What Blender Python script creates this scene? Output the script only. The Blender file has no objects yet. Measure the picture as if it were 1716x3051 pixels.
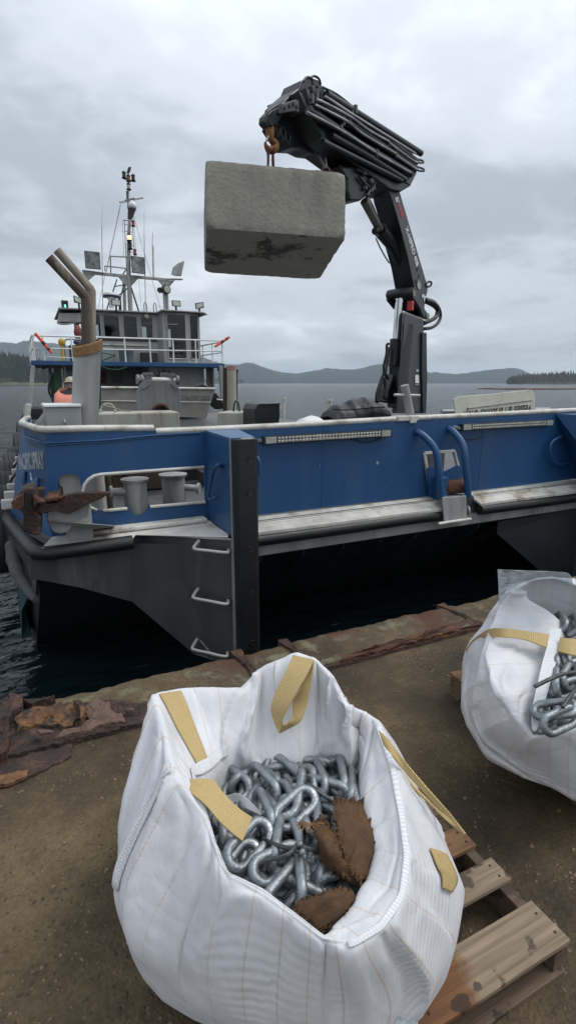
import bpy, bmesh, math, random
from mathutils import Vector, Matrix, Quaternion, noise
from mathutils.geometry import tessellate_polygon

scene = bpy.context.scene
COL = scene.collection
R = math.radians

# ------------------------------------------------------------------ camera
cam = bpy.data.cameras.new('camera')
cam.sensor_fit = 'VERTICAL'
cam.sensor_height = 24.0
cam.lens = 24.0 * 1600 / 3051
cam.clip_start = 0.05
cam.clip_end = 30000
camo = bpy.data.objects.new('camera', cam)
COL.objects.link(camo)
camo.location = (0, 0, 1.71)
camo.rotation_euler = (R(90 - 13.507), 0, R(-26.3))
scene.camera = camo

# ------------------------------------------------------------------ world: overcast sky over a Nishita base
SUN_EL, SUN_AZ = 58.0, 110.0      # compass-like: azimuth measured clockwise from +Y
world = bpy.data.worlds.new('World')
scene.world = world
world.use_nodes = True
nt = world.node_tree
nt.nodes.clear()
def wn(t, **kw):
    n = nt.nodes.new(t)
    for k, v in kw.items():
        setattr(n, k, v)
    return n
sky = wn('ShaderNodeTexSky', sky_type='NISHITA', sun_disc=False, sun_elevation=R(SUN_EL), sun_rotation=R(SUN_AZ))
tc = wn('ShaderNodeTexCoord')
sep = wn('ShaderNodeSeparateXYZ')
nt.links.new(tc.outputs['Generated'], sep.inputs[0])
def math_node(op, a, b=None, clamp=False):
    n = wn('ShaderNodeMath', operation=op, use_clamp=clamp)
    for i, x in enumerate((a, b)):
        if x is None:
            continue
        if isinstance(x, (int, float)):
            n.inputs[i].default_value = x
        else:
            nt.links.new(x, n.inputs[i])
    return n.outputs[0]
zc = math_node('MAXIMUM', sep.outputs['Z'], 0.0)
den = math_node('ADD', zc, 0.16)
comb = wn('ShaderNodeCombineXYZ')
nt.links.new(math_node('DIVIDE', sep.outputs['X'], den), comb.inputs[0])
nt.links.new(math_node('DIVIDE', sep.outputs['Y'], den), comb.inputs[1])
def cloud_noise(scale, detail, rough, off, dist=0.3):
    mp = wn('ShaderNodeMapping')
    mp.inputs['Location'].default_value = off
    nt.links.new(comb.outputs[0], mp.inputs[0])
    n = wn('ShaderNodeTexNoise')
    n.inputs['Scale'].default_value = scale
    n.inputs['Detail'].default_value = detail
    n.inputs['Roughness'].default_value = rough
    n.inputs['Distortion'].default_value = dist
    nt.links.new(mp.outputs[0], n.inputs['Vector'])
    return n.outputs['Fac']
n1 = cloud_noise(0.6, 6, 0.5, (9.3, 4.2, 0))
n2 = cloud_noise(2.6, 8, 0.6, (7.7, 2.2, 4))
mix = math_node('ADD', math_node('MULTIPLY', n1, 0.74), math_node('MULTIPLY', n2, 0.26))
ramp = wn('ShaderNodeValToRGB')
ramp.color_ramp.interpolation = 'EASE'
e = ramp.color_ramp.elements
e[0].position = 0.38; e[0].color = (0.36, 0.40, 0.455, 1)
e[1].position = 0.63; e[1].color = (0.76, 0.81, 0.85, 1)
m_ = e.new(0.49); m_.color = (0.54, 0.585, 0.635, 1)
nt.links.new(mix, ramp.inputs[0])
# an overcast dome: dimmer toward the horizon all round, brighter overhead
lum = wn('ShaderNodeMapRange')
lum.inputs['From Min'].default_value = 0.0; lum.inputs['From Max'].default_value = 1.0
lum.inputs['To Min'].default_value = 0.95; lum.inputs['To Max'].default_value = 1.9
nt.links.new(zc, lum.inputs['Value'])
cl = wn('ShaderNodeMix', data_type='RGBA', blend_type='MULTIPLY')
cl.inputs['Factor'].default_value = 1
nt.links.new(ramp.outputs[0], cl.inputs[6])
nt.links.new(lum.outputs[0], cl.inputs[7])
skym = wn('ShaderNodeMix', data_type='RGBA', blend_type='MULTIPLY')
skym.inputs['Factor'].default_value = 1
nt.links.new(sky.outputs[0], skym.inputs[6])
skym.inputs[7].default_value = (0.1, 0.1, 0.1, 1)
fin = wn('ShaderNodeMix', data_type='RGBA')
fin.inputs['Factor'].default_value = 0.95
nt.links.new(skym.outputs[2], fin.inputs[6])
nt.links.new(cl.outputs[2], fin.inputs[7])
bg = wn('ShaderNodeBackground')
bg.inputs['Strength'].default_value = 1.0
nt.links.new(fin.outputs[2], bg.inputs[0])
wo = wn('ShaderNodeOutputWorld')
nt.links.new(bg.outputs[0], wo.inputs[0])

sun = bpy.data.lights.new('sun', 'SUN')
sun.energy = 1.5
sun.angle = R(25)
sun.color = (1.0, 0.97, 0.93)
suno = bpy.data.objects.new('sun', sun)
COL.objects.link(suno)
sd = Vector((math.sin(R(SUN_AZ)) * math.cos(R(SUN_EL)), math.cos(R(SUN_AZ)) * math.cos(R(SUN_EL)), math.sin(R(SUN_EL))))
suno.rotation_euler = sd.to_track_quat('Z', 'Y').to_euler()
suno.location = (0, 0, 30)

scene.view_settings.view_transform = 'Standard'
scene.view_settings.look = 'None'
scene.view_settings.exposure = 0.2
scene.view_settings.gamma = 1.0
scene.view_settings.use_curve_mapping = False
scene.render.engine = 'CYCLES'
scene.cycles.max_bounces = 6
scene.cycles.transparent_max_bounces = 12

# ------------------------------------------------------------------ materials
MATS = {}
def mat(name, c1, c2=None, rough=0.6, metal=0.0, nscale=3.0, bump=0.15, bscale=40.0, c3=None, s3=1.2, t3=0.6, w3=0.12,
        rvar=0.15, streak=False, spec=0.5, detail=8):
    if name in MATS:
        return MATS[name]
    m = bpy.data.materials.new(name)
    m.use_nodes = True
    t = m.node_tree; t.nodes.clear()
    N = t.nodes.new; L = t.links.new
    out = N('ShaderNodeOutputMaterial'); b = N('ShaderNodeBsdfPrincipled')
    L(b.outputs[0], out.inputs[0])
    tcn = N('ShaderNodeTexCoord')
    vec = tcn.outputs['Object']
    if streak:
        mp = N('ShaderNodeMapping'); mp.inputs['Scale'].default_value = (1, 1, 0.18)
        L(vec, mp.inputs[0]); svec = mp.outputs[0]
    else:
        svec = vec
    c2 = c2 or tuple(x * 0.8 for x in c1)
    n = N('ShaderNodeTexNoise'); n.inputs['Scale'].default_value = nscale; n.inputs['Detail'].default_value = detail
    n.inputs['Roughness'].default_value = 0.62
    L(svec, n.inputs['Vector'])
    r = N('ShaderNodeValToRGB'); r.color_ramp.elements[0].position = 0.35; r.color_ramp.elements[1].position = 0.65
    r.color_ramp.elements[0].color = (*c2, 1); r.color_ramp.elements[1].color = (*c1, 1)
    L(n.outputs['Fac'], r.inputs[0])
    col = r.outputs[0]
    if c3:
        n3 = N('ShaderNodeTexNoise'); n3.inputs['Scale'].default_value = s3; n3.inputs['Detail'].default_value = 10
        n3.inputs['Roughness'].default_value = 0.68
        L(svec, n3.inputs['Vector'])
        r3 = N('ShaderNodeMapRange'); r3.inputs['From Min'].default_value = t3 - w3 / 2; r3.inputs['From Max'].default_value = t3 + w3 / 2
        L(n3.outputs['Fac'], r3.inputs['Value'])
        mx = N('ShaderNodeMix'); mx.data_type = 'RGBA'
        L(r3.outputs[0], mx.inputs['Factor']); L(col, mx.inputs[6]); mx.inputs[7].default_value = (*c3, 1)
        col = mx.outputs[2]
    L(col, b.inputs['Base Color'])
    rr = N('ShaderNodeMapRange'); rr.inputs['To Min'].default_value = max(0.03, rough - rvar); rr.inputs['To Max'].default_value = min(1, rough + rvar)
    L(n.outputs['Fac'], rr.inputs['Value']); L(rr.outputs[0], b.inputs['Roughness'])
    b.inputs['Metallic'].default_value = metal
    b.inputs['Specular IOR Level'].default_value = spec
    if bump > 0:
        nb = N('ShaderNodeTexNoise'); nb.inputs['Scale'].default_value = bscale; nb.inputs['Detail'].default_value = 6
        L(vec, nb.inputs['Vector'])
        bp = N('ShaderNodeBump'); bp.inputs['Strength'].default_value = bump; bp.inputs['Distance'].default_value = 0.02
        L(nb.outputs['Fac'], bp.inputs['Height']); L(bp.outputs[0], b.inputs['Normal'])
    MATS[name] = m
    return m

BLUE = mat('blue paint', (0.012, 0.068, 0.185), (0.0095, 0.053, 0.145), 0.42, 0, 1.1, 0.10, 5, (0.022, 0.068, 0.15), 2.2, 0.60, 0.2, streak=True)
ALU = mat('bare aluminium', (0.36, 0.36, 0.35), (0.24, 0.24, 0.235), 0.5, 0.25, 4, 0.1, 50, (0.13, 0.125, 0.115), 2.2, 0.62, 0.16, streak=True)
ALUW = mat('worn white aluminium', (0.58, 0.565, 0.52), (0.40, 0.385, 0.35), 0.55, 0.1, 3.5, 0.3, 30, (0.22, 0.17, 0.12), 2.6, 0.60, 0.14)
HULLG = mat('grey hull plate', (0.072, 0.074, 0.075), (0.05, 0.052, 0.053), 0.45, 0.2, 2.5, 0.1, 25, (0.12, 0.12, 0.115), 3, 0.64, 0.14, streak=True)
HULLD = mat('shade toned hull', (0.012, 0.018, 0.022), (0.006, 0.01, 0.013), 0.6, 0, 2, 0.1, 20)  # near-black colour paints in the shade under the bow
TEAL = mat('antifouling teal', (0.012, 0.06, 0.075), (0.02, 0.045, 0.05), 0.6, 0, 4, 0.1, 20)
RUBB = mat('black rubber', (0.009, 0.009, 0.0095), (0.006, 0.006, 0.0065), 0.5, 0, 4, 0.15, 40)
TYRE = mat('tyre rubber', (0.024, 0.025, 0.027), (0.014, 0.015, 0.016), 0.7, 0, 6, 0.2, 60)
RUST = mat('rusty steel', (0.10, 0.036, 0.017), (0.045, 0.02, 0.013), 0.8, 0.1, 6, 0.5, 40, (0.20, 0.085, 0.03), 4, 0.62, 0.1)
RUSTD = mat('dark rusty steel', (0.050, 0.024, 0.016), (0.018, 0.012, 0.010), 0.8, 0.1, 9, 0.5, 40, (0.16, 0.06, 0.022), 5, 0.60, 0.12)
RPIPE = mat('brown exhaust pipe', (0.10, 0.07, 0.05), (0.065, 0.046, 0.036), 0.75, 0.1, 6, 0.2, 50, (0.30, 0.26, 0.20), 5, 0.60, 0.12, streak=True)
RPIPE2 = mat('weathered exhaust pipe', (0.32, 0.29, 0.235), (0.21, 0.18, 0.135), 0.75, 0.1, 9, 0.2, 50, (0.12, 0.08, 0.05), 7, 0.60, 0.12, streak=True)
CONC = mat('cast concrete', (0.42, 0.41, 0.35), (0.31, 0.30, 0.255), 0.9, 0, 5, 0.5, 45, (0.20, 0.18, 0.14), 2.5, 0.60, 0.14, streak=True)
CRANE = mat('dark crane paint', (0.014, 0.015, 0.019), (0.010, 0.011, 0.014), 0.42, 0, 3, 0.05, 25)
CRANE2 = mat('grey crane paint', (0.062, 0.065, 0.076), (0.048, 0.051, 0.06), 0.5, 0, 4, 0.05, 25)
CHROME = mat('chromed rod', (0.62, 0.63, 0.65), (0.5, 0.5, 0.52), 0.18, 1.0, 3, 0, rvar=0.06)
HOSE = mat('black hose', (0.013, 0.013, 0.014), (0.01, 0.01, 0.01), 0.5, 0, 6, 0.1)
PIPEL = mat('steel hydraulic pipe', (0.40, 0.41, 0.43), (0.24, 0.25, 0.27), 0.35, 0.4, 6, 0)
GALV = mat('galvanised steel', (0.30, 0.322, 0.338), (0.15, 0.166, 0.18), 0.44, 0.7, 20, 0.22, 110, (0.55, 0.57, 0.58), 24, 0.66, 0.08)
WHITE = mat('white paint', (0.74, 0.74, 0.72), (0.62, 0.62, 0.6), 0.45, 0, 6, 0.05)
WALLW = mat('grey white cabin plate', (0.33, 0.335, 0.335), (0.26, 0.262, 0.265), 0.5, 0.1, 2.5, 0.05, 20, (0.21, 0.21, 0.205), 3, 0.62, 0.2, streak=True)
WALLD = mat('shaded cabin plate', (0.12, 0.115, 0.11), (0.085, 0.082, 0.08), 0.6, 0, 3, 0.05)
BLACK = mat('black plastic', (0.012, 0.012, 0.014), (0.009, 0.009, 0.01), 0.4, 0, 6, 0.05)
TARP = mat('black tarpaulin', (0.012, 0.013, 0.016), (0.008, 0.009, 0.011), 0.42, 0, 4, 0.1, 30)
LENS = mat('lamp lens', (0.44, 0.44, 0.39), (0.28, 0.28, 0.25), 0.2, 0.2, 12, 0.2, 90)
NAVY = mat('navy print', (0.015, 0.02, 0.07), (0.012, 0.016, 0.055), 0.5, 0, 5, 0)
ORANGE = mat('fluorescent orange', (0.85, 0.09, 0.045), (0.7, 0.07, 0.035), 0.5, 0, 6, 0)
YELL = mat('yellow paint', (0.55, 0.36, 0.02), (0.4, 0.26, 0.02), 0.55, 0, 6, 0)
REDM = mat('red plastic', (0.55, 0.045, 0.04), (0.42, 0.03, 0.03), 0.4, 0, 6, 0)
HOOKM = mat('worn yellow steel', (0.30, 0.14, 0.035), (0.13, 0.055, 0.02), 0.6, 0.3, 18, 0.2, 60)
SLING = mat('red sling webbing', (0.13, 0.018, 0.02), (0.08, 0.014, 0.016), 0.85, 0, 30, 0.2, 120)
ROPEG = mat('green rope', (0.03, 0.11, 0.05), (0.02, 0.07, 0.035), 0.85, 0, 20, 0.2)
ROPEW = mat('grey rope', (0.34, 0.33, 0.29), (0.25, 0.24, 0.21), 0.85, 0, 20, 0.2)
WIRE = mat('wire rope', (0.10, 0.105, 0.11), (0.055, 0.058, 0.06), 0.45, 0.7, 60, 0.3, 200)
DECKM = mat('worn deck', (0.15, 0.13, 0.10), (0.09, 0.08, 0.07), 0.7, 0.1, 4, 0.2, 30, (0.25, 0.23, 0.2), 3, 0.6, 0.15)
SIGNM = mat('dirty white board', (0.60, 0.585, 0.50), (0.47, 0.455, 0.38), 0.55, 0, 6, 0.05, 30, (0.30, 0.27, 0.20), 11, 0.66, 0.06)
INK = mat('black lettering', (0.012, 0.012, 0.012), (0.02, 0.018, 0.015), 0.6, 0, 6, 0)
BURLAP = mat('brown burlap', (0.105, 0.052, 0.02), (0.06, 0.029, 0.012), 0.95, 0, 30, 0.35, 260, (0.035, 0.019, 0.010), 9, 0.60, 0.2)
VEST = mat('orange vest', (0.62, 0.22, 0.15), (0.48, 0.16, 0.11), 0.8, 0, 9, 0.1)
CLOTH = mat('dark work clothes', (0.016, 0.018, 0.025), (0.012, 0.013, 0.018), 0.9, 0, 9, 0.1)
HAT = mat('tan hard hat', (0.42, 0.36, 0.24), (0.34, 0.29, 0.2), 0.45, 0, 9, 0)
SKIN = mat('skin', (0.42, 0.23, 0.16), (0.36, 0.19, 0.13), 0.6, 0, 9, 0)
BEIGE = mat('faded olive canvas', (0.20, 0.2, 0.14), (0.15, 0.15, 0.1), 0.8, 0, 9, 0.1)
BROWNP = mat('brown painted steel', (0.05, 0.03, 0.02), (0.035, 0.02, 0.015), 0.6, 0, 5, 0.1)

def glass_mat():
    m = bpy.data.materials.new('cabin glass'); m.use_nodes = True
    t = m.node_tree; t.nodes.clear()
    o = t.nodes.new('ShaderNodeOutputMaterial'); mx = t.nodes.new('ShaderNodeMixShader')
    tr = t.nodes.new('ShaderNodeBsdfTransparent'); tr.inputs[0].default_value = (0.62, 0.66, 0.66, 1)
    gl = t.nodes.new('ShaderNodeBsdfGlossy'); gl.inputs['Roughness'].default_value = 0.04
    fr = t.nodes.new('ShaderNodeFresnel'); fr.inputs[0].default_value = 1.5
    t.links.new(fr.outputs[0], mx.inputs[0]); t.links.new(tr.outputs[0], mx.inputs[1]); t.links.new(gl.outputs[0], mx.inputs[2])
    t.links.new(mx.outputs[0], o.inputs[0])
    return m
GLASS = glass_mat()
def film_mat():
    m = bpy.data.materials.new('clear plastic film'); m.use_nodes = True
    t = m.node_tree; t.nodes.clear()
    o = t.nodes.new('ShaderNodeOutputMaterial'); mx = t.nodes.new('ShaderNodeMixShader')
    tr = t.nodes.new('ShaderNodeBsdfTransparent'); tr.inputs[0].default_value = (0.9, 0.93, 0.95, 1)
    p = t.nodes.new('ShaderNodeBsdfPrincipled'); p.inputs['Base Color'].default_value = (0.62, 0.67, 0.70, 1); p.inputs['Roughness'].default_value = 0.2
    n = t.nodes.new('ShaderNodeTexNoise'); n.inputs['Scale'].default_value = 9; n.inputs['Detail'].default_value = 5
    mr = t.nodes.new('ShaderNodeMapRange'); mr.inputs['To Min'].default_value = 0.2; mr.inputs['To Max'].default_value = 0.75
    mr.inputs['From Min'].default_value = 0.3; mr.inputs['From Max'].default_value = 0.7
    bp = t.nodes.new('ShaderNodeBump'); bp.inputs['Strength'].default_value = 0.5; bp.inputs['Distance'].default_value = 0.02
    t.links.new(n.outputs['Fac'], mr.inputs['Value']); t.links.new(mr.outputs[0], mx.inputs[0])
    t.links.new(n.outputs['Fac'], bp.inputs['Height']); t.links.new(bp.outputs[0], p.inputs['Normal'])
    t.links.new(tr.outputs[0], mx.inputs[1]); t.links.new(p.outputs[0], mx.inputs[2]); t.links.new(mx.outputs[0], o.inputs[0])
    return m
FILM = film_mat()
def lamp_mat(name, col, st):
    m = bpy.data.materials.new(name); m.use_nodes = True
    b = m.node_tree.nodes['Principled BSDF']
    b.inputs['Base Color'].default_value = (*col, 1)
    b.inputs['Emission Color'].default_value = (*col, 1); b.inputs['Emission Strength'].default_value = st
    return m
WARM = lamp_mat('lit masthead lamp', (1.0, 0.62, 0.25), 2.0)
GREENL = lamp_mat('lit green sidelight', (0.25, 0.9, 0.7), 0.9)

# ------------------------------------------------------------------ geometry helpers
BASE = {}
SPLIT = {'side_handhold', 'end_reflector', 'lamp_cable', 'stair_side', 'yard_leg', 'crown_lug', 'machinery_box', 'deck_crate', 'wheelhouse_interior', 'mast_brace', 'deck_support', 'side_plate', 'window_bundle', 'wire_clip', 'outboard_bracket', 'emblem_figures', 'support_column', 'side_frame', 'dome_stand', 'folded_frame', 'stay_wire', 'lamp_bracket', 'small_label', 'cylinder_line', 'bracing_bar', 'cowl_stripe', 'jib_end_plate', 'line', 'deck_ledge'}
def islands(nv, faces):
    par = list(range(nv))
    def f(i):
        while par[i] != i:
            par[i] = par[par[i]]; i = par[i]
        return i
    for q in faces:
        a = f(q[0])
        for k in q[1:]: par[f(k)] = a
    d = {}
    for q in faces: d.setdefault(f(q[0]), []).append(q)
    return list(d.values())
class MB:
    """collects simple shapes in world coordinates and links them as one mesh object"""
    def __init__(s):
        s.v = []; s.f = []; s.uv = None
    def add(s, vs, fs):
        o = len(s.v)
        s.v += [tuple(v) for v in vs]
        s.f += [tuple(i + o for i in f) for f in fs]
        return s
    def box(s, x0, x1, y0, y1, z0, z1):
        return s.add([(x0, y0, z0), (x1, y0, z0), (x1, y1, z0), (x0, y1, z0), (x0, y0, z1), (x1, y0, z1), (x1, y1, z1), (x0, y1, z1)],
                     [(0, 3, 2, 1), (4, 5, 6, 7), (0, 1, 5, 4), (1, 2, 6, 5), (2, 3, 7, 6), (3, 0, 4, 7)])
    def hexa(s, a, b):
        """two quads a (front) and b (back) of 4 points in the same order"""
        return s.add(list(a) + list(b), [(0, 1, 2, 3), (7, 6, 5, 4), (0, 4, 5, 1), (1, 5, 6, 2), (2, 6, 7, 3), (3, 7, 4, 0)])
    def prism(s, pts, ext, holes=()):
        """polygon (with holes) swept along ext"""
        ext = Vector(ext)
        loops = [[Vector(p) for p in pts]] + [[Vector(p) for p in h] for h in holes]
        allv = [p for l in loops for p in l]
        n = len(allv)
        tris = tessellate_polygon(loops)
        fs = [tuple(t) for t in tris] + [tuple(i + n for i in reversed(t)) for t in tris]
        k = 0
        for l in loops:
            m = len(l)
            for i in range(m):
                j = (i + 1) % m
                fs.append((k + i, k + j, k + j + n, k + i + n))
            k += m
        return s.add(allv + [p + ext for p in allv], fs)
    def bar(s, p, q, w, h=None, up=(0, 0, 1)):
        """rectangular bar from p to q"""
        h = h or w
        p = Vector(p); q = Vector(q); d = (q - p).normalized(); up = Vector(up)
        if abs(d.dot(up)) > 0.98:
            up = Vector((0, 1, 0))
        x = d.cross(up).normalized() * (w / 2); y = x.cross(d).normalized() * (h / 2)
        return s.hexa([p - x - y, p + x - y, p + x + y, p - x + y], [q - x - y, q + x - y, q + x + y, q - x + y])
    def tube(s, pts, r, n=10, caps=True, closed=False):
        pts = [Vector(p) for p in pts]
        rs = r if isinstance(r, (list, tuple)) else [r] * len(pts)
        m = len(pts)
        prev = None; vs = []
        for i, p in enumerate(pts):
            if closed:
                d = (pts[(i + 1) % m] - pts[i - 1])
            else:
                d = (pts[min(i + 1, m - 1)] - pts[max(i - 1, 0)])
            d = d.normalized() if d.length > 1e-9 else Vector((0, 0, 1))
            if prev is None:
                a = Vector((0, 0, 1)) if abs(d.z) < 0.9 else Vector((1, 0, 0))
                x = d.cross(a).normalized()
            else:
                x = (prev - d * prev.dot(d))
                x = x.normalized() if x.length > 1e-6 else d.orthogonal().normalized()
            prev = x; y = d.cross(x)
            for k in range(n):
                t = 2 * math.pi * k / n
                vs.append(p + (x * math.cos(t) + y * math.sin(t)) * rs[i])
        fs = []
        for i in range(m if closed else m - 1):
            a = i * n; b = ((i + 1) % m) * n
            for k in range(n):
                k2 = (k + 1) % n
                fs.append((a + k, a + k2, b + k2, b + k))
        if caps and not closed:
            fs.append(tuple(range(n - 1, -1, -1))); fs.append(tuple(range((m - 1) * n, m * n)))
        return s.add(vs, fs)
    def cyl(s, p, q, r, n=16, r2=None):
        return s.tube([p, q], [r, r if r2 is None else r2], n)
    def lathe(s, c, prof, n=20, axis=(0, 0, 1)):
        """profile of (radius, height) turned about an axis through c"""
        ax = Vector(axis).normalized(); c = Vector(c)
        x = ax.orthogonal().normalized(); y = ax.cross(x)
        vs = []
        for (r, h) in prof:
            for k in range(n):
                t = 2 * math.pi * k / n
                vs.append(c + ax * h + (x * math.cos(t) + y * math.sin(t)) * r)
        fs = []
        for i in range(len(prof) - 1):
            for k in range(n):
                k2 = (k + 1) % n
                fs.append((i * n + k, i * n + k2, (i + 1) * n + k2, (i + 1) * n + k))
        fs.append(tuple(range(n - 1, -1, -1))); fs.append(tuple(range((len(prof) - 1) * n, len(prof) * n)))
        return s.add(vs, fs)
    def ball(s, c, rx, ry=None, rz=None, n=10):
        ry = ry or rx; rz = rz or rx
        vs = []; fs = []
        c = Vector(c)
        for i in range(n + 1):
            ph = math.pi * i / n
            for k in range(2 * n):
                t = math.pi * k / n
                vs.append((c.x + rx * math.sin(ph) * math.cos(t), c.y + ry * math.sin(ph) * math.sin(t), c.z + rz * math.cos(ph)))
        for i in range(n):
            for k in range(2 * n):
                k2 = (k + 1) % (2 * n)
                fs.append((i * 2 * n + k, (i + 1) * 2 * n + k, (i + 1) * 2 * n + k2, i * 2 * n + k2))
        return s.add(vs, fs)
    def build(s, name, m, parent=None, bevel=0.0, smooth=False, seg=2):
        if name in SPLIT and parent and not s.uv:
            isl = islands(len(s.v), s.f)
            if len(isl) > 1:
                o = None
                for fs in isl:
                    ids = sorted({i for q in fs for i in q}); mp = {i: k for k, i in enumerate(ids)}
                    c = MB(); c.v = [s.v[i] for i in ids]; c.f = [tuple(mp[i] for i in q) for q in fs]
                    x = c.build(name, m, parent, bevel, smooth, seg); o = o or x
                return o
        loc = BASE.get(parent.name, Vector((0, 0, 0))) if parent else None
        if loc is None:
            xs = [v[0] for v in s.v]; ys = [v[1] for v in s.v]; zs = [v[2] for v in s.v]
            loc = Vector(((min(xs) + max(xs)) / 2, (min(ys) + max(ys)) / 2, min(zs)))
        me = bpy.data.meshes.new(name)
        me.from_pydata([(v[0] - loc.x, v[1] - loc.y, v[2] - loc.z) for v in s.v], [], s.f)
        if s.uv:
            ul = me.uv_layers.new(name='UVMap')
            for lp in me.loops:
                ul.data[lp.index].uv = s.uv[lp.vertex_index]
        bm = bmesh.new(); bm.from_mesh(me); bmesh.ops.recalc_face_normals(bm, faces=bm.faces); bm.to_mesh(me); bm.free()
        if isinstance(m, (list, tuple)):
            for mm in m:
                me.materials.append(mm)
        else:
            me.materials.append(m)
        if smooth:
            me.polygons.foreach_set('use_smooth', [True] * len(me.polygons))
            me.set_sharp_from_angle(angle=R(50))
        o = bpy.data.objects.new(name, me)
        COL.objects.link(o)
        if parent:
            o.parent = parent
        else:
            o.location = loc
        BASE[o.name] = loc
        if bevel > 0:
            bv = o.modifiers.new('bevel', 'BEVEL'); bv.width = bevel; bv.segments = seg; bv.limit_method = 'ANGLE'; bv.angle_limit = R(40)
        return o

def tag(o, label=None, cat=None, group=None, kind=None):
    if label: o['label'] = label
    if cat: o['category'] = cat
    if group: o['group'] = group
    if kind: o['kind'] = kind
    return o
def thing(name, label, cat, loc, group=None):
    o = bpy.data.objects.new(name, None)
    COL.objects.link(o)
    o.location = loc
    o.empty_display_size = 0.2
    BASE[o.name] = Vector(loc)
    return tag(o, label, cat, group)
def copy_tree(o, parent=None):
    c = o.copy(); COL.objects.link(c)
    if parent: c.parent = parent
    for ch in list(o.children):
        copy_tree(ch, c)
    return c

def lerp(a, b, t):
    return tuple(x + (y - x) * t for x, y in zip(a, b))
def crom(p, t, closed=False):
    """Catmull-Rom through points p at parameter t (0..len-1, or 0..len when closed)"""
    n = len(p)
    i = int(math.floor(t)); f = t - i
    if closed:
        q = [Vector(p[(i + k) % n]) for k in (-1, 0, 1, 2)]
    else:
        if i >= n - 1: i = n - 2; f = 1.0
        q = [Vector(p[min(max(i + k, 0), n - 1)]) for k in (-1, 0, 1, 2)]
    return 0.5 * ((2 * q[1]) + (q[2] - q[0]) * f + (2 * q[0] - 5 * q[1] + 4 * q[2] - q[3]) * f * f + (3 * q[1] - q[0] - 3 * q[2] + q[3]) * f ** 3)
def spline(p, n, closed=False):
    m = len(p) if closed else len(p) - 1
    return [crom(p, m * k / n, closed) for k in range(n if closed else n + 1)]
def ribbon(mb, A, B, thick=0.006, n=24, m=4):
    """a woven band between two edge curves"""
    a = spline(A, n); b = spline(B, n)
    top = []
    for i in range(n + 1):
        for j in range(m + 1):
            top.append(a[i].lerp(b[i], j / m))
    nor = []
    w = m + 1
    for i in range(n + 1):
        for j in range(w):
            du = top[min(i + 1, n) * w + j] - top[max(i - 1, 0) * w + j]
            dv = b[i] - a[i]
            k = du.cross(dv)
            nor.append(k.normalized() if k.length > 1e-9 else Vector((0, 0, 1)))
    vs = [p + k * thick / 2 for p, k in zip(top, nor)] + [p - k * thick / 2 for p, k in zip(top, nor)]
    o = len(top); fs = []
    for i in range(n):
        for j in range(m):
            q = (i * w + j, i * w + j + 1, (i + 1) * w + j + 1, (i + 1) * w + j)
            fs.append(q); fs.append(tuple(x + o for x in reversed(q)))
    for i in range(n):
        for j in (0, m):
            q = (i * w + j, (i + 1) * w + j, (i + 1) * w + j + o, i * w + j + o)
            fs.append(q)
    for i in (0, n):
        for j in range(m):
            q = (i * w + j, i * w + j + 1, i * w + j + 1 + o, i * w + j + o)
            fs.append(q)
    base = len(mb.v)
    if mb.uv is None: mb.uv = [(0, 0)] * base
    mb.uv += [(j / m, i / n) for _ in (0, 1) for i in range(n + 1) for j in range(w)]
    return mb.add(vs, fs)
DG = None
def text(body, origin, udir, vdir, width, height, m, parent, name='lettering', off=0.003, outline=0.0, space=1.0, bold=0.0):
    cu = bpy.data.curves.new('text', 'FONT')
    cu.body = body; cu.resolution_u = 3; cu.space_character = space
    if outline:
        cu.fill_mode = 'NONE'; cu.bevel_depth = outline; cu.bevel_resolution = 0
    else:
        cu.offset = bold
    o = bpy.data.objects.new('text', cu); COL.objects.link(o)
    bpy.context.view_layer.update()
    me = bpy.data.meshes.new_from_object(o.evaluated_get(bpy.context.evaluated_depsgraph_get()))
    bpy.data.objects.remove(o)
    xs = [v.co.x for v in me.vertices]; ys = [v.co.y for v in me.vertices]
    x0, x1, y0, y1 = min(xs), max(xs), min(ys), max(ys)
    u = Vector(udir).normalized(); v = Vector(vdir).normalized(); nn = u.cross(v).normalized(); og = Vector(origin)
    mb = MB()
    vs = [og + u * ((p.co.x - x0) / (x1 - x0) * width) + v * ((p.co.y - y0) / (y1 - y0) * height) + nn * off for p in me.vertices]
    fs = [tuple(p.vertices) for p in me.polygons]
    mb.add(vs, fs)
    bpy.data.meshes.remove(me)
    return mb.build(name, m, parent)
def rrect(o, u, v, w, h, r, n=5):
    """rounded rectangle loop with lower-left corner o, axes u and v"""
    o = Vector(o); u = Vector(u).normalized(); v = Vector(v).normalized()
    pts = []
    for (cx, cy, a0) in ((w - r, r, -90), (w - r, h - r, 0), (r, h - r, 90), (r, r, 180)):
        for k in range(n + 1):
            a = R(a0 + 90 * k / n)
            pts.append(o + u * (cx + r * math.cos(a)) + v * (cy + r * math.sin(a)))
    return pts

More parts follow.
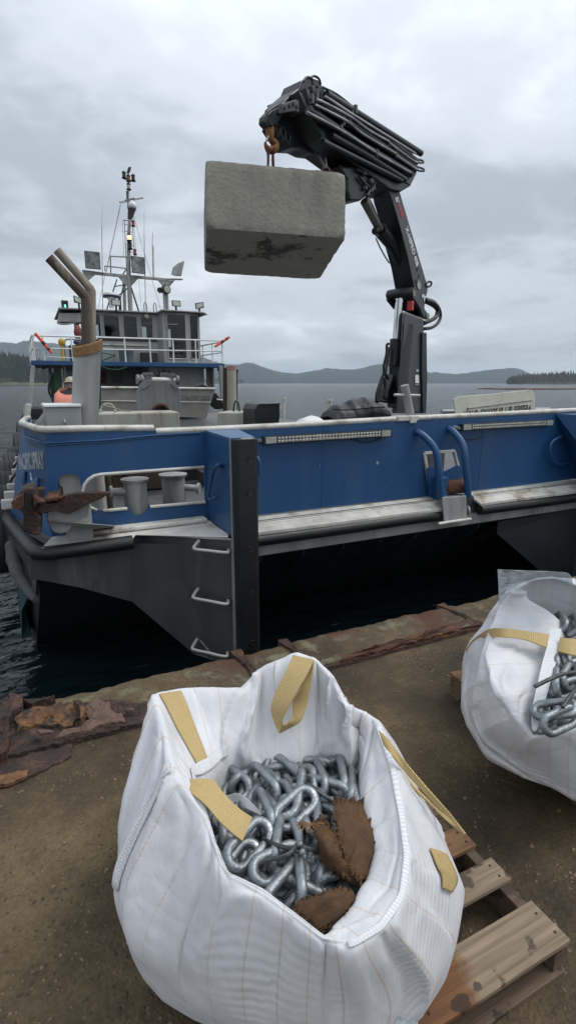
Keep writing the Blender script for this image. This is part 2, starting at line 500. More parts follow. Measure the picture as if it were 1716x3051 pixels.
# ------------------------------------------------------------------ water
def water_mat():
    m = bpy.data.materials.new('sea water'); m.use_nodes = True
    t = m.node_tree; b = t.nodes['Principled BSDF']
    b.inputs['Base Color'].default_value = (0.004, 0.010, 0.0125, 1)
    b.inputs['Roughness'].default_value = 0.15
    b.inputs['IOR'].default_value = 1.33
    tcn = t.nodes.new('ShaderNodeTexCoord')
    geo = t.nodes.new('ShaderNodeVectorMath'); geo.operation = 'DISTANCE'; geo.inputs[1].default_value = (4, 3.5, -1)
    t.links.new(tcn.outputs['Object'], geo.inputs[0])
    # the water is calmer in the lee of the boat and dock, choppier out in the channel
    lee = t.nodes.new('ShaderNodeMapRange'); lee.inputs['From Min'].default_value = 5; lee.inputs['From Max'].default_value = 22; lee.inputs['To Min'].default_value = 0.28; lee.inputs['To Max'].default_value = 1.25
    t.links.new(geo.outputs['Value'], lee.inputs['Value'])
    last = None
    for sc, st, dist, rz, sy in ((0.4, 1.0, 1.3, 20, 2.6), (1.5, 0.9, 0.42, 32, 2.2), (5.5, 0.6, 0.10, 12, 1.7)):
        mp = t.nodes.new('ShaderNodeMapping'); mp.inputs['Rotation'].default_value = (0, 0, R(rz)); mp.inputs['Scale'].default_value = (1, sy, 1)
        n = t.nodes.new('ShaderNodeTexNoise'); n.inputs['Scale'].default_value = sc; n.inputs['Detail'].default_value = 3; n.inputs['Distortion'].default_value = 0.6
        bp = t.nodes.new('ShaderNodeBump'); bp.inputs['Strength'].default_value = st; bp.inputs['Distance'].default_value = dist
        t.links.new(tcn.outputs['Object'], mp.inputs[0]); t.links.new(mp.outputs[0], n.inputs['Vector']); hm_ = t.nodes.new('ShaderNodeMath'); hm_.operation = 'MULTIPLY'; t.links.new(n.outputs['Fac'], hm_.inputs[0]); t.links.new(lee.outputs[0], hm_.inputs[1]); t.links.new(hm_.outputs[0], bp.inputs['Height'])
        if last: t.links.new(last, bp.inputs['Normal'])
        last = bp.outputs[0]
    t.links.new(last, b.inputs['Normal'])
    return m
SEA = -1.0
def make_water():
    rings = [1.2 * (9500 / 1.2) ** (i / 150) for i in range(151)]
    na = 240
    vs = [(0, 0, SEA)]; fs = []
    for i, r in enumerate(rings):
        for k in range(na):
            a = 2 * math.pi * k / na
            x, y = r * math.cos(a), r * math.sin(a)
            z = SEA
            if r < 90:
                amp = 0.05 * min(1, max(0.15, (r - 3) / 8)) * (1 - r / 90)
                z += amp * noise.noise((x * 0.45 + 3, y * 0.75, 1.3)) + amp * 0.6 * noise.noise((x * 1.1, y * 1.6, 7.1))
            vs.append((x, y, z))
    for k in range(na):
        fs.append((0, 1 + k, 1 + (k + 1) % na))
    for i in range(len(rings) - 1):
        a = 1 + i * na; b = a + na
        for k in range(na):
            k2 = (k + 1) % na
            fs.append((a + k, b + k, b + k2, a + k2))
    me = bpy.data.meshes.new('water'); me.from_pydata(vs, [], fs)
    me.materials.append(water_mat()); me.polygons.foreach_set('use_smooth', [True] * len(me.polygons))
    o = bpy.data.objects.new('water', me); COL.objects.link(o)
    tag(o, kind='structure')
make_water()

# ------------------------------------------------------------------ far shores
FOREST = mat('distant forest', (0.024, 0.036, 0.028), (0.014, 0.022, 0.02), 0.95, 0, 0.012, 0, c3=(0.036, 0.042, 0.032), s3=0.006, t3=0.6, w3=0.1, spec=0.1)
FOREST2 = mat('near forest', (0.034, 0.044, 0.028), (0.016, 0.024, 0.018), 0.95, 0, 0.035, 0, c3=(0.062, 0.048, 0.030), s3=0.02, t3=0.58, w3=0.1, spec=0.1)
SHORE = mat('shore grass', (0.11, 0.105, 0.05), (0.07, 0.075, 0.04), 0.95, 0, 0.05, 0, spec=0.1)
def ridge(name, crest, depth, m, rough, nseg=220, seed=0):
    pts = spline(crest, nseg)
    for i, p in enumerate(pts):
        p.z += rough * (0.55 * noise.noise((i * 0.21, seed, 3)) + 0.3 * noise.noise((i * 0.6, seed, 5)))
    rows = 9
    vs = []; fs = []
    for i, p in enumerate(pts):
        d = Vector((p.x, p.y, 0)).normalized()
        for j in range(rows):
            t = j / (rows - 2)
            if j == rows - 1:
                q = p + d * depth; z = -2
            else:
                q = p - d * depth * (1 - t)
                h = p.z + 2
                z = -2 + h * (t ** 0.75)
                z += rough * noise.noise((q.x * 0.9 / depth * 3 + seed, q.y * 0.9 / depth * 3, j * 0.7)) * min(1, t * 1.5)
                if 0 < j < rows - 1:
                    z += rough * 0.35 * noise.noise((i * 0.9 + seed, j * 1.1, 5))
                z = max(z, -2)
            vs.append((q.x, q.y, z))
    for i in range(len(pts) - 1):
        for j in range(rows - 1):
            a = i * rows + j
            fs.append((a, a + rows, a + rows + 1, a + 1))
    me = bpy.data.meshes.new(name); me.from_pydata(vs, [], fs); me.materials.append(m)
    me.polygons.foreach_set('use_smooth', [True] * len(me.polygons))
    o = bpy.data.objects.new(name, me); COL.objects.link(o)
    return tag(o, kind='structure')
far_crest = [(-6809,7883,165.815), (-3178,6108,235.985), (-1106,5089,258.439), (-378.586,4736,280.894), (-67.149,4584,289.314), (48.408,4525,280.894), (93.894,4506,294.928), (217.215,4443,286.507), (319.533,4389,275.28), (601.806,4244,252.826),
    (961.116,4059,224.758), (1211,3927,193.883), (1303,3872,157.394), (1371,3833,140.554), (1469,3783,132.133), (1517,3762,143.36), (1573,3733,137.747), (1642,3691,106.872), (1722,3644,81.611), (1825,3591,73.19), (1956,3532,92.838), (2061,3483,106.872),
    (2164,3431,101.258), (2295,3371,118.099), (2401,3323,134.94), (2528,3254,112.486), (2693,3165,81.611), (2782,3117,70.383), (2886,3066,70.383), (3016,3005,84.418), (3147,2944,95.645), (3257,2892,104.065),
    (3327,2852,84.418), (3388,2813,53.543), (3529,2740,39.509), (4048,2487,53.543), (5607,1732,109.679), (10790,-811.017,179.849)]
ridge('far_hills', far_crest, 700, FOREST, 11, 420)
left_crest = [(-1567,1827,75.205), (-553.453,1323,63.546), (-196.308,1143,52.535), (-65.684,1077,45.41), (-18.529,1052,39.58), (10.848,1036,35.046), (33.84,1022,26.626), (56.831,1009,18.205), (80.029,995.607,11.728), (121.213,973.692,5.899), (174.546,946.291,2.012)]
ridge('wooded_headland', left_crest, 130, FOREST2, 3, 120, 4)
right_crest = [(1073,960.999,2.147), (1086,956.038,6.825), (1116,942.953,13.374), (1177,913.915,17.116), (1228,888.336,17.116), (1436,787.427,23.666), (1956,536.666,47.056), (3598,-268.324,70.446)]
ridge('wooded_point', right_crest, 120, FOREST2, 3, 90, 9)
mid_crest = [(659.902,2313,4.138), (737.091,2277,12.414), (799.37,2249,24.002), (836.996,2230,19.036), (873.741,2208,5.793)]
ridge('low_headland', mid_crest, 90, FOREST2, 2, 30, 12)

def conifers(name, crest, depth, n, h0, h1, seed, spread=1.0, mtl=None):
    """a far-off wood: hundreds of small ragged conifers in one object"""
    rnd = random.Random(seed)
    pts = spline(crest, 400)
    mb = MB()
    for k in range(n):
        i = rnd.randrange(len(pts)); p = pts[i]
        d = Vector((p.x, p.y, 0)).normalized()
        t = rnd.random() ** 0.6
        q = p - d * depth * (1 - t)
        z = -2 + (p.z + 2) * (t ** 0.75) - 1.0
        q += Vector((rnd.uniform(-6, 6), rnd.uniform(-6, 6), 0))
        h = rnd.uniform(h0, h1) * (0.75 + 0.5 * rnd.random()); w = h * rnd.uniform(0.16, 0.26)
        if rnd.random() < 0.25: w *= 1.5; h *= 0.75
        vs = []; fs = []
        ns = 6
        for L, (zb, zt, wr) in enumerate(((0.08, 0.55, 1.0), (0.34, 0.8, 0.72), (0.6, 1.0, 0.42))):
            o = len(vs)
            for s in range(ns):
                a = 2 * math.pi * s / ns + L; rr = w * wr * rnd.uniform(0.6, 1.25)
                vs.append((q.x + rr * math.cos(a), q.y + rr * math.sin(a), z + h * (zb + rnd.uniform(-0.05, 0.05))))
            vs.append((q.x + rnd.uniform(-0.1, 0.1) * w, q.y, z + h * zt))
            for s in range(ns):
                fs.append((o + s, o + (s + 1) % ns, o + ns))
        mb.add(vs, fs)
    loc = Vector((0, 0, 0))
    me = bpy.data.meshes.new(name); me.from_pydata(mb.v, [], mb.f); me.materials.append(mtl or FOREST2)
    o = bpy.data.objects.new(name, me); COL.objects.link(o)
    return tag(o, kind='stuff')
conifers('headland_forest', left_crest[2:], 130, 1500, 11, 19, 1)
conifers('point_forest', right_crest[:6], 110, 1300, 7, 15, 2, mtl=mat('pale brown forest', (0.062, 0.056, 0.042), (0.034, 0.036, 0.03), 0.95, 0, 0.03, 0, c3=(0.085, 0.062, 0.04), s3=0.02, t3=0.55, w3=0.1, spec=0.1))  # point wood is paler and browner than the others
conifers('far_shore_trees', mid_crest, 80, 120, 9, 16, 5)
low = MB()
sh = spline([(-98.761,764.08,-1), (8.915,710.863,-1), (47.781,716.203,-1), (95.544,732.748,-1)], 40)
for i in range(40):
    a = sh[i]; b = sh[i + 1]
    da = Vector((a.x, a.y, 0)).normalized(); db = Vector((b.x, b.y, 0)).normalized()
    ha = 2.2 + 2.5 * abs(noise.noise((i * 0.3, 1, 2))); hb = 2.2 + 2.5 * abs(noise.noise(((i + 1) * 0.3, 1, 2)))
    low.hexa([a, b, b + Vector((0, 0, 0.6)), a + Vector((0, 0, 0.6))], [a + da * 60, b + db * 60, b + db * 60 + Vector((0, 0, hb)), a + da * 60 + Vector((0, 0, ha))])
tag(low.build('grassy_shore', SHORE), kind='structure')

# floating log boom on the right
LOGM = mat('wet red log', (0.17, 0.055, 0.032), (0.09, 0.032, 0.022), 0.75, 0, 0.7, 0.1)
LOGD = mat('wet grey log', (0.10, 0.075, 0.06), (0.05, 0.04, 0.034), 0.75, 0, 0.7, 0.1)
rl = random.Random(8)
log_spots = spline([(190.199,183.37,-1), (190.465,166.417,-1), (202.555,160.442,-1), (221.348,159.302,-1), (244.568,156.499,-1)], 17)
for i in range(18):
    p = log_spots[i]
    L = rl.uniform(4.5, 7.5); a = R(-26) + rl.uniform(-0.12, 0.12)
    d = Vector((math.cos(a), math.sin(a), 0)) * L / 2
    q = p + Vector((rl.uniform(-1, 1), rl.uniform(-2.5, 2.5), 0))
    r_ = rl.uniform(0.28, 0.42)
    mb = MB(); zz = Vector((0, 0, 0.12 + rl.uniform(0, 0.15)))
    mb.tube([q - d + zz, q - d * 0.3 + zz, q + d * 0.4 + zz, q + d + zz], [r_, r_ * 1.02, r_ * 0.93, r_ * 0.8], 9)
    o = mb.build('floating_log', LOGM if i % 5 else LOGD)
    tag(o, 'red brown log floating in the long boom off the wooded point', 'log', 'logs floating in the boom')

# ------------------------------------------------------------------ dock
def dock_mat(name, base, dark, pale, peb, moss=False):
    m = bpy.data.materials.new(name); m.use_nodes = True
    t = m.node_tree; b = t.nodes['Principled BSDF']; N = t.nodes.new; L = t.links.new
    tcn = N('ShaderNodeTexCoord'); vec = tcn.outputs['Object']
    n1 = N('ShaderNodeTexNoise'); n1.inputs['Scale'].default_value = 1.15; n1.inputs['Detail'].default_value = 12; n1.inputs['Roughness'].default_value = 0.70
    n2 = N('ShaderNodeTexNoise'); n2.inputs['Scale'].default_value = 60; n2.inputs['Detail'].default_value = 5
    vo = N('ShaderNodeTexVoronoi'); vo.inputs['Scale'].default_value = 75
    n4 = N('ShaderNodeTexNoise'); n4.inputs['Scale'].default_value = 16; n4.inputs['Detail'].default_value = 6
    vd = N('ShaderNodeMix'); vd.data_type = 'VECTOR'; vd.inputs['Factor'].default_value = 0.035
    L(vec, vd.inputs[4]); L(n4.outputs['Color'], vd.inputs[5])
    for n in (n1, n2, n4): L(vec, n.inputs['Vector'])
    L(vd.outputs[1], vo.inputs['Vector'])
    r1 = N('ShaderNodeValToRGB'); r1.color_ramp.elements[0].position = 0.34; r1.color_ramp.elements[0].color = (*dark, 1)
    r1.color_ramp.elements[1].position = 0.66; r1.color_ramp.elements[1].color = (*pale, 1)
    em = r1.color_ramp.elements.new(0.5); em.color = (*base, 1)
    L(n1.outputs['Fac'], r1.inputs[0])
    # pebbles: a random share of cells show as small stones
    sx = N('ShaderNodeSeparateColor'); L(vo.outputs['Color'], sx.inputs[0])
    gt = N('ShaderNodeMath'); gt.operation = 'GREATER_THAN'; gt.inputs[1].default_value = 0.74; L(sx.outputs[0], gt.inputs[0])
    lt = N('ShaderNodeMapRange'); lt.inputs['From Min'].default_value = 0.50; lt.inputs['From Max'].default_value = 0.34; L(vo.outputs['Distance'], lt.inputs['Value'])
    mu = N('ShaderNodeMath'); mu.operation = 'MULTIPLY'; L(gt.outputs[0], mu.inputs[0]); L(lt.outputs[0], mu.inputs[1])
    n7 = N('ShaderNodeTexNoise'); n7.inputs['Scale'].default_value = 2.4; n7.inputs['Detail'].default_value = 4; L(vec, n7.inputs['Vector'])
    m7 = N('ShaderNodeMapRange'); m7.inputs['From Min'].default_value = 0.40; m7.inputs['From Max'].default_value = 0.58; m7.inputs['To Min'].default_value = 0.12; L(n7.outputs['Fac'], m7.inputs['Value'])
    mu0 = mu; mu = N('ShaderNodeMath'); mu.operation = 'MULTIPLY'; L(mu0.outputs[0], mu.inputs[0]); L(m7.outputs[0], mu.inputs[1])
    pr = N('ShaderNodeValToRGB'); pr.color_ramp.elements[0].color = (0.03, 0.027, 0.024, 1); pr.color_ramp.elements[1].color = (*peb, 1)
    pe = pr.color_ramp.elements.new(0.6); pe.color = tuple(x * 0.55 for x in peb) + (1,)
    L(sx.outputs[1], pr.inputs[0])
    fine = N('ShaderNodeMix'); fine.data_type = 'RGBA'; fine.blend_type = 'OVERLAY'; fine.inputs['Factor'].default_value = 0.55
    L(r1.outputs[0], fine.inputs[6]); L(n2.outputs['Fac'], fine.inputs[7])
    mx = N('ShaderNodeMix'); mx.data_type = 'RGBA'
    mf = N('ShaderNodeMath'); mf.operation = 'MULTIPLY'; mf.inputs[1].default_value = 0.9; L(mu.outputs[0], mf.inputs[0])
    L(mf.outputs[0], mx.inputs['Factor']); L(fine.outputs[2], mx.inputs[6]); L(pr.outputs[0], mx.inputs[7])
    col = mx.outputs[2]
    if moss:
        n5 = N('ShaderNodeTexNoise'); n5.inputs['Scale'].default_value = 5; n5.inputs['Detail'].default_value = 10; n5.inputs['Roughness'].default_value = 0.75; L(vec, n5.inputs['Vector'])
        mr = N('ShaderNodeMapRange'); mr.inputs['From Min'].default_value = 0.52; mr.inputs['From Max'].default_value = 0.60; L(n5.outputs['Fac'], mr.inputs['Value'])
        m2 = N('ShaderNodeMix'); m2.data_type = 'RGBA'; L(mr.outputs[0], m2.inputs['Factor']); L(col, m2.inputs[6]); m2.inputs[7].default_value = (0.14, 0.13, 0.08, 1)
        col = m2.outputs[2]
        n6 = N('ShaderNodeTexNoise'); n6.inputs['Scale'].default_value = 2.1; n6.inputs['Detail'].default_value = 8; L(vec, n6.inputs['Vector'])
        mr2 = N('ShaderNodeMapRange'); mr2.inputs['From Min'].default_value = 0.50; mr2.inputs['From Max'].default_value = 0.62; L(n6.outputs['Fac'], mr2.inputs['Value'])
        m3 = N('ShaderNodeMix'); m3.data_type = 'RGBA'; L(mr2.outputs[0], m3.inputs['Factor']); L(col, m3.inputs[6]); m3.inputs[7].default_value = (0.075, 0.032, 0.016, 1)
        col = m3.outputs[2]
    L(col, b.inputs['Base Color'])
    b.inputs['Roughness'].default_value = 0.8
    b.inputs['Specular IOR Level'].default_value = 0.35
    ad = N('ShaderNodeMath'); ad.operation = 'ADD'; L(n2.outputs['Fac'], ad.inputs[0]); L(mu.outputs[0], ad.inputs[1])
    ad2 = N('ShaderNodeMath'); ad2.operation = 'ADD'; L(ad.outputs[0], ad2.inputs[0]); L(n4.outputs['Fac'], ad2.inputs[1])
    bp = N('ShaderNodeBump'); bp.inputs['Strength'].default_value = 0.7; bp.inputs['Distance'].default_value = 0.012
    L(ad2.outputs[0], bp.inputs['Height']); L(bp.outputs[0], b.inputs['Normal'])
    return m
DOCKM = dock_mat('exposed aggregate concrete', (0.064, 0.045, 0.024), (0.020, 0.0142, 0.0088), (0.132, 0.094, 0.047), (0.24, 0.18, 0.11))
KERBM = dock_mat('mossy kerb concrete', (0.088, 0.062, 0.034), (0.05, 0.033, 0.02), (0.14, 0.105, 0.062), (0.2, 0.16, 0.10), True)
def grid_slab(name, x0, x1, y0, y1, zt, zb, nx, ny, m, parent=None, amp=0.004, edge=None, sc=2.0):
    """slab with an uneven top; edge(x) moves the far side"""
    vs = []; fs = []
    for j in range(ny + 1):
        for i in range(nx + 1):
            x = x0 + (x1 - x0) * i / nx
            yy1 = y1 + (edge(x) if edge else 0)
            y = y0 + (yy1 - y0) * j / ny
            z = zt + amp * noise.noise((x * sc, y * sc, 0.3)) + amp * 0.6 * noise.noise((x * sc * 4, y * sc * 4, 4))
            if edge and j == ny: z -= 0.025
            if edge and j == ny - 1: z -= 0.006
            vs.append((x, y, z))
    w = nx + 1; top = len(vs)
    for j in range(ny):
        for i in range(nx):
            a = j * w + i; fs.append((a, a + 1, a + w + 1, a + w))
    ring = [i for i in range(w)] + [j * w + nx for j in range(1, ny + 1)] + [ny * w + i for i in range(nx - 1, -1, -1)] + [j * w for j in range(ny - 1, 0, -1)]
    for k in ring: vs.append((vs[k][0], vs[k][1], zb))
    n = len(ring)
    for k in range(n):
        k2 = (k + 1) % n
        fs.append((ring[k2], ring[k], top + k, top + k2))
    mb = MB(); mb.add(vs, fs)
    return mb.build(name, m, parent, smooth=True)
dock = grid_slab('dock', -7, 15, -5, 2.545, 0.0, -1.6, 150, 60, DOCKM, amp=0.006, sc=1.1)
tag(dock, kind='structure')
def edge_fn(x):
    return 0.03 * noise.noise((x * 1.7, 2, 1)) + 0.022 * noise.noise((x * 6, 3, 1)) + 0.012 * noise.noise((x * 19, 3, 1)) + 0.006 * noise.noise((x * 50, 1, 3))
bounds = [-7, -4.6, -2.4, -0.62, 1.10, 1.44, 2.80, 4.6, 6.6, 9, 12, 15]
for a, b in zip(bounds[:-1], bounds[1:]):
    k = grid_slab('kerb_block', a + 0.012, b - 0.012, 2.585, 2.965, 0.022 + 0.012 * noise.noise((a * 3, 1, 1)), -1.6, max(6, int((b - a) * 34)), 12, KERBM, dock, amp=0.018, edge=edge_fn, sc=3.2)
    k['kind'] = 'structure'
# rusted steel edging between slab and kerb
em = MB()
n_ = 340
vs = []; fs = []
for i in range(n_ + 1):
    x = -7 + 22 * i / n_
    w = 0.02 + 0.014 * noise.noise((x * 5, 1, 8))
    z = 0.024 + 0.02 * noise.noise((x * 9, 5, 1))
    yc = 2.565 + 0.012 * noise.noise((x * 4, 9, 3))
    vs += [(x, yc - w, 0.0), (x, yc - w * 0.7, z), (x, yc + w * 0.7, z + 0.006 * noise.noise((x * 30, 5, 1))), (x, yc + w, 0.0), (x, yc + w, -0.3), (x, yc - w, -0.3)]
for i in range(n_):
    a = i * 6; b = a + 6
    for k in range(6):
        k2 = (k + 1) % 6
        fs.append((a + k, a + k2, b + k2, b + k))
fs += [(0, 1, 2, 3, 4, 5), tuple(n_ * 6 + k for k in (5, 4, 3, 2, 1, 0))]
em.add(vs, fs)
em.build('rusted_edge_angle', RUSTD, dock)
RUSTP = mat('flaking pink brown rust', (0.15, 0.09, 0.068), (0.10, 0.06, 0.046), 0.9, 0, 14, 0.8, 70, (0.06, 0.032, 0.022), 9, 0.62, 0.1)
RUSTO = mat('flaking orange rust', (0.20, 0.095, 0.036), (0.085, 0.042, 0.02), 0.9, 0, 12, 0.8, 60, (0.035, 0.024, 0.02), 9, 0.50, 0.12)
RUSTB = mat('purple brown scale', (0.052, 0.030, 0.025), (0.022, 0.014, 0.013), 0.75, 0.1, 14, 0.9, 60, (0.11, 0.058, 0.034), 8, 0.58, 0.14)
def flake(name, pts, z0, z1, m, seed, jag=0.010, warp=0.012):
    """ragged rusted sheet with a curled, uneven top"""
    out = []
    n = len(pts)
    for i in range(n):
        a = Vector(pts[i]); b = Vector(pts[(i + 1) % n])
        k = max(2, int((b - a).length / 0.018))
        for j in range(k):
            p = a.lerp(b, j / k)
            p.x += jag * noise.noise((p.x * 28 + seed, p.y * 28, 1)); p.y += jag * noise.noise((p.x * 28, p.y * 28 + seed, 4))
            out.append(p)
    c = sum(out, Vector()) / len(out)
    vs = []; fs = []
    rings = 5
    for r in range(rings):
        t = 1 - r / rings
        for p in out:
            q = c + (p - c) * t
            z = z1 + warp * noise.noise((q.x * 14 + seed, q.y * 14, 3)) + warp * 0.6 * noise.noise((q.x * 45, q.y * 45, seed))
            vs.append((q.x, q.y, max(z, z0 + 0.004)))
    vs.append((c.x, c.y, z1)); n = len(out)
    for r in range(rings - 1):
        for i in range(n):
            i2 = (i + 1) % n
            fs.append((r * n + i, r * n + i2, (r + 1) * n + i2, (r + 1) * n + i))
    for i in range(n):
        fs.append(((rings - 1) * n + i, (rings - 1) * n + (i + 1) % n, rings * n))
    o = len(vs)
    vs += [(p.x, p.y, z0) for p in out]
    for i in range(n):
        i2 = (i + 1) % n
        fs.append((i2, i, o + i, o + i2))
    mb = MB(); mb.add(vs, fs)
    return mb.build(name, m, dock)
flake('rust_scale', [(-0.218,2.512,0.03), (-0.065,2.502,0.03), (0.185,2.494,0.03), (0.429,2.492,0.03), (0.459,2.634,0.03), (0.293,2.775,0.03), (0.124,2.8,0.03), (-0.178,2.865,0.03), (-0.203,2.747,0.03)], 0.0, 0.032, RUSTB, 1, 0.016, 0.022)
flake('rust_scale', [(0.145,2.72,0.05), (0.217,2.792,0.05), (0.28,2.725,0.05), (0.273,2.636,0.05), (0.319,2.573,0.05), (0.322,2.507,0.05), (0.202,2.515,0.05), (0.097,2.507,0.05), (-0.002,2.515,0.05), (0.012,2.537,0.05), (0.102,2.553,0.05), (0.155,2.564,0.05), (0.157,2.64,0.05)], 0.03, 0.052, RUSTP, 2, 0.018, 0.02)
flake('rust_scale', [(-0.175,2.791,0.05), (-0.077,2.844,0.05), (0.031,2.826,0.05), (0.11,2.78,0.05), (0.132,2.653,0.05), (0.066,2.589,0.05), (-0.038,2.659,0.05), (-0.107,2.668,0.05), (-0.157,2.662,0.05)], 0.02, 0.050, RUSTO, 3, 0.022, 0.03)
flake('rust_scale', [(-0.41,2.522,0.01), (-0.244,2.532,0.01), (-0.127,2.517,0.01), (0.068,2.494,0.01), (0.054,2.406,0.01), (-0.073,2.356,0.01), (-0.169,2.321,0.01), (-0.397,2.356,0.01)], 0.0, 0.012, RUSTB, 4, 0.016)
flake('rust_scale', [(-0.347,2.4,0.02), (-0.239,2.385,0.02), (-0.128,2.379,0.02), (-0.132,2.332,0.02), (-0.211,2.315,0.02), (-0.343,2.335,0.02)], 0.01, 0.024, RUSTO, 5)
flake('rust_scale', [(-0.365,2.832,0.09), (-0.242,2.893,0.09), (-0.198,2.971,0.09), (-0.134,2.94,0.09), (-0.139,2.841,0.09), (-0.184,2.796,0.09), (-0.22,2.661,0.09), (-0.35,2.587,0.09)], -0.2, 0.075, RUSTB, 6, 0.016, 0.03)
flake('rust_scale', [(-0.403,2.509,0.06), (-0.361,2.706,0.06), (-0.23,2.713,0.06), (-0.206,2.803,0.06), (-0.195,2.624,0.06), (-0.209,2.486,0.06)], 0.0, 0.07, RUSTD, 7, 0.012, 0.03)
flake('rust_scale', [(-0.139,2.901,0.08), (-0.026,2.86,0.08), (0.023,2.872,0.08), (-0.005,2.864,0.08), (-0.094,2.85,0.08)], 0.0, 0.075, RUSTD, 8)
flake('rust_scale', [(-0.075,2.561,0.1), (-0.038,2.555,0.1), (-0.007,2.51,0.1), (-0.058,2.518,0.1)], 0.07, 0.09, RUSTP, 9, 0.006)
flake('rust_scale', [(0.103,2.756,0.07), (0.142,2.737,0.07), (0.152,2.636,0.07), (0.118,2.563,0.07), (0.138,2.63,0.07)], 0.04, 0.09, RUSTO, 10, 0.006)
flake('rust_scale', [(0.339,2.601,0.06), (0.383,2.572,0.06), (0.371,2.545,0.06), (0.352,2.56,0.06)], 0.04, 0.07, RUSTP, 11, 0.006)
# rust seams across the kerb joints
for x in (1.10, 1.44, 2.80):
    flake('rust_seam', [(x - 0.03, 2.55, 0), (x + 0.035, 2.55, 0), (x + 0.012, 2.75, 0), (x + 0.03, 2.985, 0), (x - 0.04, 2.985, 0), (x - 0.014, 2.75, 0)], -0.05, 0.036, RUSTD, int(x * 10), 0.014, 0.012)
flake('rust_seam', [(1.62, 2.56, 0), (2.3, 2.56, 0), (2.8, 2.57, 0), (2.78, 2.66, 0), (2.2, 2.64, 0), (1.7, 2.60, 0)], -0.02, 0.04, RUST, 31, 0.02, 0.02)
# loose small stones and leaf scraps on the slab
PEB = mat('small pale stone', (0.21, 0.15, 0.085), (0.13, 0.095, 0.06), 0.8, 0, 30, 0.1)
rp = random.Random(3)
mb = MB()
for i in range(420):
    x, y = rp.uniform(-1.8, 4.2), rp.uniform(0.2, 2.5)
    r_ = rp.choice((0.003, 0.004, 0.004, 0.006, 0.009))
    vs = []
    for k in range(6):
        a = 2 * math.pi * k / 6
        vs.append((x + r_ * 1.4 * math.cos(a) * rp.uniform(0.6, 1.2), y + r_ * math.sin(a) * rp.uniform(0.6, 1.2), -0.003))
    for k in range(6):
        p = vs[k]; vs.append((x + (p[0] - x) * 0.6, y + (p[1] - y) * 0.6, 0.004 + r_ * 0.5))
    mb.add(vs, [(k, (k + 1) % 6, 6 + (k + 1) % 6, 6 + k) for k in range(6)] + [(6, 7, 8, 9, 10, 11)])
tag(mb.build('gravel', PEB), kind='stuff')

# air: a closed box of even haze round the whole place
hz = MB(); hz.box(-9000, 9000, -600, 9000, -3.0, 330)
hm = bpy.data.materials.new('haze'); hm.use_nodes = True
ht = hm.node_tree; ht.nodes.clear()
ho = ht.nodes.new('ShaderNodeOutputMaterial'); pv = ht.nodes.new('ShaderNodeVolumePrincipled')
pv.inputs['Color'].default_value = (0.74, 0.86, 0.97, 1); pv.inputs['Density'].default_value = 0.00011
ht.links.new(pv.outputs[0], ho.inputs['Volume'])
tag(hz.build('haze', hm), kind='stuff')

# ------------------------------------------------------------------ the work boat
boat = thing('work_boat', 'blue and bare aluminium work boat with its square bow at the dock', 'boat', (4.1, 4.55, 0.45))
DZ = 0.30                      # deck height
# hull below the deck line
hull = MB()
top = [(0.13, 4.42, 0.46), (-0.24, 5.55, 0.46), (0.40, 25.5, 0.28), (9.46, 25.5, 0.28), (9.44, 5.55, 0.28), (9.07, 4.42, 0.46)]  # right side widened past the view to block sky reflections in the water
low_ = [(0.02, 4.44, 0.22), (-0.16, 5.6, -0.1), (0.48, 25.3, -0.4), (9.36, 25.3, -0.4), (9.36, 5.6, -0.1), (9.16, 4.44, 0.22)]
vs = top + low_; n = 6
fs = [tuple(range(n))] + [(i, (i + 1) % n, n + (i + 1) % n, n + i) for i in range(n)] + [tuple(range(2 * n - 1, n - 1, -1))]
hull.add(vs, fs)
hull.build('hull', HULLG, boat)
# raked dark bottom under the bow, and the teal sides below the water line
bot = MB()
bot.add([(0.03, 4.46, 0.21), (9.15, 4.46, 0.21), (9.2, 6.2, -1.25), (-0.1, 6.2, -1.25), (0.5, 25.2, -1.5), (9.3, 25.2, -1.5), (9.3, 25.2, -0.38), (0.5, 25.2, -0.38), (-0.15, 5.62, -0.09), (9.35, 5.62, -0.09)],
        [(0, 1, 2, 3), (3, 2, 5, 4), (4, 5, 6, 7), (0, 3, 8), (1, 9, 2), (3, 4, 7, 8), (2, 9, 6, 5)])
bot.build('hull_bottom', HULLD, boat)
tl = MB()
tl.hexa([(-0.18, 5.62, -0.05), (-0.2, 5.66, -0.8), (0.40, 24, -1.1), (0.42, 24, -0.3)], [(-0.14, 5.62, -0.05), (-0.12, 5.66, -0.8), (0.48, 24, -1.1), (0.46, 24, -0.3)])
tl.hexa([(-0.02, 4.75, 0.10), (-0.17, 5.62, -0.02), (-0.2, 5.66, -0.8), (-0.17, 5.5, -0.45)], [(0.02, 4.75, 0.10), (-0.13, 5.66, -0.02), (-0.14, 5.7, -0.8), (-0.13, 5.55, -0.45)])
tl.build('antifouled_side', TEAL, boat)
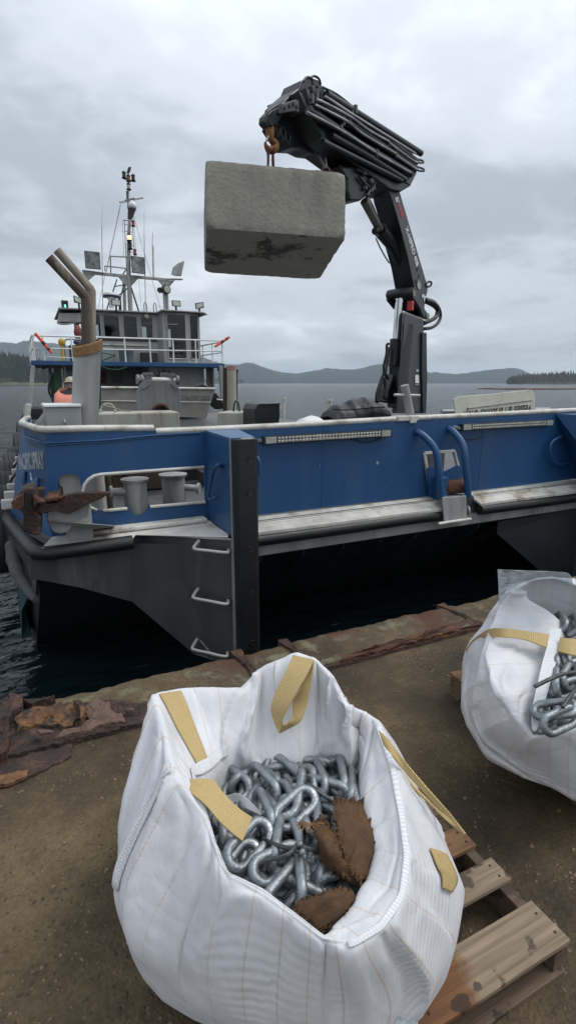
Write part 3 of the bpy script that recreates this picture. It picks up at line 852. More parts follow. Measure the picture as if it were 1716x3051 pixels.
# flat grey plates either side of the knee, left of the bow
gp = MB()
gp.prism([(-0.021,4.4,0.483), (0.74,4.4,0.398), (0.707,4.4,-0.101), (0.296,4.4,0.104), (-0.051,4.4,0.239)], (0, 0.03, 0))
gp.build('bow_plate', HULLG, boat, 0.004)
gp = MB()
gp.prism([(0.73, 4.396, 0.42), (0.707, 4.396, -0.10), (1.13, 4.10, -0.54), (1.26, 4.0, -0.58), (1.42, 4.0, -0.58), (1.42, 4.0, 0.42)], (0, 0.03, 0))
gp.build('bow_plate', HULLG, boat)
for i in range(9):
    x = 1.9 + i * 0.46
    fr = MB(); fr.prism([(x, 4.44, 0.14), (x, 5.0, -0.3), (x, 4.78, -0.22), (x, 4.46, 0.06)], (0.03, 0, 0)); fr.build('hull_frame', HULLD, boat)
st = MB()
st.box(1.63, 6.35, 4.375, 4.45, 0.145, 0.265)
st.build('rubbing_plate', ALU, boat, 0.01)

# deck
dk = MB(); dk.box(0.42, 9.2, 5.6, 25.4, 0.285, DZ); dk.box(0.16, 9.0, 4.6, 5.6, 0.285, DZ)
dk.build('deck', DECKM, boat)
# weld seams and paint chips on the bow plating
wl = MB()
for x in (2.62, 4.72): wl.bar((x, 4.549, 0.50), (x + 0.012, 4.549, 1.30), 0.010, 0.004)
tag(wl.build('plate_seam', BLUE, boat), kind='stuff')
wc_ = MB(); rc = random.Random(12)
for i in range(16):
    x = rc.uniform(1.75, 6.0) if i % 3 else rc.uniform(0.3, 1.3); z = rc.uniform(0.56, 1.26)
    if 3.8 < x < 4.6 or (x < 1.45 and z < 1.02): continue
    r_ = rc.choice((0.002, 0.003, 0.003, 0.005)); n_ = 7; hgt = rc.choice((1, 1, 2.5, 5))
    wc_.prism([(x + r_ * math.cos(6.283 * k / n_) * rc.uniform(0.5, 1.2), 4.5475, z + r_ * hgt * math.sin(6.283 * k / n_) * rc.uniform(0.5, 1.2)) for k in range(n_)], (0, 0.002, 0))
wc_.prism([(3.28 + 0.017 * math.cos(0.7 * k), 4.547, 0.905 + 0.022 * math.sin(0.7 * k) * (0.6 + 0.4 * (k % 2))) for k in range(9)], (0, 0.002, 0))
tag(wc_.build('paint_chip', mat('bare primer', (0.30, 0.36, 0.42), (0.2, 0.25, 0.3), 0.6, 0, 30), boat), kind='stuff')

# bow bulwark with the mooring slot, fairlead slot and roller opening
def arc(cx, cz, r, a0, a1, y, n=8):
    return [(cx + r * math.cos(R(a0 + (a1 - a0) * k / n)), y, cz + r * math.sin(R(a0 + (a1 - a0) * k / n))) for k in range(n + 1)]
yb = 4.55
outer = [(0.17, yb, 0.5), (3.99, yb, 0.49), (4.55, yb, 0.49), (9.03, yb, 0.49), (9.03, yb, 1.36), (6.0, yb, 1.347), (3.5, yb, 1.325), (1.95, yb, 1.305), (1.44, yb, 1.303), (1.04, yb, 1.32), (0.6, yb, 1.345), (0.17, yb, 1.362)]
slot = arc(0.55, 0.835, 0.15, 270, 90, yb) + [(1.425, yb, 0.987), (1.425, yb, 0.672), (0.93, yb, 0.677)] + arc(0.835, 0.695, 0.085, 12, -192, yb, 9) + [(0.74, yb, 0.682)]
fair = [tuple(p) for p in rrect((0.225, yb, 0.70), (1, 0, 0), (0, 0, 1), 0.17, 0.305, 0.06)]
roll = [(4.01, yb, 0.53), (3.885, yb, 0.972), (4.305, yb, 0.975), (4.50, yb, 0.53)]
bw = MB(); bw.prism(outer, (0, 0.03, 0), [slot, fair, roll])
bulwark = bw.build('bow_bulwark', BLUE, boat)
sl = MB()
sl.tube([p for p in arc(0.55, 0.835, 0.152, 250, 90, yb - 0.005)] + [(0.9, yb - 0.005, 0.988), (1.42, yb - 0.005, 0.988)], 0.014, 8)
sl.tube([(0.545, yb - 0.005, 0.683), (0.74, yb - 0.005, 0.683)] , 0.014, 8)
sl.tube([(0.93, yb - 0.005, 0.678), (1.42, yb - 0.005, 0.672)], 0.014, 8)
sl.build('slot_rim', ALUW, bulwark, smooth=True)
kn = MB()
kn.tube([(0.02, 5.3, 1.255), (0.09, 4.9, 1.256), (0.165, yb - 0.006, 1.258), (0.6, yb - 0.006, 1.262), (1.0, yb - 0.006, 1.285), (1.4, yb - 0.006, 1.292)], 0.008, 8)
kn.tube([(0.015, 5.3, 1.235), (0.085, 4.9, 1.238), (0.165, yb - 0.005, 1.24), (0.6, yb - 0.005, 1.246), (1.0, yb - 0.005, 1.272), (1.4, yb - 0.005, 1.281)], 0.005, 8)
kn.build('bulwark_seam', BLUE, bulwark, smooth=True)
ro = MB()
for a, b in zip(roll, roll[1:] + roll[:1]):
    ro.bar((a[0], yb - 0.008, a[2]), (b[0], yb - 0.008, b[2]), 0.03, 0.03, up=(0, 1, 0))
ro.build('opening_frame', ALUW, bulwark, 0.004)
bx = MB(); bx.box(3.85, 4.55, 4.95, 4.98, 0.47, 1.15); bx.box(4.06, 4.08, 4.90, 4.95, 0.47, 1.1)
bx.build('opening_back_plate', ALU, boat)

# chamfered corner and side bulwark carrying the name
def side_plate(mb, x0, y0, x1, y1, xb0, xb1, z0, z1a, z1b, t=0.03):
    mb.hexa([(xb0, y0, z0), (xb1, y1, z0), (x1, y1, z1b), (x0, y0, z1a)], [(xb0 + t, y0 + 0.005, z0), (xb1 + t, y1, z0), (x1 + t, y1, z1b), (x0 + t, y0 + 0.005, z1a)])
cs = MB()
side_plate(cs, 0.168, 4.55, 0.02, 5.60, 0.14, -0.16, 0.5, 1.362, 1.34)
sb = cs.build('side_bulwark', BLUE, boat)
text('PACIFIC SPRAY', (-0.032,5.35,0.951), Vector((0.134,4.66,1.044)) - Vector((-0.032,5.35,0.951)), (0.02, 0, 1), 0.78, 0.145, WHITE, sb, 'ship_name', 0.010, outline=0.034)
ts = MB()
ts.lathe((0.055, 4.94, 0.80), [(0.012, 0.0), (0.03, 0.02), (0.012, 0.045), (0.006, 0.10)], 8)
for k in (-1, 0, 1):
    ts.cyl((0.05, 4.93 + k * 0.012, 0.88), (0.05 - 0.01, 4.93 + k * 0.045, 0.93 + 0.05 * (k == 0)), 0.005, 6)
ts.build('white_emblem', WHITE, sb)
cs = MB()
side_plate(cs, 0.02, 5.60, 0.12, 8.0, -0.16, -0.06, 0.4, 1.34, 1.28)
side_plate(cs, 0.06, 8.0, 0.52, 24.5, -0.06, 0.38, 0.28, 0.85, 0.6)
side_plate(cs, 9.02, 4.55, 9.3, 5.60, 9.06, 9.36, 0.3, 1.362, 0.5)
cs.build('side_bulwark', BLUE, boat)
for q in ((-0.17,5.35,0.65), (-0.146,5.6,0.678), (-0.124,5.9,0.7), (-0.105,6.3,0.715), (-0.083,6.7,0.731), (-0.063,7.1,0.752), (-0.045,7.5,0.772)):
    w = MB(); w.box(q[0] - 0.05, q[0] + 0.06, q[1] - 0.03, q[1] + 0.03, q[2] - 0.045, q[2] + 0.045); w.build('side_bracket', ALUW, boat, 0.012)
hp = MB()
for (y, x) in ((4.78, 0.09), (5.2, 0.0)):
    hp.tube([(x, y, 0.80), (x - 0.015, y, 0.88), (x - 0.01, y + 0.02, 0.93), (x, y + 0.03, 0.95)], 0.022, 8)
hp.build('side_handhold', BLUE, boat, smooth=True)

# white deck-edge ledge
lg = MB()
lg.prism([(0.14, 4.55, 0.5), (1.435, 4.55, 0.5), (1.435, 4.0, 0.5), (1.41, 3.93, 0.5), (0.76, 4.36, 0.49), (0.73, 4.29, 0.485), (0.05, 4.29, 0.49)], (0, 0, 0.012))
lg.box(0.36, 1.40, 4.43, 4.55, 0.512, 0.55)
lg.build('deck_ledge', ALUW, boat, 0.012)
lg = MB()
lg.prism([(1.63, 4.55, 0.45), (4.07, 4.55, 0.45), (4.07, 4.30, 0.37), (1.63, 4.30, 0.37)], (0, 0, 0.03))
lg.tube([(1.63, 4.44, 0.43), (4.07, 4.44, 0.43)], 0.035, 8)
lg.prism([(4.53, 4.55, 0.45), (6.45, 4.55, 0.45), (6.45, 4.30, 0.37), (4.53, 4.30, 0.37)], (0, 0, 0.03))
lg.tube([(4.53, 4.44, 0.43), (6.45, 4.44, 0.43)], 0.035, 8)
lg.build('deck_ledge', ALUW, boat, 0.006)
def cap_tube(name, pts, r, m, par, n=14):
    mb = MB(); mb.tube(pts, r, n); return mb.build(name, m, par, smooth=True)
cap_tube('rubber_fender', [(-0.22, 5.75, 0.47), (-0.19, 5.55, 0.47), (-0.02, 4.5, 0.455), (0.02, 4.34, 0.452), (0.10, 4.30, 0.45), (0.4, 4.29, 0.455), (0.72, 4.29, 0.46)], 0.056, RUBB, boat)
cap_tube('rubber_fender', [(-0.24, 5.8, 0.45), (-0.16, 8, 0.43), (0.06, 14, 0.38), (0.38, 24, 0.3)], 0.06, RUBB, boat)
cap_tube('rubber_fender', [(1.63, 4.335, 0.315), (2.8, 4.33, 0.318), (4.05, 4.335, 0.322)], 0.058, RUBB, boat)
cap_tube('rubber_fender', [(4.55, 4.335, 0.318), (5.4, 4.33, 0.31), (6.4, 4.335, 0.305)], 0.058, RUBB, boat)
hw = MB()     # hawse lip and its wrinkled pad below the left corner
hw.hexa([(0.03, 4.43, 0.40), (-0.2, 5.3, 0.36), (-0.15, 5.35, 0.0), (-0.03, 4.55, 0.03)], [(0.05, 4.46, 0.40), (-0.15, 5.35, 0.36), (-0.1, 5.4, 0.0), (0.0, 4.6, 0.03)])
hw.build('corner_plate', MATS['grey hull plate'], boat)
hw = MB()
pp = [(-0.17, 5.25, 0.30), (-0.17, 5.1, 0.20), (-0.14, 4.9, 0.12), (-0.08, 4.7, 0.05), (-0.03, 4.5, 0.02)]
hw.tube(spline(pp, 24), [0.058 + 0.004 * math.sin(k * 1.3) - 0.03 * (k / 24) ** 3 for k in range(25)], 10)
hw.build('corner_pad', mat('grey chafing pad', (0.075, 0.075, 0.073), (0.045, 0.045, 0.045), 0.8, 0, 9, 0.5, 30), boat, smooth=True)

# top rail tubes
cap_tube('top_rail', spline([(0.02, 5.6, 1.35), (0.045, 5.3, 1.355), (0.10, 4.85, 1.36), (0.17, 4.565, 1.362), (0.5, 4.565, 1.358), (1.0, 4.565, 1.343)], 20), 0.028, ALUW, boat)
cap_tube('top_rail', spline([(1.02, 4.572, 1.314), (1.44, 4.57, 1.314), (2.2, 4.57, 1.322), (3.5, 4.57, 1.346), (4.6, 4.57, 1.358), (6.1, 4.57, 1.376), (7.0, 4.57, 1.38), (9.05, 4.57, 1.38)], 30), 0.029, ALUW, boat)
cap_tube('top_rail', [(0.02, 5.6, 1.35), (0.07, 6.8, 1.32), (0.12, 7.9, 1.27)], 0.028, ALUW, boat)

# push knees
def knee(x0, x1, flip, y0=3.89):
    k = MB()
    if not flip:
        a = [(x0, y0, 0.50), (x0, y0, 1.292), (x0 + 0.004, 4.55, 1.302), (x0 + 0.012, 4.55, 0.50)]
        b = [(x1, y0, 0.50), (x1, y0, 1.292), (x1 + 0.09, 4.55, 1.302), (x1 + 0.10, 4.55, 0.50)]
    else:
        a = [(x0, y0, 0.50), (x0, y0, 1.335), (x0 - 0.30, 4.55, 1.343), (x0 + 0.28, 4.55, 0.50)]
        b = [(x1, y0, 0.50), (x1, y0, 1.335), (x1, 4.55, 1.343), (x1, 4.55, 0.50)]
    k.hexa(a, b)
    return k.build('push_knee', BLUE, boat, 0.006)
knee1 = knee(1.435, 1.62, False)
knee(6.20, 6.52, True)
k = MB()
k.prism([(1.437,4.543,1.305), (1.437,3.901,1.294), (1.437, 3.86, 1.297), (1.62, 3.86, 1.297), (1.74, 4.55, 1.306)], (0, 0, 0.006))
k.build('knee_top_plate', mat('pale blue paint', (0.05, 0.11, 0.22), (0.035, 0.085, 0.18), 0.4, 0, 5, 0.05), boat)  # paler blue than the knee sides
kp = MB()
kp.prism([(0.759, 4.473, 0.484), (0.75, 4.482, 0.294), (1.269, 4.015, -0.55), (1.34, 3.95, -0.72), (1.413, 3.886, -0.72), (1.413, 3.886, 0.50)], (0.018, 0.020, 0))
kp.build('knee_plate', HULLG, boat)
kp = MB()
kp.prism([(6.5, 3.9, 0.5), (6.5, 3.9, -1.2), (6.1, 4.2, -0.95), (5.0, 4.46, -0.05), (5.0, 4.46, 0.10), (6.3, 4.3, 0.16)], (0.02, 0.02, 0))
kp.prism([(6.52, 3.95, 0.4), (9.3, 4.45, 0.3), (9.3, 4.45, -1.2), (6.52, 3.95, -1.2)], (0, 0.03, 0))  # added plate out of view, blocks sky reflections in the water
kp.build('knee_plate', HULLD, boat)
we = MB()
we.bar((0.752, 4.478, 0.294), (1.269, 4.012, -0.55), 0.012, 0.012)
we.bar((1.422, 3.876, 0.50), (1.422, 3.876, -0.72), 0.018, 0.018)
we.bar((1.43, 3.884, 0.50), (1.43, 3.884, 1.295), 0.016, 0.016)
we.bar((0.757, 4.468, 0.484), (1.413, 3.88, 0.50), 0.014, 0.014)
we.build('weld_seam', ALU, boat)
def post(x0, x1, yf):
    p = MB()
    p.prism([(x0, yf + 0.11, -0.75), (x0, yf + 0.03, -0.75), (x0 + 0.03, yf, -0.75), (x1 - 0.03, yf, -0.75), (x1, yf + 0.03, -0.75), (x1, yf + 0.11, -0.75)], (0, 0, 2.045))
    o = p.build('rubber_knee_post', RUBB, boat, 0.006)
    for z in (1.137, 0.886, 0.423, 0.047, -0.391):
        h = MB(); h.lathe(((x0 + x1) / 2 + 0.02, yf - 0.002, z), [(0.026, 0.0), (0.024, 0.005), (0.018, 0.003), (0.017, 0.0035)], 14, (0, -1, 0))
        h.build('bolt_hole', BLACK, o)
    return o
post(1.432, 1.630, 3.80)
post(6.27, 6.47, 3.80)
c_ = MB(); c_.box(1.50, 1.60, 3.815, 3.89, 1.293, 1.300); c_.build('post_cap', ALU, boat, 0.003)
for (a, b) in (((485, 1370), (578, 1387)), ((485, 1495), (577, 1516)), ((485, 1620), (577, 1645))):
    pass
nrm = Vector((-0.66, -0.75, 0))
for A, B in (((1.178,4.02,0.453), (1.395,3.87,0.409)), ((1.155,4.02,0.046), (1.38,3.87,-0.023)), ((1.13,4.02,-0.399), (1.361,3.87,-0.483))):
    A = Vector(A); B = Vector(B)
    g = MB(); A2 = A + nrm * 0.085 + Vector((0, 0, -0.012)); B2 = B + nrm * 0.06
    g.tube(spline([A + Vector((0.02, 0.02, 0.02)), A + nrm * 0.05, A2 + (B - A) * 0.06, A2.lerp(B2, 0.5), B2 - (B - A) * 0.08, B + nrm * 0.03, B + Vector((0.0, 0.03, 0))], 30), 0.0135, 9)
    g.build('ladder_rung', ALU, boat, smooth=True)
g = MB(); g.tube(spline([(1.43,4.111,1.057), (1.38,4.034,1.074), (1.37,4.136,1.025), (1.37,4.22,0.903), (1.37,4.297,0.781), (1.385,4.282,0.751), (1.43,4.278,0.762)], 30), 0.017, 9)
g.build('grab_handle', BLUE, boat, smooth=True)
g = MB(); g.tube(spline([(6.109,4.545,1.057), (5.929,4.48,1.055), (5.803,4.47,1.009), (5.776,4.47,0.913), (5.853,4.47,0.796), (5.987,4.48,0.721), (6.247,4.545,0.706)], 30), 0.019, 9)
g.build('grab_handle', BLUE, boat, smooth=True)
g = MB(); g.tube(spline([(1.84, 4.545, 1.06), (1.90, 4.48, 1.05), (1.92, 4.47, 0.97), (1.90, 4.48, 0.88), (1.84, 4.545, 0.86)], 20), 0.019, 9)
g.build('grab_handle', BLUE, boat, smooth=True)

# light bars on the bow bulwark
def light_bar(p, q, name):
    p = Vector(p); q = Vector(q)
    mb = MB(); mb.bar(p, q, 0.05, 0.075); o = mb.build('light_bar', BLACK, boat, 0.006)
    d = (q - p).normalized()
    f = Vector((0, -0.028, 0))
    a = MB(); a.bar(p + d * 0.02 + f, p + d * 0.13 + f, 0.008, 0.058); a.bar(q - d * 0.13 + f, q - d * 0.02 + f, 0.008, 0.058)
    a.build('end_reflector', LENS, o, 0.002)
    L = (q - p).length - 0.28
    nl = int(L / 0.035)
    for row in (-0.014, 0.014):
        e = MB()
        for k in range(nl):
            c = p + d * (0.14 + (k + 0.5) * L / nl) + Vector((0, -0.029, row))
            e.add([c + d * -0.015 + Vector((0, 0, -0.012)), c + d * 0.015 + Vector((0, 0, -0.012)), c + d * 0.015 + Vector((0, 0, 0.012)), c + d * -0.015 + Vector((0, 0, 0.012)), c + Vector((0, -0.006, 0))],
                  [(0, 1, 4), (1, 2, 4), (2, 3, 4), (3, 0, 4), (3, 2, 1, 0)])
        tag(e.build('led_row', LENS, o), kind='stuff')
    return o
lb1 = light_bar((1.964,4.5,1.202), (3.393,4.5,1.213), 'light_bar')
lb2 = light_bar((4.336,4.5,1.236), (5.802,4.5,1.242), 'light_bar')
wv = MB(); wv.tube(spline([(3.316,4.54,1.168), (3.212,4.53,1.133), (3.091,4.53,1.131), (2.947,4.53,1.169)], 14), 0.006, 6)
wv.tube(spline([(4.264,4.53,1.206), (4.318,4.52,1.149), (4.509,4.53,1.091), (4.727,4.54,1.116)], 14), 0.006, 6)
wv.build('lamp_cable', HOSE, boat, smooth=True)
bk = MB(); bk.bar((4.248,4.53,1.25), (4.347,4.51,1.222), 0.03, 0.03); bk.bar((1.929,4.53,1.2), (1.976,4.51,1.2), 0.03, 0.03); bk.build('lamp_bracket', GALV, boat, 0.004)

# roller fairlead with its two blue hoops
for pts in ([(3.76,4.54,1.208), (3.784,4.47,1.179), (3.842,4.38,1.085), (3.876,4.33,0.976), (3.894,4.31,0.81), (3.923,4.31,0.659), (3.955,4.32,0.516)],
            [(4.203,4.54,1.225), (4.215,4.47,1.191), (4.248,4.38,1.091), (4.255,4.33,0.984), (4.277,4.31,0.804), (4.31,4.31,0.649), (4.347,4.32,0.497)]):
    g = MB(); g.tube(spline(pts, 36), 0.037, 12); g.build('fairlead_hoop', BLUE, boat, smooth=True)
dr = MB(); dr.lathe((4.069,4.43,0.596), [(0.075, 0), (0.085, 0.01), (0.076, 0.04), (0.076, 0.24), (0.085, 0.27), (0.08, 0.285)], 22, (1, 0, 0))
dr.build('fairlead_roller', RUST, boat, smooth=True)
ck = MB()
ck.prism([(3.908,4.5,0.803), (3.944,4.5,0.836), (4.017,4.5,0.818), (4.117,4.5,0.762), (4.163,4.5,0.763), (4.246,4.5,0.789), (4.331,4.5,0.819), (4.41,4.5,0.791), (4.456,4.5,0.742), (4.517,4.5,0.439), (3.96,4.5,0.491)], (0, 0.02, 0))
ck.box(4.00, 4.09, 4.36, 4.5, 0.47, 0.72)
ck.build('fairlead_cheek', BLUE, boat, 0.004)
fb = MB()
fb.hexa([(3.922,4.26,0.531), (4.258,4.26,0.521), (4.277,4.24,0.261), (3.954,4.24,0.271)], [(4.043,4.5,0.505), (4.452,4.5,0.491), (4.376,4.4,0.288), (4.001,4.4,0.283)])
fb.lathe((4.347,4.32,0.331), [(0.055, 0), (0.055, 0.02)], 14, (1, -0.4, 0))
fb.build('fairlead_bracket', ALU, boat, 0.006)
ft = MB(); ft.tube([(3.855,4.22,0.261), (4.054,4.21,0.267), (4.309,4.22,0.262)], 0.018, 10); ft.build('bracket_foot', ALUW, boat, smooth=True)

# pipe post with cross bar on the rail
pp = MB(); pp.tube([(3.727,4.62,1.396), (3.681,4.62,1.541), (3.635,4.62,1.688)], 0.044, 14); pp.build('tow_post', ALU, boat, smooth=True)
pp = MB(); pp.tube([(3.498,4.6,1.592), (3.859,4.64,1.58)], 0.014, 10); pp.build('post_crossbar', ALUW, boat, smooth=True)
pp = MB(); pp.box(3.50, 3.78, 4.53, 4.66, 1.325, 1.378); pp.box(3.66, 3.74, 4.515, 4.55, 1.30, 1.375); pp.build('post_clamp', ALUW, boat, 0.008)
pp = MB(); pp.tube([(4.59,5.1,1.371), (6.482,5.1,1.359)], 0.028, 10); pp.build('inner_rail', ALU, boat, smooth=True)

# bollards behind the slot
def bollard(x, y, rr, ztop, bars):
    b = MB(); b.lathe((x, y, DZ), [(rr, 0), (rr, ztop - DZ - 0.03), (rr * 1.18, ztop - DZ - 0.02), (rr * 1.22, ztop - DZ), (rr * 0.9, ztop - DZ + 0.006)], 22)
    o = b.build('bollard', ALU, boat, smooth=True)
    c = MB()
    for (p, q) in bars:
        c.tube([p, q], 0.034, 10); c.lathe(q, [(0.055, -0.012), (0.055, 0.012)], 14, Vector(q) - Vector(p))
    c.build('bollard_pin', ALU, o, smooth=True)
    return o
bollard(0.845, 4.70, 0.098, 0.905, [((0.80, 4.70, 0.80), (0.64, 4.70, 0.805))])
bollard(1.28, 5.10, 0.112, 0.855, [((1.36, 5.08, 0.72), (1.50, 5.0, 0.71))])
ib = MB(); ib.tube([(0.62, 5.2, 0.47), (0.62, 5.2, 1.2)], 0.04, 10); ib.build('inner_stanchion', ALUW, boat, smooth=True)
ib = MB(); ib.tube([(0.70, 5.25, 0.47), (0.70, 5.25, 1.2)], 0.028, 10); ib.build('inner_pipe', RPIPE, boat, smooth=True)
ib = MB(); ib.box(0.28, 0.58, 5.0, 5.4, 0.47, 1.2); ib.build('inner_locker', ALU, boat, 0.01)
ib = MB(); ib.box(0.24, 0.40, 4.62, 4.66, 0.46, 1.05); ib.build('fairlead_liner', ALU, boat)
ib = MB(); ib.box(1.7, 2.3, 6.9, 7.3, 0.3, 0.80); ib.box(2.4, 2.9, 7.3, 7.9, 0.3, 0.85); ib.build('machinery_box', BLACK, boat, 0.02)
ib = MB(); ib.box(0.9, 1.6, 6.4, 7.3, 0.47, 0.72); ib.box(2.0, 2.4, 6.3, 6.7, 0.47, 0.62); ib.build('deck_crate', BROWNP, boat, 0.01)
ib = MB()
for k in range(3): ib.tube(spline([(0.75 + 0.02 * k, 5.0 + k * 0.2, 0.95 - 0.06 * k), (0.9, 5.3, 0.85), (1.1, 5.5, 0.95), (1.35, 5.45, 1.05)], 16), 0.014, 7)
ib.build('winch_chain', RUST, boat, smooth=True)

# anchor roller cheek and tray under the anchor
ar = MB()
cir = [(0.121,4.22,0.686), (0.112,4.22,0.738), (0.122,4.22,0.788), (0.161,4.22,0.823), (0.231,4.22,0.846), (0.314,4.22,0.847), (0.421,4.22,0.849), (0.393,4.22,0.722), (0.301,4.22,0.695), (0.253,4.22,0.63), (0.196,4.22,0.612), (0.143,4.22,0.634)]
ar.prism(cir, (0.0, 0.03, 0)); ar.build('anchor_roller_cheek', ALU, boat, 0.006)
ar = MB(); ar.box(0.245, 0.44, 4.40, 4.60, 0.47, 0.80); ar.build('anchor_pocket', ALU, boat, 0.01)
ar = MB(); ar.hexa([(0.108,4.12,0.747), (0.326,4.2,0.682), (0.602,4.28,0.611), (0.443,4.28,0.601)], [(0.133,4.5,0.659), (0.35,4.5,0.618), (0.624,4.5,0.562), (0.467,4.5,0.554)]); ar.build('anchor_tray', ALU, boat)

# ------------------------------------------------------------------ upper deck, wheelhouse, mast (all parts of the boat)
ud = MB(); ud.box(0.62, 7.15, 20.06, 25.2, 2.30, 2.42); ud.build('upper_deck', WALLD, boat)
ud = MB(); ud.box(0.60, 7.16, 20.0, 20.06, 2.285, 2.43); ud.box(0.56, 0.62, 20.0, 25.2, 2.285, 2.43); ud.box(7.15, 7.20, 20.0, 25.2, 2.285, 2.43); ud.build('deck_fascia', BLUE, boat, 0.01)
for (a, b) in (((0.597,20,2.261), (0.34,20,0.745)), ((7.035,20,2.347), (7.081,20,1.111))):
    p = MB(); p.bar(a, b, 0.13, 0.13); p.build('deck_support', ALU, boat, 0.02)
def cyl_rail(name, segs, r, m, par):
    mb = MB()
    for a, b in segs: mb.tube([a, b], r, 8)
    return mb.build(name, m, par, smooth=True)
xs = [0.68, 0.97, 1.84, 2.66, 3.57, 4.44, 5.27, 6.11, 7.14]
for x in xs:
    cyl_rail('railing_post', [((x, 20.03, 2.43), (x, 20.03, 3.225))], 0.026, WHITE, boat)
cyl_rail('handrail', [((0.66, 20.03, 3.205), (7.16, 20.03, 3.255))], 0.026, WHITE, boat)
cyl_rail('mid_rail', [((0.66, 20.03, 2.81), (7.16, 20.03, 2.875))], 0.022, WHITE, boat)
for x, zz in ((0.66, 0.0), (7.14, 0.0)):
    cyl_rail('handrail', [((x, 20.03, 3.22), (x, 24.8, 3.22))], 0.026, WHITE, boat)
    cyl_rail('mid_rail', [((x, 20.03, 2.83), (x, 24.8, 2.83))], 0.022, WHITE, boat)
    for y in (21.2, 22.4, 23.6, 24.8):
        cyl_rail('railing_post', [((x, y, 2.43), (x, y, 3.22))], 0.024, WHITE, boat)
cyl_rail('low_rail', [((0.97, 20.1, 2.55), (2.1, 20.1, 2.53))], 0.02, WHITE, boat)

# wheelhouse: hollow, with real windows
wh = MB()
def wall_y(mb, y, x0, x1, z0, z1, holes, t=0.05):
    mb.prism([(x0, y, z0), (x1, y, z0), (x1, y, z1), (x0, y, z1)], (0, t, 0), [[(a + 0.0, y, c), (b, y, c), (b, y, d), (a, y, d)] for (a, b, c, d) in holes])
fw = [(2.72, 3.0, 3.34, 4.10), (3.10, 3.66, 3.34, 4.09), (3.79, 4.30, 3.34, 4.10), (4.42, 4.87, 3.34, 4.10)]
wall_y(wh, 21.3, 2.40, 5.02, 2.43, 4.20, fw)
front = wh.build('wheelhouse_wall', WALLW, boat)
wb = MB()   # corner bay on the right, tall windows
bayw = [(5.32, 6.03, 2.60, 4.22)]
wall_y(wb, 20.95, 5.16, 6.12, 2.43, 4.27, bayw)
wb.prism([(6.12, 20.95, 2.43), (6.66, 21.25, 2.43), (6.66, 21.25, 4.27), (6.12, 20.95, 4.27)], (-0.02, 0.05, 0), [[(6.19, 20.989, 2.60), (6.58, 21.206, 2.60), (6.58, 21.206, 4.22), (6.19, 20.989, 4.22)]])
wb.prism([(5.02, 21.3, 2.43), (5.16, 20.95, 2.43), (5.16, 20.95, 4.27), (5.02, 21.3, 4.27)], (0.04, 0.02, 0))
wb.build('wheelhouse_bay', WALLW, boat)
wr = MB()
wall_y(wr, 24.4, 2.40, 6.68, 2.43, 4.2, [(2.6, 3.35, 3.3, 4.05), (5.0, 5.30, 3.2, 4.05), (5.55, 6.35, 3.25, 4.0)])
wr.prism([(2.40, 21.3, 2.43), (2.40, 24.4, 2.43), (2.40, 24.4, 4.2), (2.40, 21.3, 4.2)], (0.05, 0, 0), [[(2.40, 22, 3.3), (2.40, 23.2, 3.3), (2.40, 23.2, 4.05), (2.40, 22, 4.05)]])
wr.prism([(6.64, 21.3, 2.43), (6.64, 24.4, 2.43), (6.64, 24.4, 4.2), (6.64, 21.3, 4.2)], (0.05, 0, 0), [[(6.64, 21.6, 3.0), (6.64, 22.6, 3.0), (6.64, 22.6, 4.05), (6.64, 21.6, 4.05)]])
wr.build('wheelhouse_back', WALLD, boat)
wi = MB(); wi.box(2.5, 4.95, 21.4, 21.9, 2.43, 3.25); wi.box(3.3, 3.9, 22.6, 23.1, 2.43, 3.7); wi.box(4.2, 4.9, 23.4, 24.3, 2.43, 3.9); wi.box(5.3, 6.5, 23.8, 24.3, 2.43, 3.2); wi.build('wheelhouse_interior', mat('dark interior', (0.03, 0.028, 0.026), None, 0.7), boat, 0.02)
for (a, b, c, d) in fw:
    f = MB(); f.tube(rrect((a, 21.292, c), (1, 0, 0), (0, 0, 1), b - a, d - c, 0.07), 0.022, 6, closed=True)
    w = f.build('window', ALU, boat, smooth=True)
    g = MB(); g.box(a, b, 21.31, 21.318, c, d); g.build('pane', GLASS, w)
f = MB(); f.tube(rrect((5.32, 20.942, 2.60), (1, 0, 0), (0, 0, 1), 0.71, 1.62, 0.07), 0.026, 6, closed=True); w = f.build('window', ALU, boat, smooth=True)
g = MB(); g.box(5.32, 6.03, 20.96, 20.968, 2.6, 4.22); g.build('pane', GLASS, w)
f = MB(); f.tube(rrect((6.19, 20.98, 2.60), (0.874, 0.486, 0), (0, 0, 1), 0.447, 1.62, 0.06), 0.026, 6, closed=True); w = f.build('window', ALU, boat, smooth=True)
g = MB(); g.prism([(6.19, 21.0, 2.6), (6.58, 21.217, 2.6), (6.58, 21.217, 4.22), (6.19, 21.0, 4.22)], (-0.004, 0.008, 0)); g.build('pane', GLASS, w)
f = MB(); f.box(2.45, 5.0, 21.27, 21.298, 3.22, 3.30); f.build('dark_band', BLACK, boat)
f = MB(); f.box(2.9, 4.6, 21.25, 21.298, 3.06, 3.10); f.build('wall_ledge', ALUW, boat)
rf = MB()
rf.prism([(1.62, 21.0, 4.19), (5.0, 21.1, 4.235), (5.1, 20.7, 4.29), (6.75, 20.9, 4.31), (7.0, 21.3, 4.30), (6.9, 24.7, 4.25), (1.7, 24.7, 4.19)], (0, 0, 0.045)); rf.build('wheelhouse_roof', ALU, boat, 0.008)
rf = MB()
rf.hexa([(1.532,21.2,3.774), (1.649,21.2,4.077), (2.412,21.2,4.117), (2.387,21.2,3.814)], [(1.71,23.5,3.912), (1.833,23.5,4.283), (2.669,23.5,4.327), (2.643,23.5,4.016)])
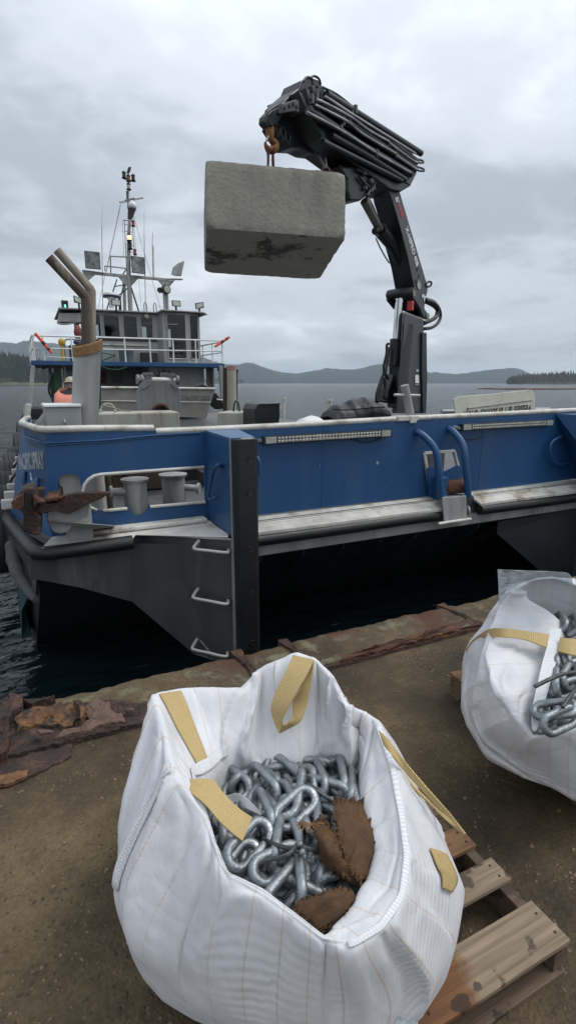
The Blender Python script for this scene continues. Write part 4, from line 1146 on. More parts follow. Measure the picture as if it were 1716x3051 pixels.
rf.tube([(1.551,21.22,3.777), (1.648,21.22,3.703), (1.852,21.22,3.712), (2.367,21.22,3.838)], 0.03, 6)
rf.build('roof_wing', ALU, boat, 0.02)
rf = MB(); rf.box(6.75, 7.02, 21.2, 21.35, 4.29, 4.30); rf.build('roof_lip', ALUW, boat)
ds = MB(); ds.lathe((4.65, 21.25, 4.13), [(0.10, 0), (0.09, 0.06), (0.03, 0.09)], 14, (0, -1, 0)); ds.build('dome_light', ALUW, boat, smooth=True)
# things stowed along the upper deck
ob = MB(); ob.lathe((3.7, 20.6, 2.43), [(0.24, 0), (0.27, 0.42), (0.28, 0.44)], 16); ob.build('grey_tub', mat('grey tub', (0.10, 0.13, 0.16), None, 0.5), boat, smooth=True)
ob = MB(); ob.box(4.25, 4.85, 20.6, 21.0, 2.43, 2.80); ob.build('dark_crate', BLACK, boat, 0.03)
ob = MB(); ob.box(2.9, 3.3, 20.9, 21.2, 2.43, 2.95); ob.build('pale_locker', mat('pale green locker', (0.22, 0.29, 0.27), None, 0.5), boat, 0.03)
ob = MB(); ob.tube([(2.75, 20.5, 2.75), (3.3, 20.5, 2.68)], 0.02, 6); ob.tube([(2.8, 20.5, 2.45), (3.3, 20.5, 2.66)], 0.02, 6); ob.build('folded_frame', BLACK, boat)
ob = MB(); ob.ball((5.62, 21.5, 2.72), 0.16, 0.14, 0.08); ob.ball((5.85, 21.5, 2.71), 0.18, 0.15, 0.07); ob.build('window_bundle', ROPEW, boat, smooth=True)
ob = MB(); ob.ball((6.42, 22.0, 3.45), 0.14, 0.14, 0.2); ob.build('red_float', REDM, boat, smooth=True)
ob = MB(); ob.tube([(1.56, 20.4, 2.43), (1.56, 20.4, 2.95)], 0.05, 8); ob.ball((1.57, 20.4, 3.05), 0.12, 0.1, 0.13); ob.build('yellow_monitor', YELL, boat, smooth=True)
ob = MB(); ob.tube(spline([(1.66, 20.5, 2.43), (1.66, 20.5, 3.0), (1.72, 20.5, 3.14), (1.9, 20.5, 3.16), (2.3, 20.5, 3.16)], 20), 0.03, 8); ob.build('bent_pipe', ALU, boat, smooth=True)
ob = MB(); ob.box(1.80, 2.1, 20.45, 20.8, 2.43, 2.98); ob.tube([(2.0, 20.5, 3.0), (2.06, 20.5, 3.10)], 0.1, 8); ob.build('dark_drum', NAVY, boat, 0.04)
ob = MB(); ob.lathe((2.14, 20.7, 3.3), [(0.11, 0), (0.14, 0.1), (0.10, 0.28), (0.03, 0.36)], 14); ob.build('red_buoy', mat('faded red float', (0.20, 0.035, 0.03), None, 0.6), boat, smooth=True)
# lower house
lh = MB(); lh.box(4.62, 6.80, 21.3, 24.6, 0.47, 2.30); lh.build('lower_house', WALLW, boat, 0.01)
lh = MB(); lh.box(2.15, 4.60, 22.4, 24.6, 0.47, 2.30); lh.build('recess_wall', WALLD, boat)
lh = MB(); lh.box(3.42, 3.84, 22.36, 22.395, 1.72, 2.2); lh.build('recess_window', BLACK, boat, 0.01)
lh = MB(); lh.box(2.95, 3.2, 22.36, 22.395, 1.7, 2.15); lh.build('red_notice', mat('dull red board', (0.07, 0.02, 0.02), None, 0.7), boat)
lh = MB(); lh.box(1.28, 1.50, 21.0, 21.3, 0.47, 2.30); lh.box(1.10, 1.2, 21.0, 21.1, 0.47, 2.3); lh.build('support_column', WALLD, boat, 0.02)
lh = MB(); lh.box(7.0, 7.08, 20.9, 21.05, 1.2, 2.3); lh.prism([(6.82, 21.0, 2.28), (7.1, 21.0, 2.28), (7.0, 21.0, 2.0), (6.95, 21.0, 1.2), (6.82, 21.0, 1.2)], (0, 0.08, 0)); lh.build('side_frame', WALLD, boat)
for k in range(7):
    s_ = MB(); s_.box(1.66, 2.2, 21.0 + 0.16 * k, 21.25 + 0.16 * k, 0.6 + 0.25 * k, 0.66 + 0.25 * k); s_.build('stair_tread', ALU, boat)
sd_ = MB(); sd_.hexa([(1.58, 20.9, 0.47), (1.66, 20.9, 0.47), (1.66, 20.9, 2.3), (1.58, 20.9, 2.3)], [(1.58, 21.2, 0.47), (1.66, 21.2, 0.47), (1.66, 21.2, 2.3), (1.58, 21.2, 2.3)]); sd_.box(1.66, 2.2, 22.2, 22.25, 0.47, 2.3); sd_.build('stair_side', ALU, boat)
for i, x in enumerate((1.16, 1.22, 1.28, 1.33, 1.38)):
    r_ = MB(); r_.tube(spline([(x, 20.6, 2.05), (x - 0.05, 20.55, 1.6), (x + 0.02, 20.55, 1.1), (x - 0.04, 20.6, 0.62)], 14), 0.035, 7)
    r_.build('hanging_hose', ROPEG if i > 1 else HOSE, boat, smooth=True)
r_ = MB(); r_.tube(spline([(1.18, 20.5, 2.0), (1.08, 20.5, 1.75), (1.02, 20.5, 1.45), (1.1, 20.5, 1.2)], 14), 0.04, 7); r_.build('hanging_hose', HOSE, boat, smooth=True)
r_ = MB(); r_.tube(spline([(2.75, 20.02, 2.27), (3.0, 19.98, 2.18), (3.3, 19.98, 2.17), (3.6, 20.02, 2.26)], 14), 0.02, 6); r_.build('looped_line', ROPEG, boat, smooth=True)
for p in ((0.93, 20.3), (7.12, 20.4), (6.75, 20.3)):
    r_ = MB(); r_.lathe((p[0], p[1], 2.16), [(0.05, 0), (0.07, 0.03), (0.07, 0.12)], 10); r_.build('deck_lamp', BLACK, boat, smooth=True)
# painted emblem on the lower house: navy ship's wheel over waves
lgm = MB()
cx, cz, yy = 5.20, 1.88, 21.288
for k in range(28):
    a0, a1 = R(k * 180 / 28), R((k + 1) * 180 / 28)
    lgm.add([(cx + 0.21 * math.cos(a0), yy, cz + 0.21 * math.sin(a0)), (cx + 0.27 * math.cos(a0), yy, cz + 0.27 * math.sin(a0)), (cx + 0.27 * math.cos(a1), yy, cz + 0.27 * math.sin(a1)), (cx + 0.21 * math.cos(a1), yy, cz + 0.21 * math.sin(a1))], [(0, 1, 2, 3)])
for a in (20, 55, 90, 125, 160):
    c, s = math.cos(R(a)), math.sin(R(a))
    p0 = Vector((cx + 0.25 * c, yy - 0.001, cz + 0.25 * s)); p1 = Vector((cx + 0.37 * c, yy - 0.001, cz + 0.37 * s)); nn = Vector((-s, 0, c)) * 0.022
    lgm.add([p0 - nn * 0.6, p1 - nn, p1 + nn, p0 + nn * 0.6], [(0, 1, 2, 3)])
for k, zz in enumerate((1.62, 1.56)):
    pts = [(cx - 0.36 + 0.72 * i / 24, zz + 0.02 * math.sin(i * 0.9 + k)) for i in range(25)]
    for i in range(24):
        lgm.add([(pts[i][0], yy, pts[i][1] - 0.018), (pts[i + 1][0], yy, pts[i + 1][1] - 0.018), (pts[i + 1][0], yy, pts[i + 1][1] + 0.018), (pts[i][0], yy, pts[i][1] + 0.018)], [(0, 1, 2, 3)])
lgm.build('wheel_emblem', NAVY, boat)
wl = MB()
wl.prism([(cx - 0.19, yy, cz - 0.02), (cx + 0.19, yy, cz - 0.02), (cx + 0.12, yy, cz + 0.12), (cx, yy, cz + 0.19), (cx - 0.12, yy, cz + 0.12)], (0, 0.004, 0))
wl.box(cx - 0.36, cx + 0.36, yy + 0.001, yy + 0.005, 1.585, 1.60)
wl.build('emblem_ground', WHITE, boat)
nv = MB()
for i in range(5): nv.box(cx - 0.14 + i * 0.062, cx - 0.10 + i * 0.062, yy - 0.004, yy - 0.002, cz - 0.01, cz + 0.07)
nv.build('emblem_figures', NAVY, boat)

# mast
mast = MB(); mast.tube([(4.22, 22, 4.2), (4.235, 22, 5.6)], 0.085, 12); mast.tube([(4.02, 22.1, 4.2), (4.08, 22.1, 5.6)], 0.06, 10); mast.tube([(4.24, 22, 5.6), (4.33, 22, 7.0), (4.40, 22, 7.55)], [0.075, 0.06, 0.05], 10)
mast.tube([(4.37, 22, 7.9), (4.42, 22, 8.5), (4.46, 22, 8.95)], 0.035, 8)
mast = mast.build('mast', ALU, boat, smooth=True)
ya = MB()
ya.bar((2.62, 22, 5.60), (5.75, 22, 5.58), 0.10, 0.10); ya.bar((5.6, 22, 5.60), (6.28, 22, 5.64), 0.14, 0.05)
ya.bar((2.60, 22, 5.655), (3.40, 22, 5.62), 0.2, 0.03)
ya.prism([(2.69, 21.97, 5.3), (2.75, 21.97, 5.3), (3.05, 21.97, 5.55), (2.69, 21.97, 5.55)], (0, 0.06, 0))
ya.prism([(5.58, 21.97, 5.25), (5.63, 21.97, 5.25), (5.63, 21.97, 5.55), (5.3, 21.97, 5.55)], (0, 0.06, 0)); ya.prism([(5.68, 21.97, 5.25), (5.63, 21.97, 5.25), (5.63, 21.97, 5.55), (5.98, 21.97, 5.58)], (0, 0.06, 0))
ya.prism([(4.1, 21.97, 5.25), (4.3, 21.97, 5.25), (4.3, 21.97, 5.55), (3.85, 21.97, 5.55)], (0, 0.06, 0)); ya.prism([(4.3, 21.97, 5.25), (4.2, 21.97, 5.25), (4.2, 21.97, 5.55), (4.6, 21.97, 5.55)], (0, 0.06, 0))
ya.build('mast_yard', ALU, boat, 0.012)
yl = MB(); yl.tube([(2.70, 22, 4.2), (2.72, 22, 5.55)], 0.07, 10); yl.tube([(5.62, 22, 4.2), (5.63, 22, 5.5)], 0.07, 10); yl.tube([(5.52, 21.9, 4.25), (5.5, 21.9, 5.15)], 0.05, 8)
yl.build('yard_leg', ALU, boat, smooth=True)
def cyl_set(name, segs, m):
    mb = MB()
    for a, b, r_ in segs: mb.tube([a, b], r_, 6)
    return mb.build(name, m, boat, smooth=True)
cyl_set('mast_brace', [((4.2, 22, 5.2), (3.65, 22, 4.75), 0.025), ((3.8, 22, 5.45), (3.6, 22, 4.95), 0.025), ((4.15, 22, 5.3), (3.7, 22, 5.2), 0.02), ((4.3, 22, 5.2), (4.55, 22, 4.3), 0.03), ((4.0, 22, 5.2), (3.8, 22, 4.5), 0.02)], BLACK)
lad = [((4.17, 22, 5.6), (4.21, 22, 7.5), 0.016), ((4.50, 22, 6.3), (4.49, 22, 7.5), 0.016), ((4.17, 22, 7.5), (4.5, 22, 7.5), 0.02)]
for k in range(8): lad.append(((4.18, 22, 5.75 + 0.23 * k), (4.5, 22, 5.75 + 0.23 * k), 0.012))
cyl_set('mast_ladder', lad, ALU)
cyl_set('mast_frame', [((3.60, 22, 5.62), (3.62, 22, 6.23), 0.025), ((3.62, 22, 6.23), (4.87, 22, 6.28), 0.025), ((4.87, 22, 6.28), (4.84, 22, 5.62), 0.02), ((3.4, 22, 5.88), (4.2, 22, 5.86), 0.025), ((3.4, 22, 5.88), (3.4, 22, 5.7), 0.02), ((4.2, 22, 5.9), (4.0, 22, 5.6), 0.03)], ALU)
cyl_set('whip_aerial', [((3.21, 22, 4.3), (3.40, 22, 7.2), 0.016), ((3.40, 22, 7.2), (3.475, 22, 7.9), 0.008)], ALUW)
cyl_set('whip_aerial', [((4.79, 22, 4.4), (4.90, 22, 7.1), 0.016), ((4.90, 22, 7.1), (4.95, 22, 7.9), 0.008)], ALUW)
cyl_set('whip_aerial', [((5.16, 22, 5.6), (5.20, 22, 6.75), 0.035), ((5.18, 22, 6.75), (5.22, 22, 7.2), 0.012)], ALUW)
cyl_set('whip_aerial', [((4.16, 22.3, 6.3), (4.2, 22.3, 7.6), 0.01)], ALUW)
cyl_set('stay_wire', [((4.1, 22, 8.0), (3.05, 22.3, 4.3), 0.009), ((4.12, 22, 8.0), (3.45, 22.3, 5.6), 0.009), ((4.5, 22, 7.9), (5.5, 22.4, 4.4), 0.009), ((4.52, 22, 7.9), (4.75, 22.5, 4.3), 0.007)], ALUW)
# radar scanner, radar dome and lamps on the mast
ra = MB(); ra.bar((4.07, 22, 8.08), (4.95, 22, 8.36), 0.09, 0.09); ra = ra.build('radar_scanner', WHITE, boat, 0.03)
ra = MB()
for k in range(6): ra.box(4.28 + k * 0.06, 4.32 + k * 0.06, 21.945, 21.95, 8.13 + k * 0.019, 8.19 + k * 0.019)
ra.build('scanner_marks', NAVY, boat)
ra = MB(); ra.lathe((4.52, 22, 7.92), [(0.12, 0), (0.16, 0.04), (0.16, 0.14), (0.1, 0.22), (0.04, 0.28)], 14); ra.build('scanner_gearbox', WHITE, boat, smooth=True)
ra = MB(); ra.hexa([(4.34, 21.95, 7.58), (4.48, 21.95, 7.55), (4.66, 21.95, 7.92), (4.38, 21.95, 7.95)], [(4.34, 22.1, 7.58), (4.48, 22.1, 7.55), (4.66, 22.1, 7.92), (4.38, 22.1, 7.95)]); ra.build('scanner_bracket', BLACK, boat, 0.01)
dm = MB(); dm.lathe((3.54, 22, 4.78), [(0.08, -0.35), (0.09, -0.1), (0.16, 0.02), (0.28, 0.06), (0.29, 0.10), (0.26, 0.17), (0.1, 0.21)], 20); dm.build('radar_dome', WHITE, boat, smooth=True)
dm = MB(); dm.lathe((3.54, 22, 4.80), [(0.284, 0.0), (0.297, 0.05), (0.293, 0.07)], 20); dm.build('dome_band', NAVY, boat, smooth=True)
dm = MB(); dm.tube([(3.3, 22, 4.2), (3.5, 22, 4.75)], 0.025, 6); dm.tube([(3.83, 21.9, 4.25), (3.83, 21.9, 4.85)], 0.055, 10); dm.build('dome_stand', BROWNP, boat, smooth=True)
def nav(p, m2, name='nav_lamp', s=1.0):
    b = MB(); b.lathe(p, [(0.09 * s, 0), (0.10 * s, 0.03 * s), (0.07 * s, 0.05 * s)], 12); b.lathe((p[0], p[1], p[2] + 0.19 * s), [(0.07 * s, 0), (0.09 * s, 0.02 * s), (0.03 * s, 0.08 * s)], 12)
    b.tube([Vector(p), Vector(p) + Vector((0, 0, 0.2 * s))], 0.02 * s, 5)
    o = b.build(name, BLACK, boat, smooth=True)
    l = MB(); l.lathe((p[0], p[1], p[2] + 0.05 * s), [(0.065 * s, 0), (0.07 * s, 0.07 * s), (0.065 * s, 0.14 * s)], 12); l.build('lamp_lens', m2, o, smooth=True)
nav((4.32, 21.88, 6.78), WARM); nav((4.33, 21.88, 6.5), BLACK)
nav((4.44, 22, 8.52), LENS, s=0.9); nav((4.45, 22, 8.79), HOOKM, s=0.9)
nav((4.30, 22, 8.88), BLACK, s=0.9); nav((4.62, 22, 8.83), BLACK, s=0.9); nav((4.5, 21.9, 7.3), REDM, s=0.8); nav((4.5, 21.9, 6.33), REDM, s=0.8)
la = MB(); la.bar((4.46, 22, 9.0), (4.47, 22, 9.1), 0.03); la.hexa([(4.40, 21.9, 9.06), (4.52, 21.9, 9.12), (4.56, 21.9, 9.26), (4.46, 21.9, 9.25)], [(4.40, 22.1, 9.06), (4.52, 22.1, 9.12), (4.56, 22.1, 9.26), (4.46, 22.1, 9.25)]); la.bar((4.26, 22, 8.86), (4.66, 22, 8.84), 0.03); la.bar((4.37, 22, 8.2), (4.37, 22, 8.48), 0.06); la.build('mast_camera', BLACK, boat, 0.01)
# large floodlights on the yard
def flood(x0, x1, z0, z1, tilt, name='floodlight', depth=0.25):
    b = MB()
    y0 = 21.75
    b.hexa([(x0, y0, z0), (x1, y0, z0 - tilt), (x1, y0, z1 - tilt), (x0, y0, z1)], [(x0 + 0.12, y0 + depth, z0 + 0.08), (x1 - 0.02, y0 + depth, z0 + 0.08), (x1 - 0.02, y0 + depth, z1 - 0.12), (x0 + 0.12, y0 + depth, z1 - 0.12)])
    o = b.build(name, BLACK, boat, 0.01)
    l = MB(); l.hexa([(x0 + 0.03, y0 - 0.006, z0 + 0.03), (x1 - 0.03, y0 - 0.006, z0 + 0.03 - tilt), (x1 - 0.03, y0 - 0.006, z1 - 0.03 - tilt), (x0 + 0.03, y0 - 0.006, z1 - 0.03)], [(x0 + 0.03, y0, z0 + 0.03), (x1 - 0.03, y0, z0 + 0.03 - tilt), (x1 - 0.03, y0, z1 - 0.03 - tilt), (x0 + 0.03, y0, z1 - 0.03)])
    l.build('flood_glass', mat('flood glass', (0.24, 0.26, 0.255), (0.07, 0.075, 0.075), 0.15, 0.3, 4.5, 0.1, 20), o)
    return o
flood(2.69, 3.22, 5.69, 6.28, 0.0)
flood(4.31, 4.80, 5.68, 6.27, 0.02)
b = MB(); b.hexa([(5.92, 21.8, 5.70), (6.20, 21.8, 5.72), (6.36, 21.8, 6.30), (6.10, 21.8, 6.20)], [(5.86, 22.1, 5.8), (6.1, 22.1, 5.75), (6.30, 22.1, 6.28), (5.93, 22.1, 6.05)]); b.build('floodlight', ALU, boat, 0.03)
sp = MB(); sp.lathe((5.56, 21.9, 5.20), [(0.13, -0.12), (0.17, -0.05), (0.17, 0.14), (0.15, 0.15)], 16, (0.25, -1, 0)); sp.lathe((5.38, 22.0, 5.18), [(0.07, -0.1), (0.1, -0.05), (0.1, 0.08)], 12, (-0.4, -1, 0)); sp.build('searchlight', BLACK, boat, smooth=True)
sp = MB(); sp.lathe((5.60, 21.74, 5.20), [(0.13, 0), (0.12, 0.012)], 16, (0.25, -1, 0)); sp.build('searchlight_glass', LENS, boat)
# small work lights along the wheelhouse roof
for (x, z, t) in ((2.29, 4.50, 0.05), (3.54, 4.50, 0.0), (5.72, 4.60, 0.0), (6.62, 4.58, -0.04)):
    o = MB(); o.hexa([(x - 0.17, 20.95, z - 0.11 + t), (x + 0.17, 20.95, z - 0.11 - t), (x + 0.17, 21.0, z + 0.11 - t), (x - 0.17, 21.0, z + 0.11 + t)], [(x - 0.14, 21.1, z - 0.08), (x + 0.14, 21.1, z - 0.08), (x + 0.14, 21.12, z + 0.1), (x - 0.14, 21.12, z + 0.1)])
    o.bar((x, 21.05, 4.2), (x, 21.05, z - 0.05), 0.06, 0.1)
    o = o.build('work_light', BLACK, boat, 0.008)
    l = MB(); l.hexa([(x - 0.13, 20.942, z - 0.08 + t), (x + 0.13, 20.942, z - 0.08 - t), (x + 0.13, 20.982, z + 0.08 - t), (x - 0.13, 20.982, z + 0.08 + t)], [(x - 0.13, 20.952, z - 0.08 + t), (x + 0.13, 20.952, z - 0.08 - t), (x + 0.13, 20.992, z + 0.08 - t), (x - 0.13, 20.992, z + 0.08 + t)]); l.build('light_glass', LENS, o)
o = MB(); o.box(1.76, 1.96, 21.2, 21.4, 4.24, 4.50); o.box(1.74, 1.78, 21.1, 21.4, 4.24, 4.5); o = o.build('sidelight', BLACK, boat, 0.02)
l = MB(); l.box(1.82, 1.88, 21.185, 21.2, 4.27, 4.36); l.build('sidelight_lens', GREENL, o)
for x in (4.70, 5.06):
    h = MB(); h.tube(spline([(x - 0.05, 21.6, 4.25), (x - 0.05, 21.6, 4.55), (x, 21.6, 4.66), (x + 0.05, 21.6, 4.55), (x + 0.05, 21.6, 4.25)], 16), 0.02, 6); h.build('roof_hoop', ALU, boat, smooth=True)

# ------------------------------------------------------------------ knuckle boom crane on the deck
CD = Vector((-math.cos(R(22)), -math.sin(R(22)), 0)); CN = Vector((CD.y, -CD.x, 0)); CP = Vector((6.0, 7.63, 0))
crane = thing('deck_crane', 'dark folded knuckle boom crane holding a concrete block over the boat bow', 'crane', (6.0, 7.63, 0.30))
def cp(s, z, w=0.0):
    return CP + CD * s + CN * w + Vector((0, 0, z))
def slab(mb, pts, w0, w1):
    """profile of (s, z) points swept across the crane from w0 to w1"""
    mb.prism([cp(s, z, w0) for s, z in pts], CN * (w1 - w0)); return mb
bs = MB(); bs.lathe(cp(0, 0.30), [(0.62, 0), (0.62, 0.12), (0.45, 0.16), (0.45, 0.5), (0.36, 0.62)], 22); bs.build('crane_base', CRANE, crane, smooth=True)
co = MB()
co.hexa([(5.627,7.199,1.229), (6.344,7.489,1.197), (6.159,7.414,2.744), (5.556,7.17,2.798)], [(5.933,7.862,1.189), (7.005,8.295,1.143), (6.791,8.209,2.854), (6.136,7.944,2.914)])
co.build('crane_column', CRANE2, crane, 0.03)
co = MB(); co.hexa([(5.462,7.11,1.237), (5.711,7.211,1.226), (5.801,7.248,2.174), (5.845,7.265,2.641)], [(5.51,7.173,1.233), (5.688,7.245,1.225), (5.568,7.197,2.167), (5.562,7.194,2.622)]); co.build('column_rib', CRANE, crane, 0.01)
co = MB(); co.prism([(6.091,7.343,2.518), (6.234,7.401,2.528), (6.306,7.43,1.998), (6.34,7.444,1.799), (6.37,7.456,1.198), (6.258,7.411,1.203), (6.151,7.368,1.896)], CN * 0.10); co.build('column_guard', CRANE, crane, 0.01)
co = MB()
co.prism([(5.69,7.677,2.409), (5.96,7.786,2.425), (5.922,7.771,2.002), (5.906,7.765,1.288), (5.685,7.675,1.296), (5.706,7.684,1.498), (5.709,7.685,1.699), (5.686,7.676,1.996), (5.706,7.684,2.192)], CN * -0.26); co.build('cylinder_housing', CRANE, crane, 0.02)
cy = MB(); cy.tube([(5.655,7.469,1.99), (5.673,7.476,2.407)], 0.105, 18); cy.build('lift_cylinder', CRANE, crane, smooth=True)
cy = MB(); cy.tube([(5.673,7.476,2.372), (5.71,7.491,3.043)], 0.066, 18); cy.build('lift_cylinder_rod', CHROME, crane, smooth=True)
# valve bank and hoses on the far side of the column
vb = MB(); vb.prism([(5.474,7.676,1.401), (5.513,7.692,1.6), (5.662,7.752,1.859), (5.77,7.796,1.86), (5.845,7.826,1.597), (5.902,7.849,1.348)], CN * -0.2); vb.build('valve_cover', CRANE, crane, 0.02)
rv = random.Random(5)
for pts in ([(5.534,7.496,2.331), (5.485,7.476,2.309), (5.486,7.476,2.178), (5.423,7.451,1.986), (5.431,7.454,1.872), (5.355,7.423,1.747), (5.259,7.385,1.557), (5.251,7.381,1.432), (5.294,7.399,1.402)],
            [(5.499,7.428,2.27), (5.464,7.413,2.174), (5.451,7.408,2.004), (5.428,7.399,1.852), (5.502,7.429,1.776)],
            [(5.318,7.354,1.737), (5.26,7.331,1.605), (5.236,7.321,1.462)], [(5.359,7.349,1.794), (5.403,7.367,1.652), (5.381,7.358,1.489), (5.47,7.394,1.448)]):
    h = MB(); h.tube(spline(pts, 30), 0.022, 7); h.build('hydraulic_hose', HOSE, crane, smooth=True)
for (x, y) in ((0.02, 1.62), (0.05, 1.50), (0.03, 1.42), (0.12, 1.55)):
    f = MB(); f.tube([cp(x, y, -0.03), cp(x + 0.04, y, -0.06)], 0.018, 8); f.build('hose_fitting', HOOKM, crane, smooth=True)
lb = MB(); lb.prism([(5.98,7.326,1.84), (6.085,7.368,1.842), (6.109,7.377,1.709), (5.994,7.331,1.709)], CN * 0.008); lb.build('white_label', WHITE, crane)
lb = MB(); lb.prism([(5.99,7.329,1.933), (6.075,7.364,1.934), (6.08,7.366,1.89), (5.998,7.333,1.889)], CN * 0.008); lb.prism([(5.99,7.329,1.691), (6.12,7.382,1.691), (6.122,7.383,1.674), (5.992,7.33,1.675)], CN * 0.008); lb.build('small_label', mat('grey label', (0.35, 0.36, 0.37), None, 0.5), crane)
# pivot head of the boom
ph = MB(); ph.prism([(5.901,7.374,3.204), (6.279,7.527,3.262), (6.326,7.546,3.222), (6.265,7.521,3.045), (6.25,7.515,2.921), (6.367,7.562,2.846), (6.421,7.585,2.803), (6.358,7.559,2.754), (6.238,7.51,2.777), (6.128,7.466,2.899), (5.968,7.401,3.002), (5.834,7.347,3.069), (5.835,7.348,3.141)], CN * 0.05); ph.build('pivot_plate', CRANE2, crane, 0.008)
ph = MB(); ph.hexa([(5.866,7.414,3.207), (6.082,7.501,2.9), (6.288,7.584,2.768), (6.301,7.59,3.17)], [(5.808,7.714,3.209), (5.98,7.784,2.898), (6.587,8.029,2.847), (6.563,8.019,3.246)]); ph.build('pivot_block', CRANE, crane, 0.02)
ph = MB(); ph.tube([(5.681,7.717,3.117), (5.684,7.481,3.104), (5.865,7.36,3.118)], 0.085, 14); ph.build('cross_shaft', CRANE, crane, smooth=True)
ph = MB(); ph.prism([(5.544,7.575,3.025), (5.924,7.729,3.116), (5.96,7.743,2.921), (5.781,7.671,2.902)], CN * 0.05); ph.build('link_plate', CRANE, crane, 0.01)
for q in ((5.877,7.352,3.11), (6.345,7.541,2.804)):
    p = MB(); p.lathe(q, [(0.055, 0), (0.05, 0.012)], 14, -CN); p.build('pivot_pin', mat('greased pin', (0.24, 0.22, 0.16), None, 0.5), crane, smooth=True)
p = MB(); p.prism([(6.009,7.405,3.334), (5.971,7.39,3.256), (5.995,7.399,3.201), (6.052,7.422,3.187), (6.095,7.44,3.227), (6.073,7.431,3.288)], CN * 0.01); p.build('inspection_cover', mat('pale cover plate', (0.36, 0.36, 0.33), None, 0.5, 0, 30), crane)
p = MB(); p.tube(spline([(6.246,7.514,3.295), (6.318,7.543,3.342), (6.405,7.578,3.354), (6.425,7.586,3.319), (6.364,7.562,3.278), (6.259,7.519,3.264)], 20), 0.018, 7); p.build('lifting_eye', CRANE, crane, smooth=True)
p = MB(); p.prism([(6.152,7.463,3.133), (6.251,7.503,3.108), (6.221,7.491,3.029), (6.202,7.483,3.032), (6.209,7.486,3.089), (6.175,7.472,3.097), (6.17,7.47,3.056), (6.139,7.457,3.085)], CN * 0.006); p.build('white_logo', WHITE, crane)
p = MB(); p.box(0, 0.01, 0, 0.01, 0, 0.01)
p = MB(); c0 = Vector((5.851,7.386,2.92)); p.bar(c0 + Vector((0, 0, 0.075)), c0 - Vector((0, 0, 0.075)), 0.10, 0.06, up=CD); p.build('red_stop_box', REDM, crane, 0.012)
for pts, r_ in (([(6.41,7.688,3.075), (6.581,7.757,3.075), (6.773,7.834,3.036), (6.849,7.865,2.944), (6.777,7.836,2.837), (6.558,7.748,2.757), (6.382,7.677,2.713)], 0.035), ([(6.565,7.88,3.089), (6.796,7.973,3.064), (6.974,8.045,3.012), (6.985,8.049,2.93), (6.908,8.018,2.851), (6.566,7.88,2.73)], 0.035),
               ([(6.506,7.78,3.112), (6.754,7.881,3.101), (6.959,7.963,3.002), (7.019,7.988,2.874), (6.926,7.95,2.753), (6.724,7.868,2.665), (6.471,7.766,2.626)], 0.028)):
    h = MB(); h.tube(spline(pts, 30), r_, 8); h.build('hydraulic_hose', HOSE, crane, smooth=True)
# inner boom
bm_ = MB()
NEAR = [(5.076,7.063,4.41), (5.368,7.18,4.46), (6.337,7.572,3.248), (5.911,7.4,3.209), (5.691,7.311,3.611), (5.459,7.217,3.963), (5.304,7.155,4.173), (5.186,7.107,4.321)]
FAR = [(5.092,7.457,4.499), (5.391,7.578,4.574), (6.467,8.013,3.338), (5.81,7.747,3.22), (5.667,7.69,3.527), (5.442,7.599,3.864), (5.24,7.517,4.227), (5.14,7.477,4.359)]
n = len(NEAR)
bm_.add(NEAR + FAR, [tuple(range(n)), tuple(range(2 * n - 1, n - 1, -1))] + [(i, (i + 1) % n, n + (i + 1) % n, n + i) for i in range(n)])
inner = bm_.build('inner_boom', CRANE, crane)
sp_ = MB(); sp_.prism([Vector(p) - CN * 0.004 for p in NEAR], -CN * 0.008); sp_.build('lit_boom_side', CRANE2, inner)  # paler skin puts the light on the boom's side into its colour
bc = MB(); bc.tube([(5.765,7.557,3.588), (5.515,7.456,3.806), (5.164,7.314,3.945)], [0.10, 0.105, 0.105], 16); bc.tube([(5.012,7.252,3.9), (5.1,7.288,3.932), (5.227,7.339,4)], 0.05, 10); bc.build('boom_cylinder', CRANE, crane, smooth=True)
bc = MB(); bc.tube([(5.151,7.309,3.949), (4.744,7.144,4.245)], 0.062, 16); bc.build('boom_cylinder_rod', mat('dull rod', (0.22, 0.21, 0.19), (0.16, 0.15, 0.135), 0.3, 0.7, 5, 0), crane, smooth=True)
bc = MB(); bc.tube([(5.139,7.39,3.846), (5.253,7.436,3.739), (5.412,7.5,3.621), (5.514,7.542,3.563)], 0.012, 6); bc.tube([(4.809,7.127,4.295), (4.965,7.19,4.166), (5.158,7.268,3.976)], 0.010, 6); bc.build('cylinder_line', PIPEL, crane, smooth=True)
# print on the boom side: along the strip, reading downwards
T0 = Vector((5.377,7.168,4.376)); T1 = Vector((5.978,7.411,3.551))
A1 = Vector((5.333,7.15,4.264)); A2 = Vector((5.461,7.202,4.131)); A3 = Vector((5.404,7.179,4.301))
dn_ = (Vector((5.95,7.399,3.531)) - Vector((5.594,7.256,3.98)))
def boom_text(body, tl, bl, tr, m, name, bold=0.0):
    """tl: corner where the first letter's foot starts; bl: foot of the last letter; tr: head of the first letter"""
    tl = Vector(tl); bl = Vector(bl); tr = Vector(tr)
    u = bl - tl; v = tr - tl
    text(body, tl, u, v - u * (v.dot(u) / u.dot(u)), u.length, (v - u * (v.dot(u) / u.dot(u))).length, m, crane, name, bold=bold, off=0.004 if u.cross(v).dot(-CN) > 0 else -0.004)
boom_text('HIAB', (5.333,7.15,4.26), (5.461,7.202,4.124), (5.408,7.181,4.302), REDM, 'maker_name', 0.02)
boom_text('X-HIPRO 408', (5.561,7.242,3.994), (5.937,7.394,3.507), (5.647,7.277,4.03), WHITE, 'model_lettering', 0.025)
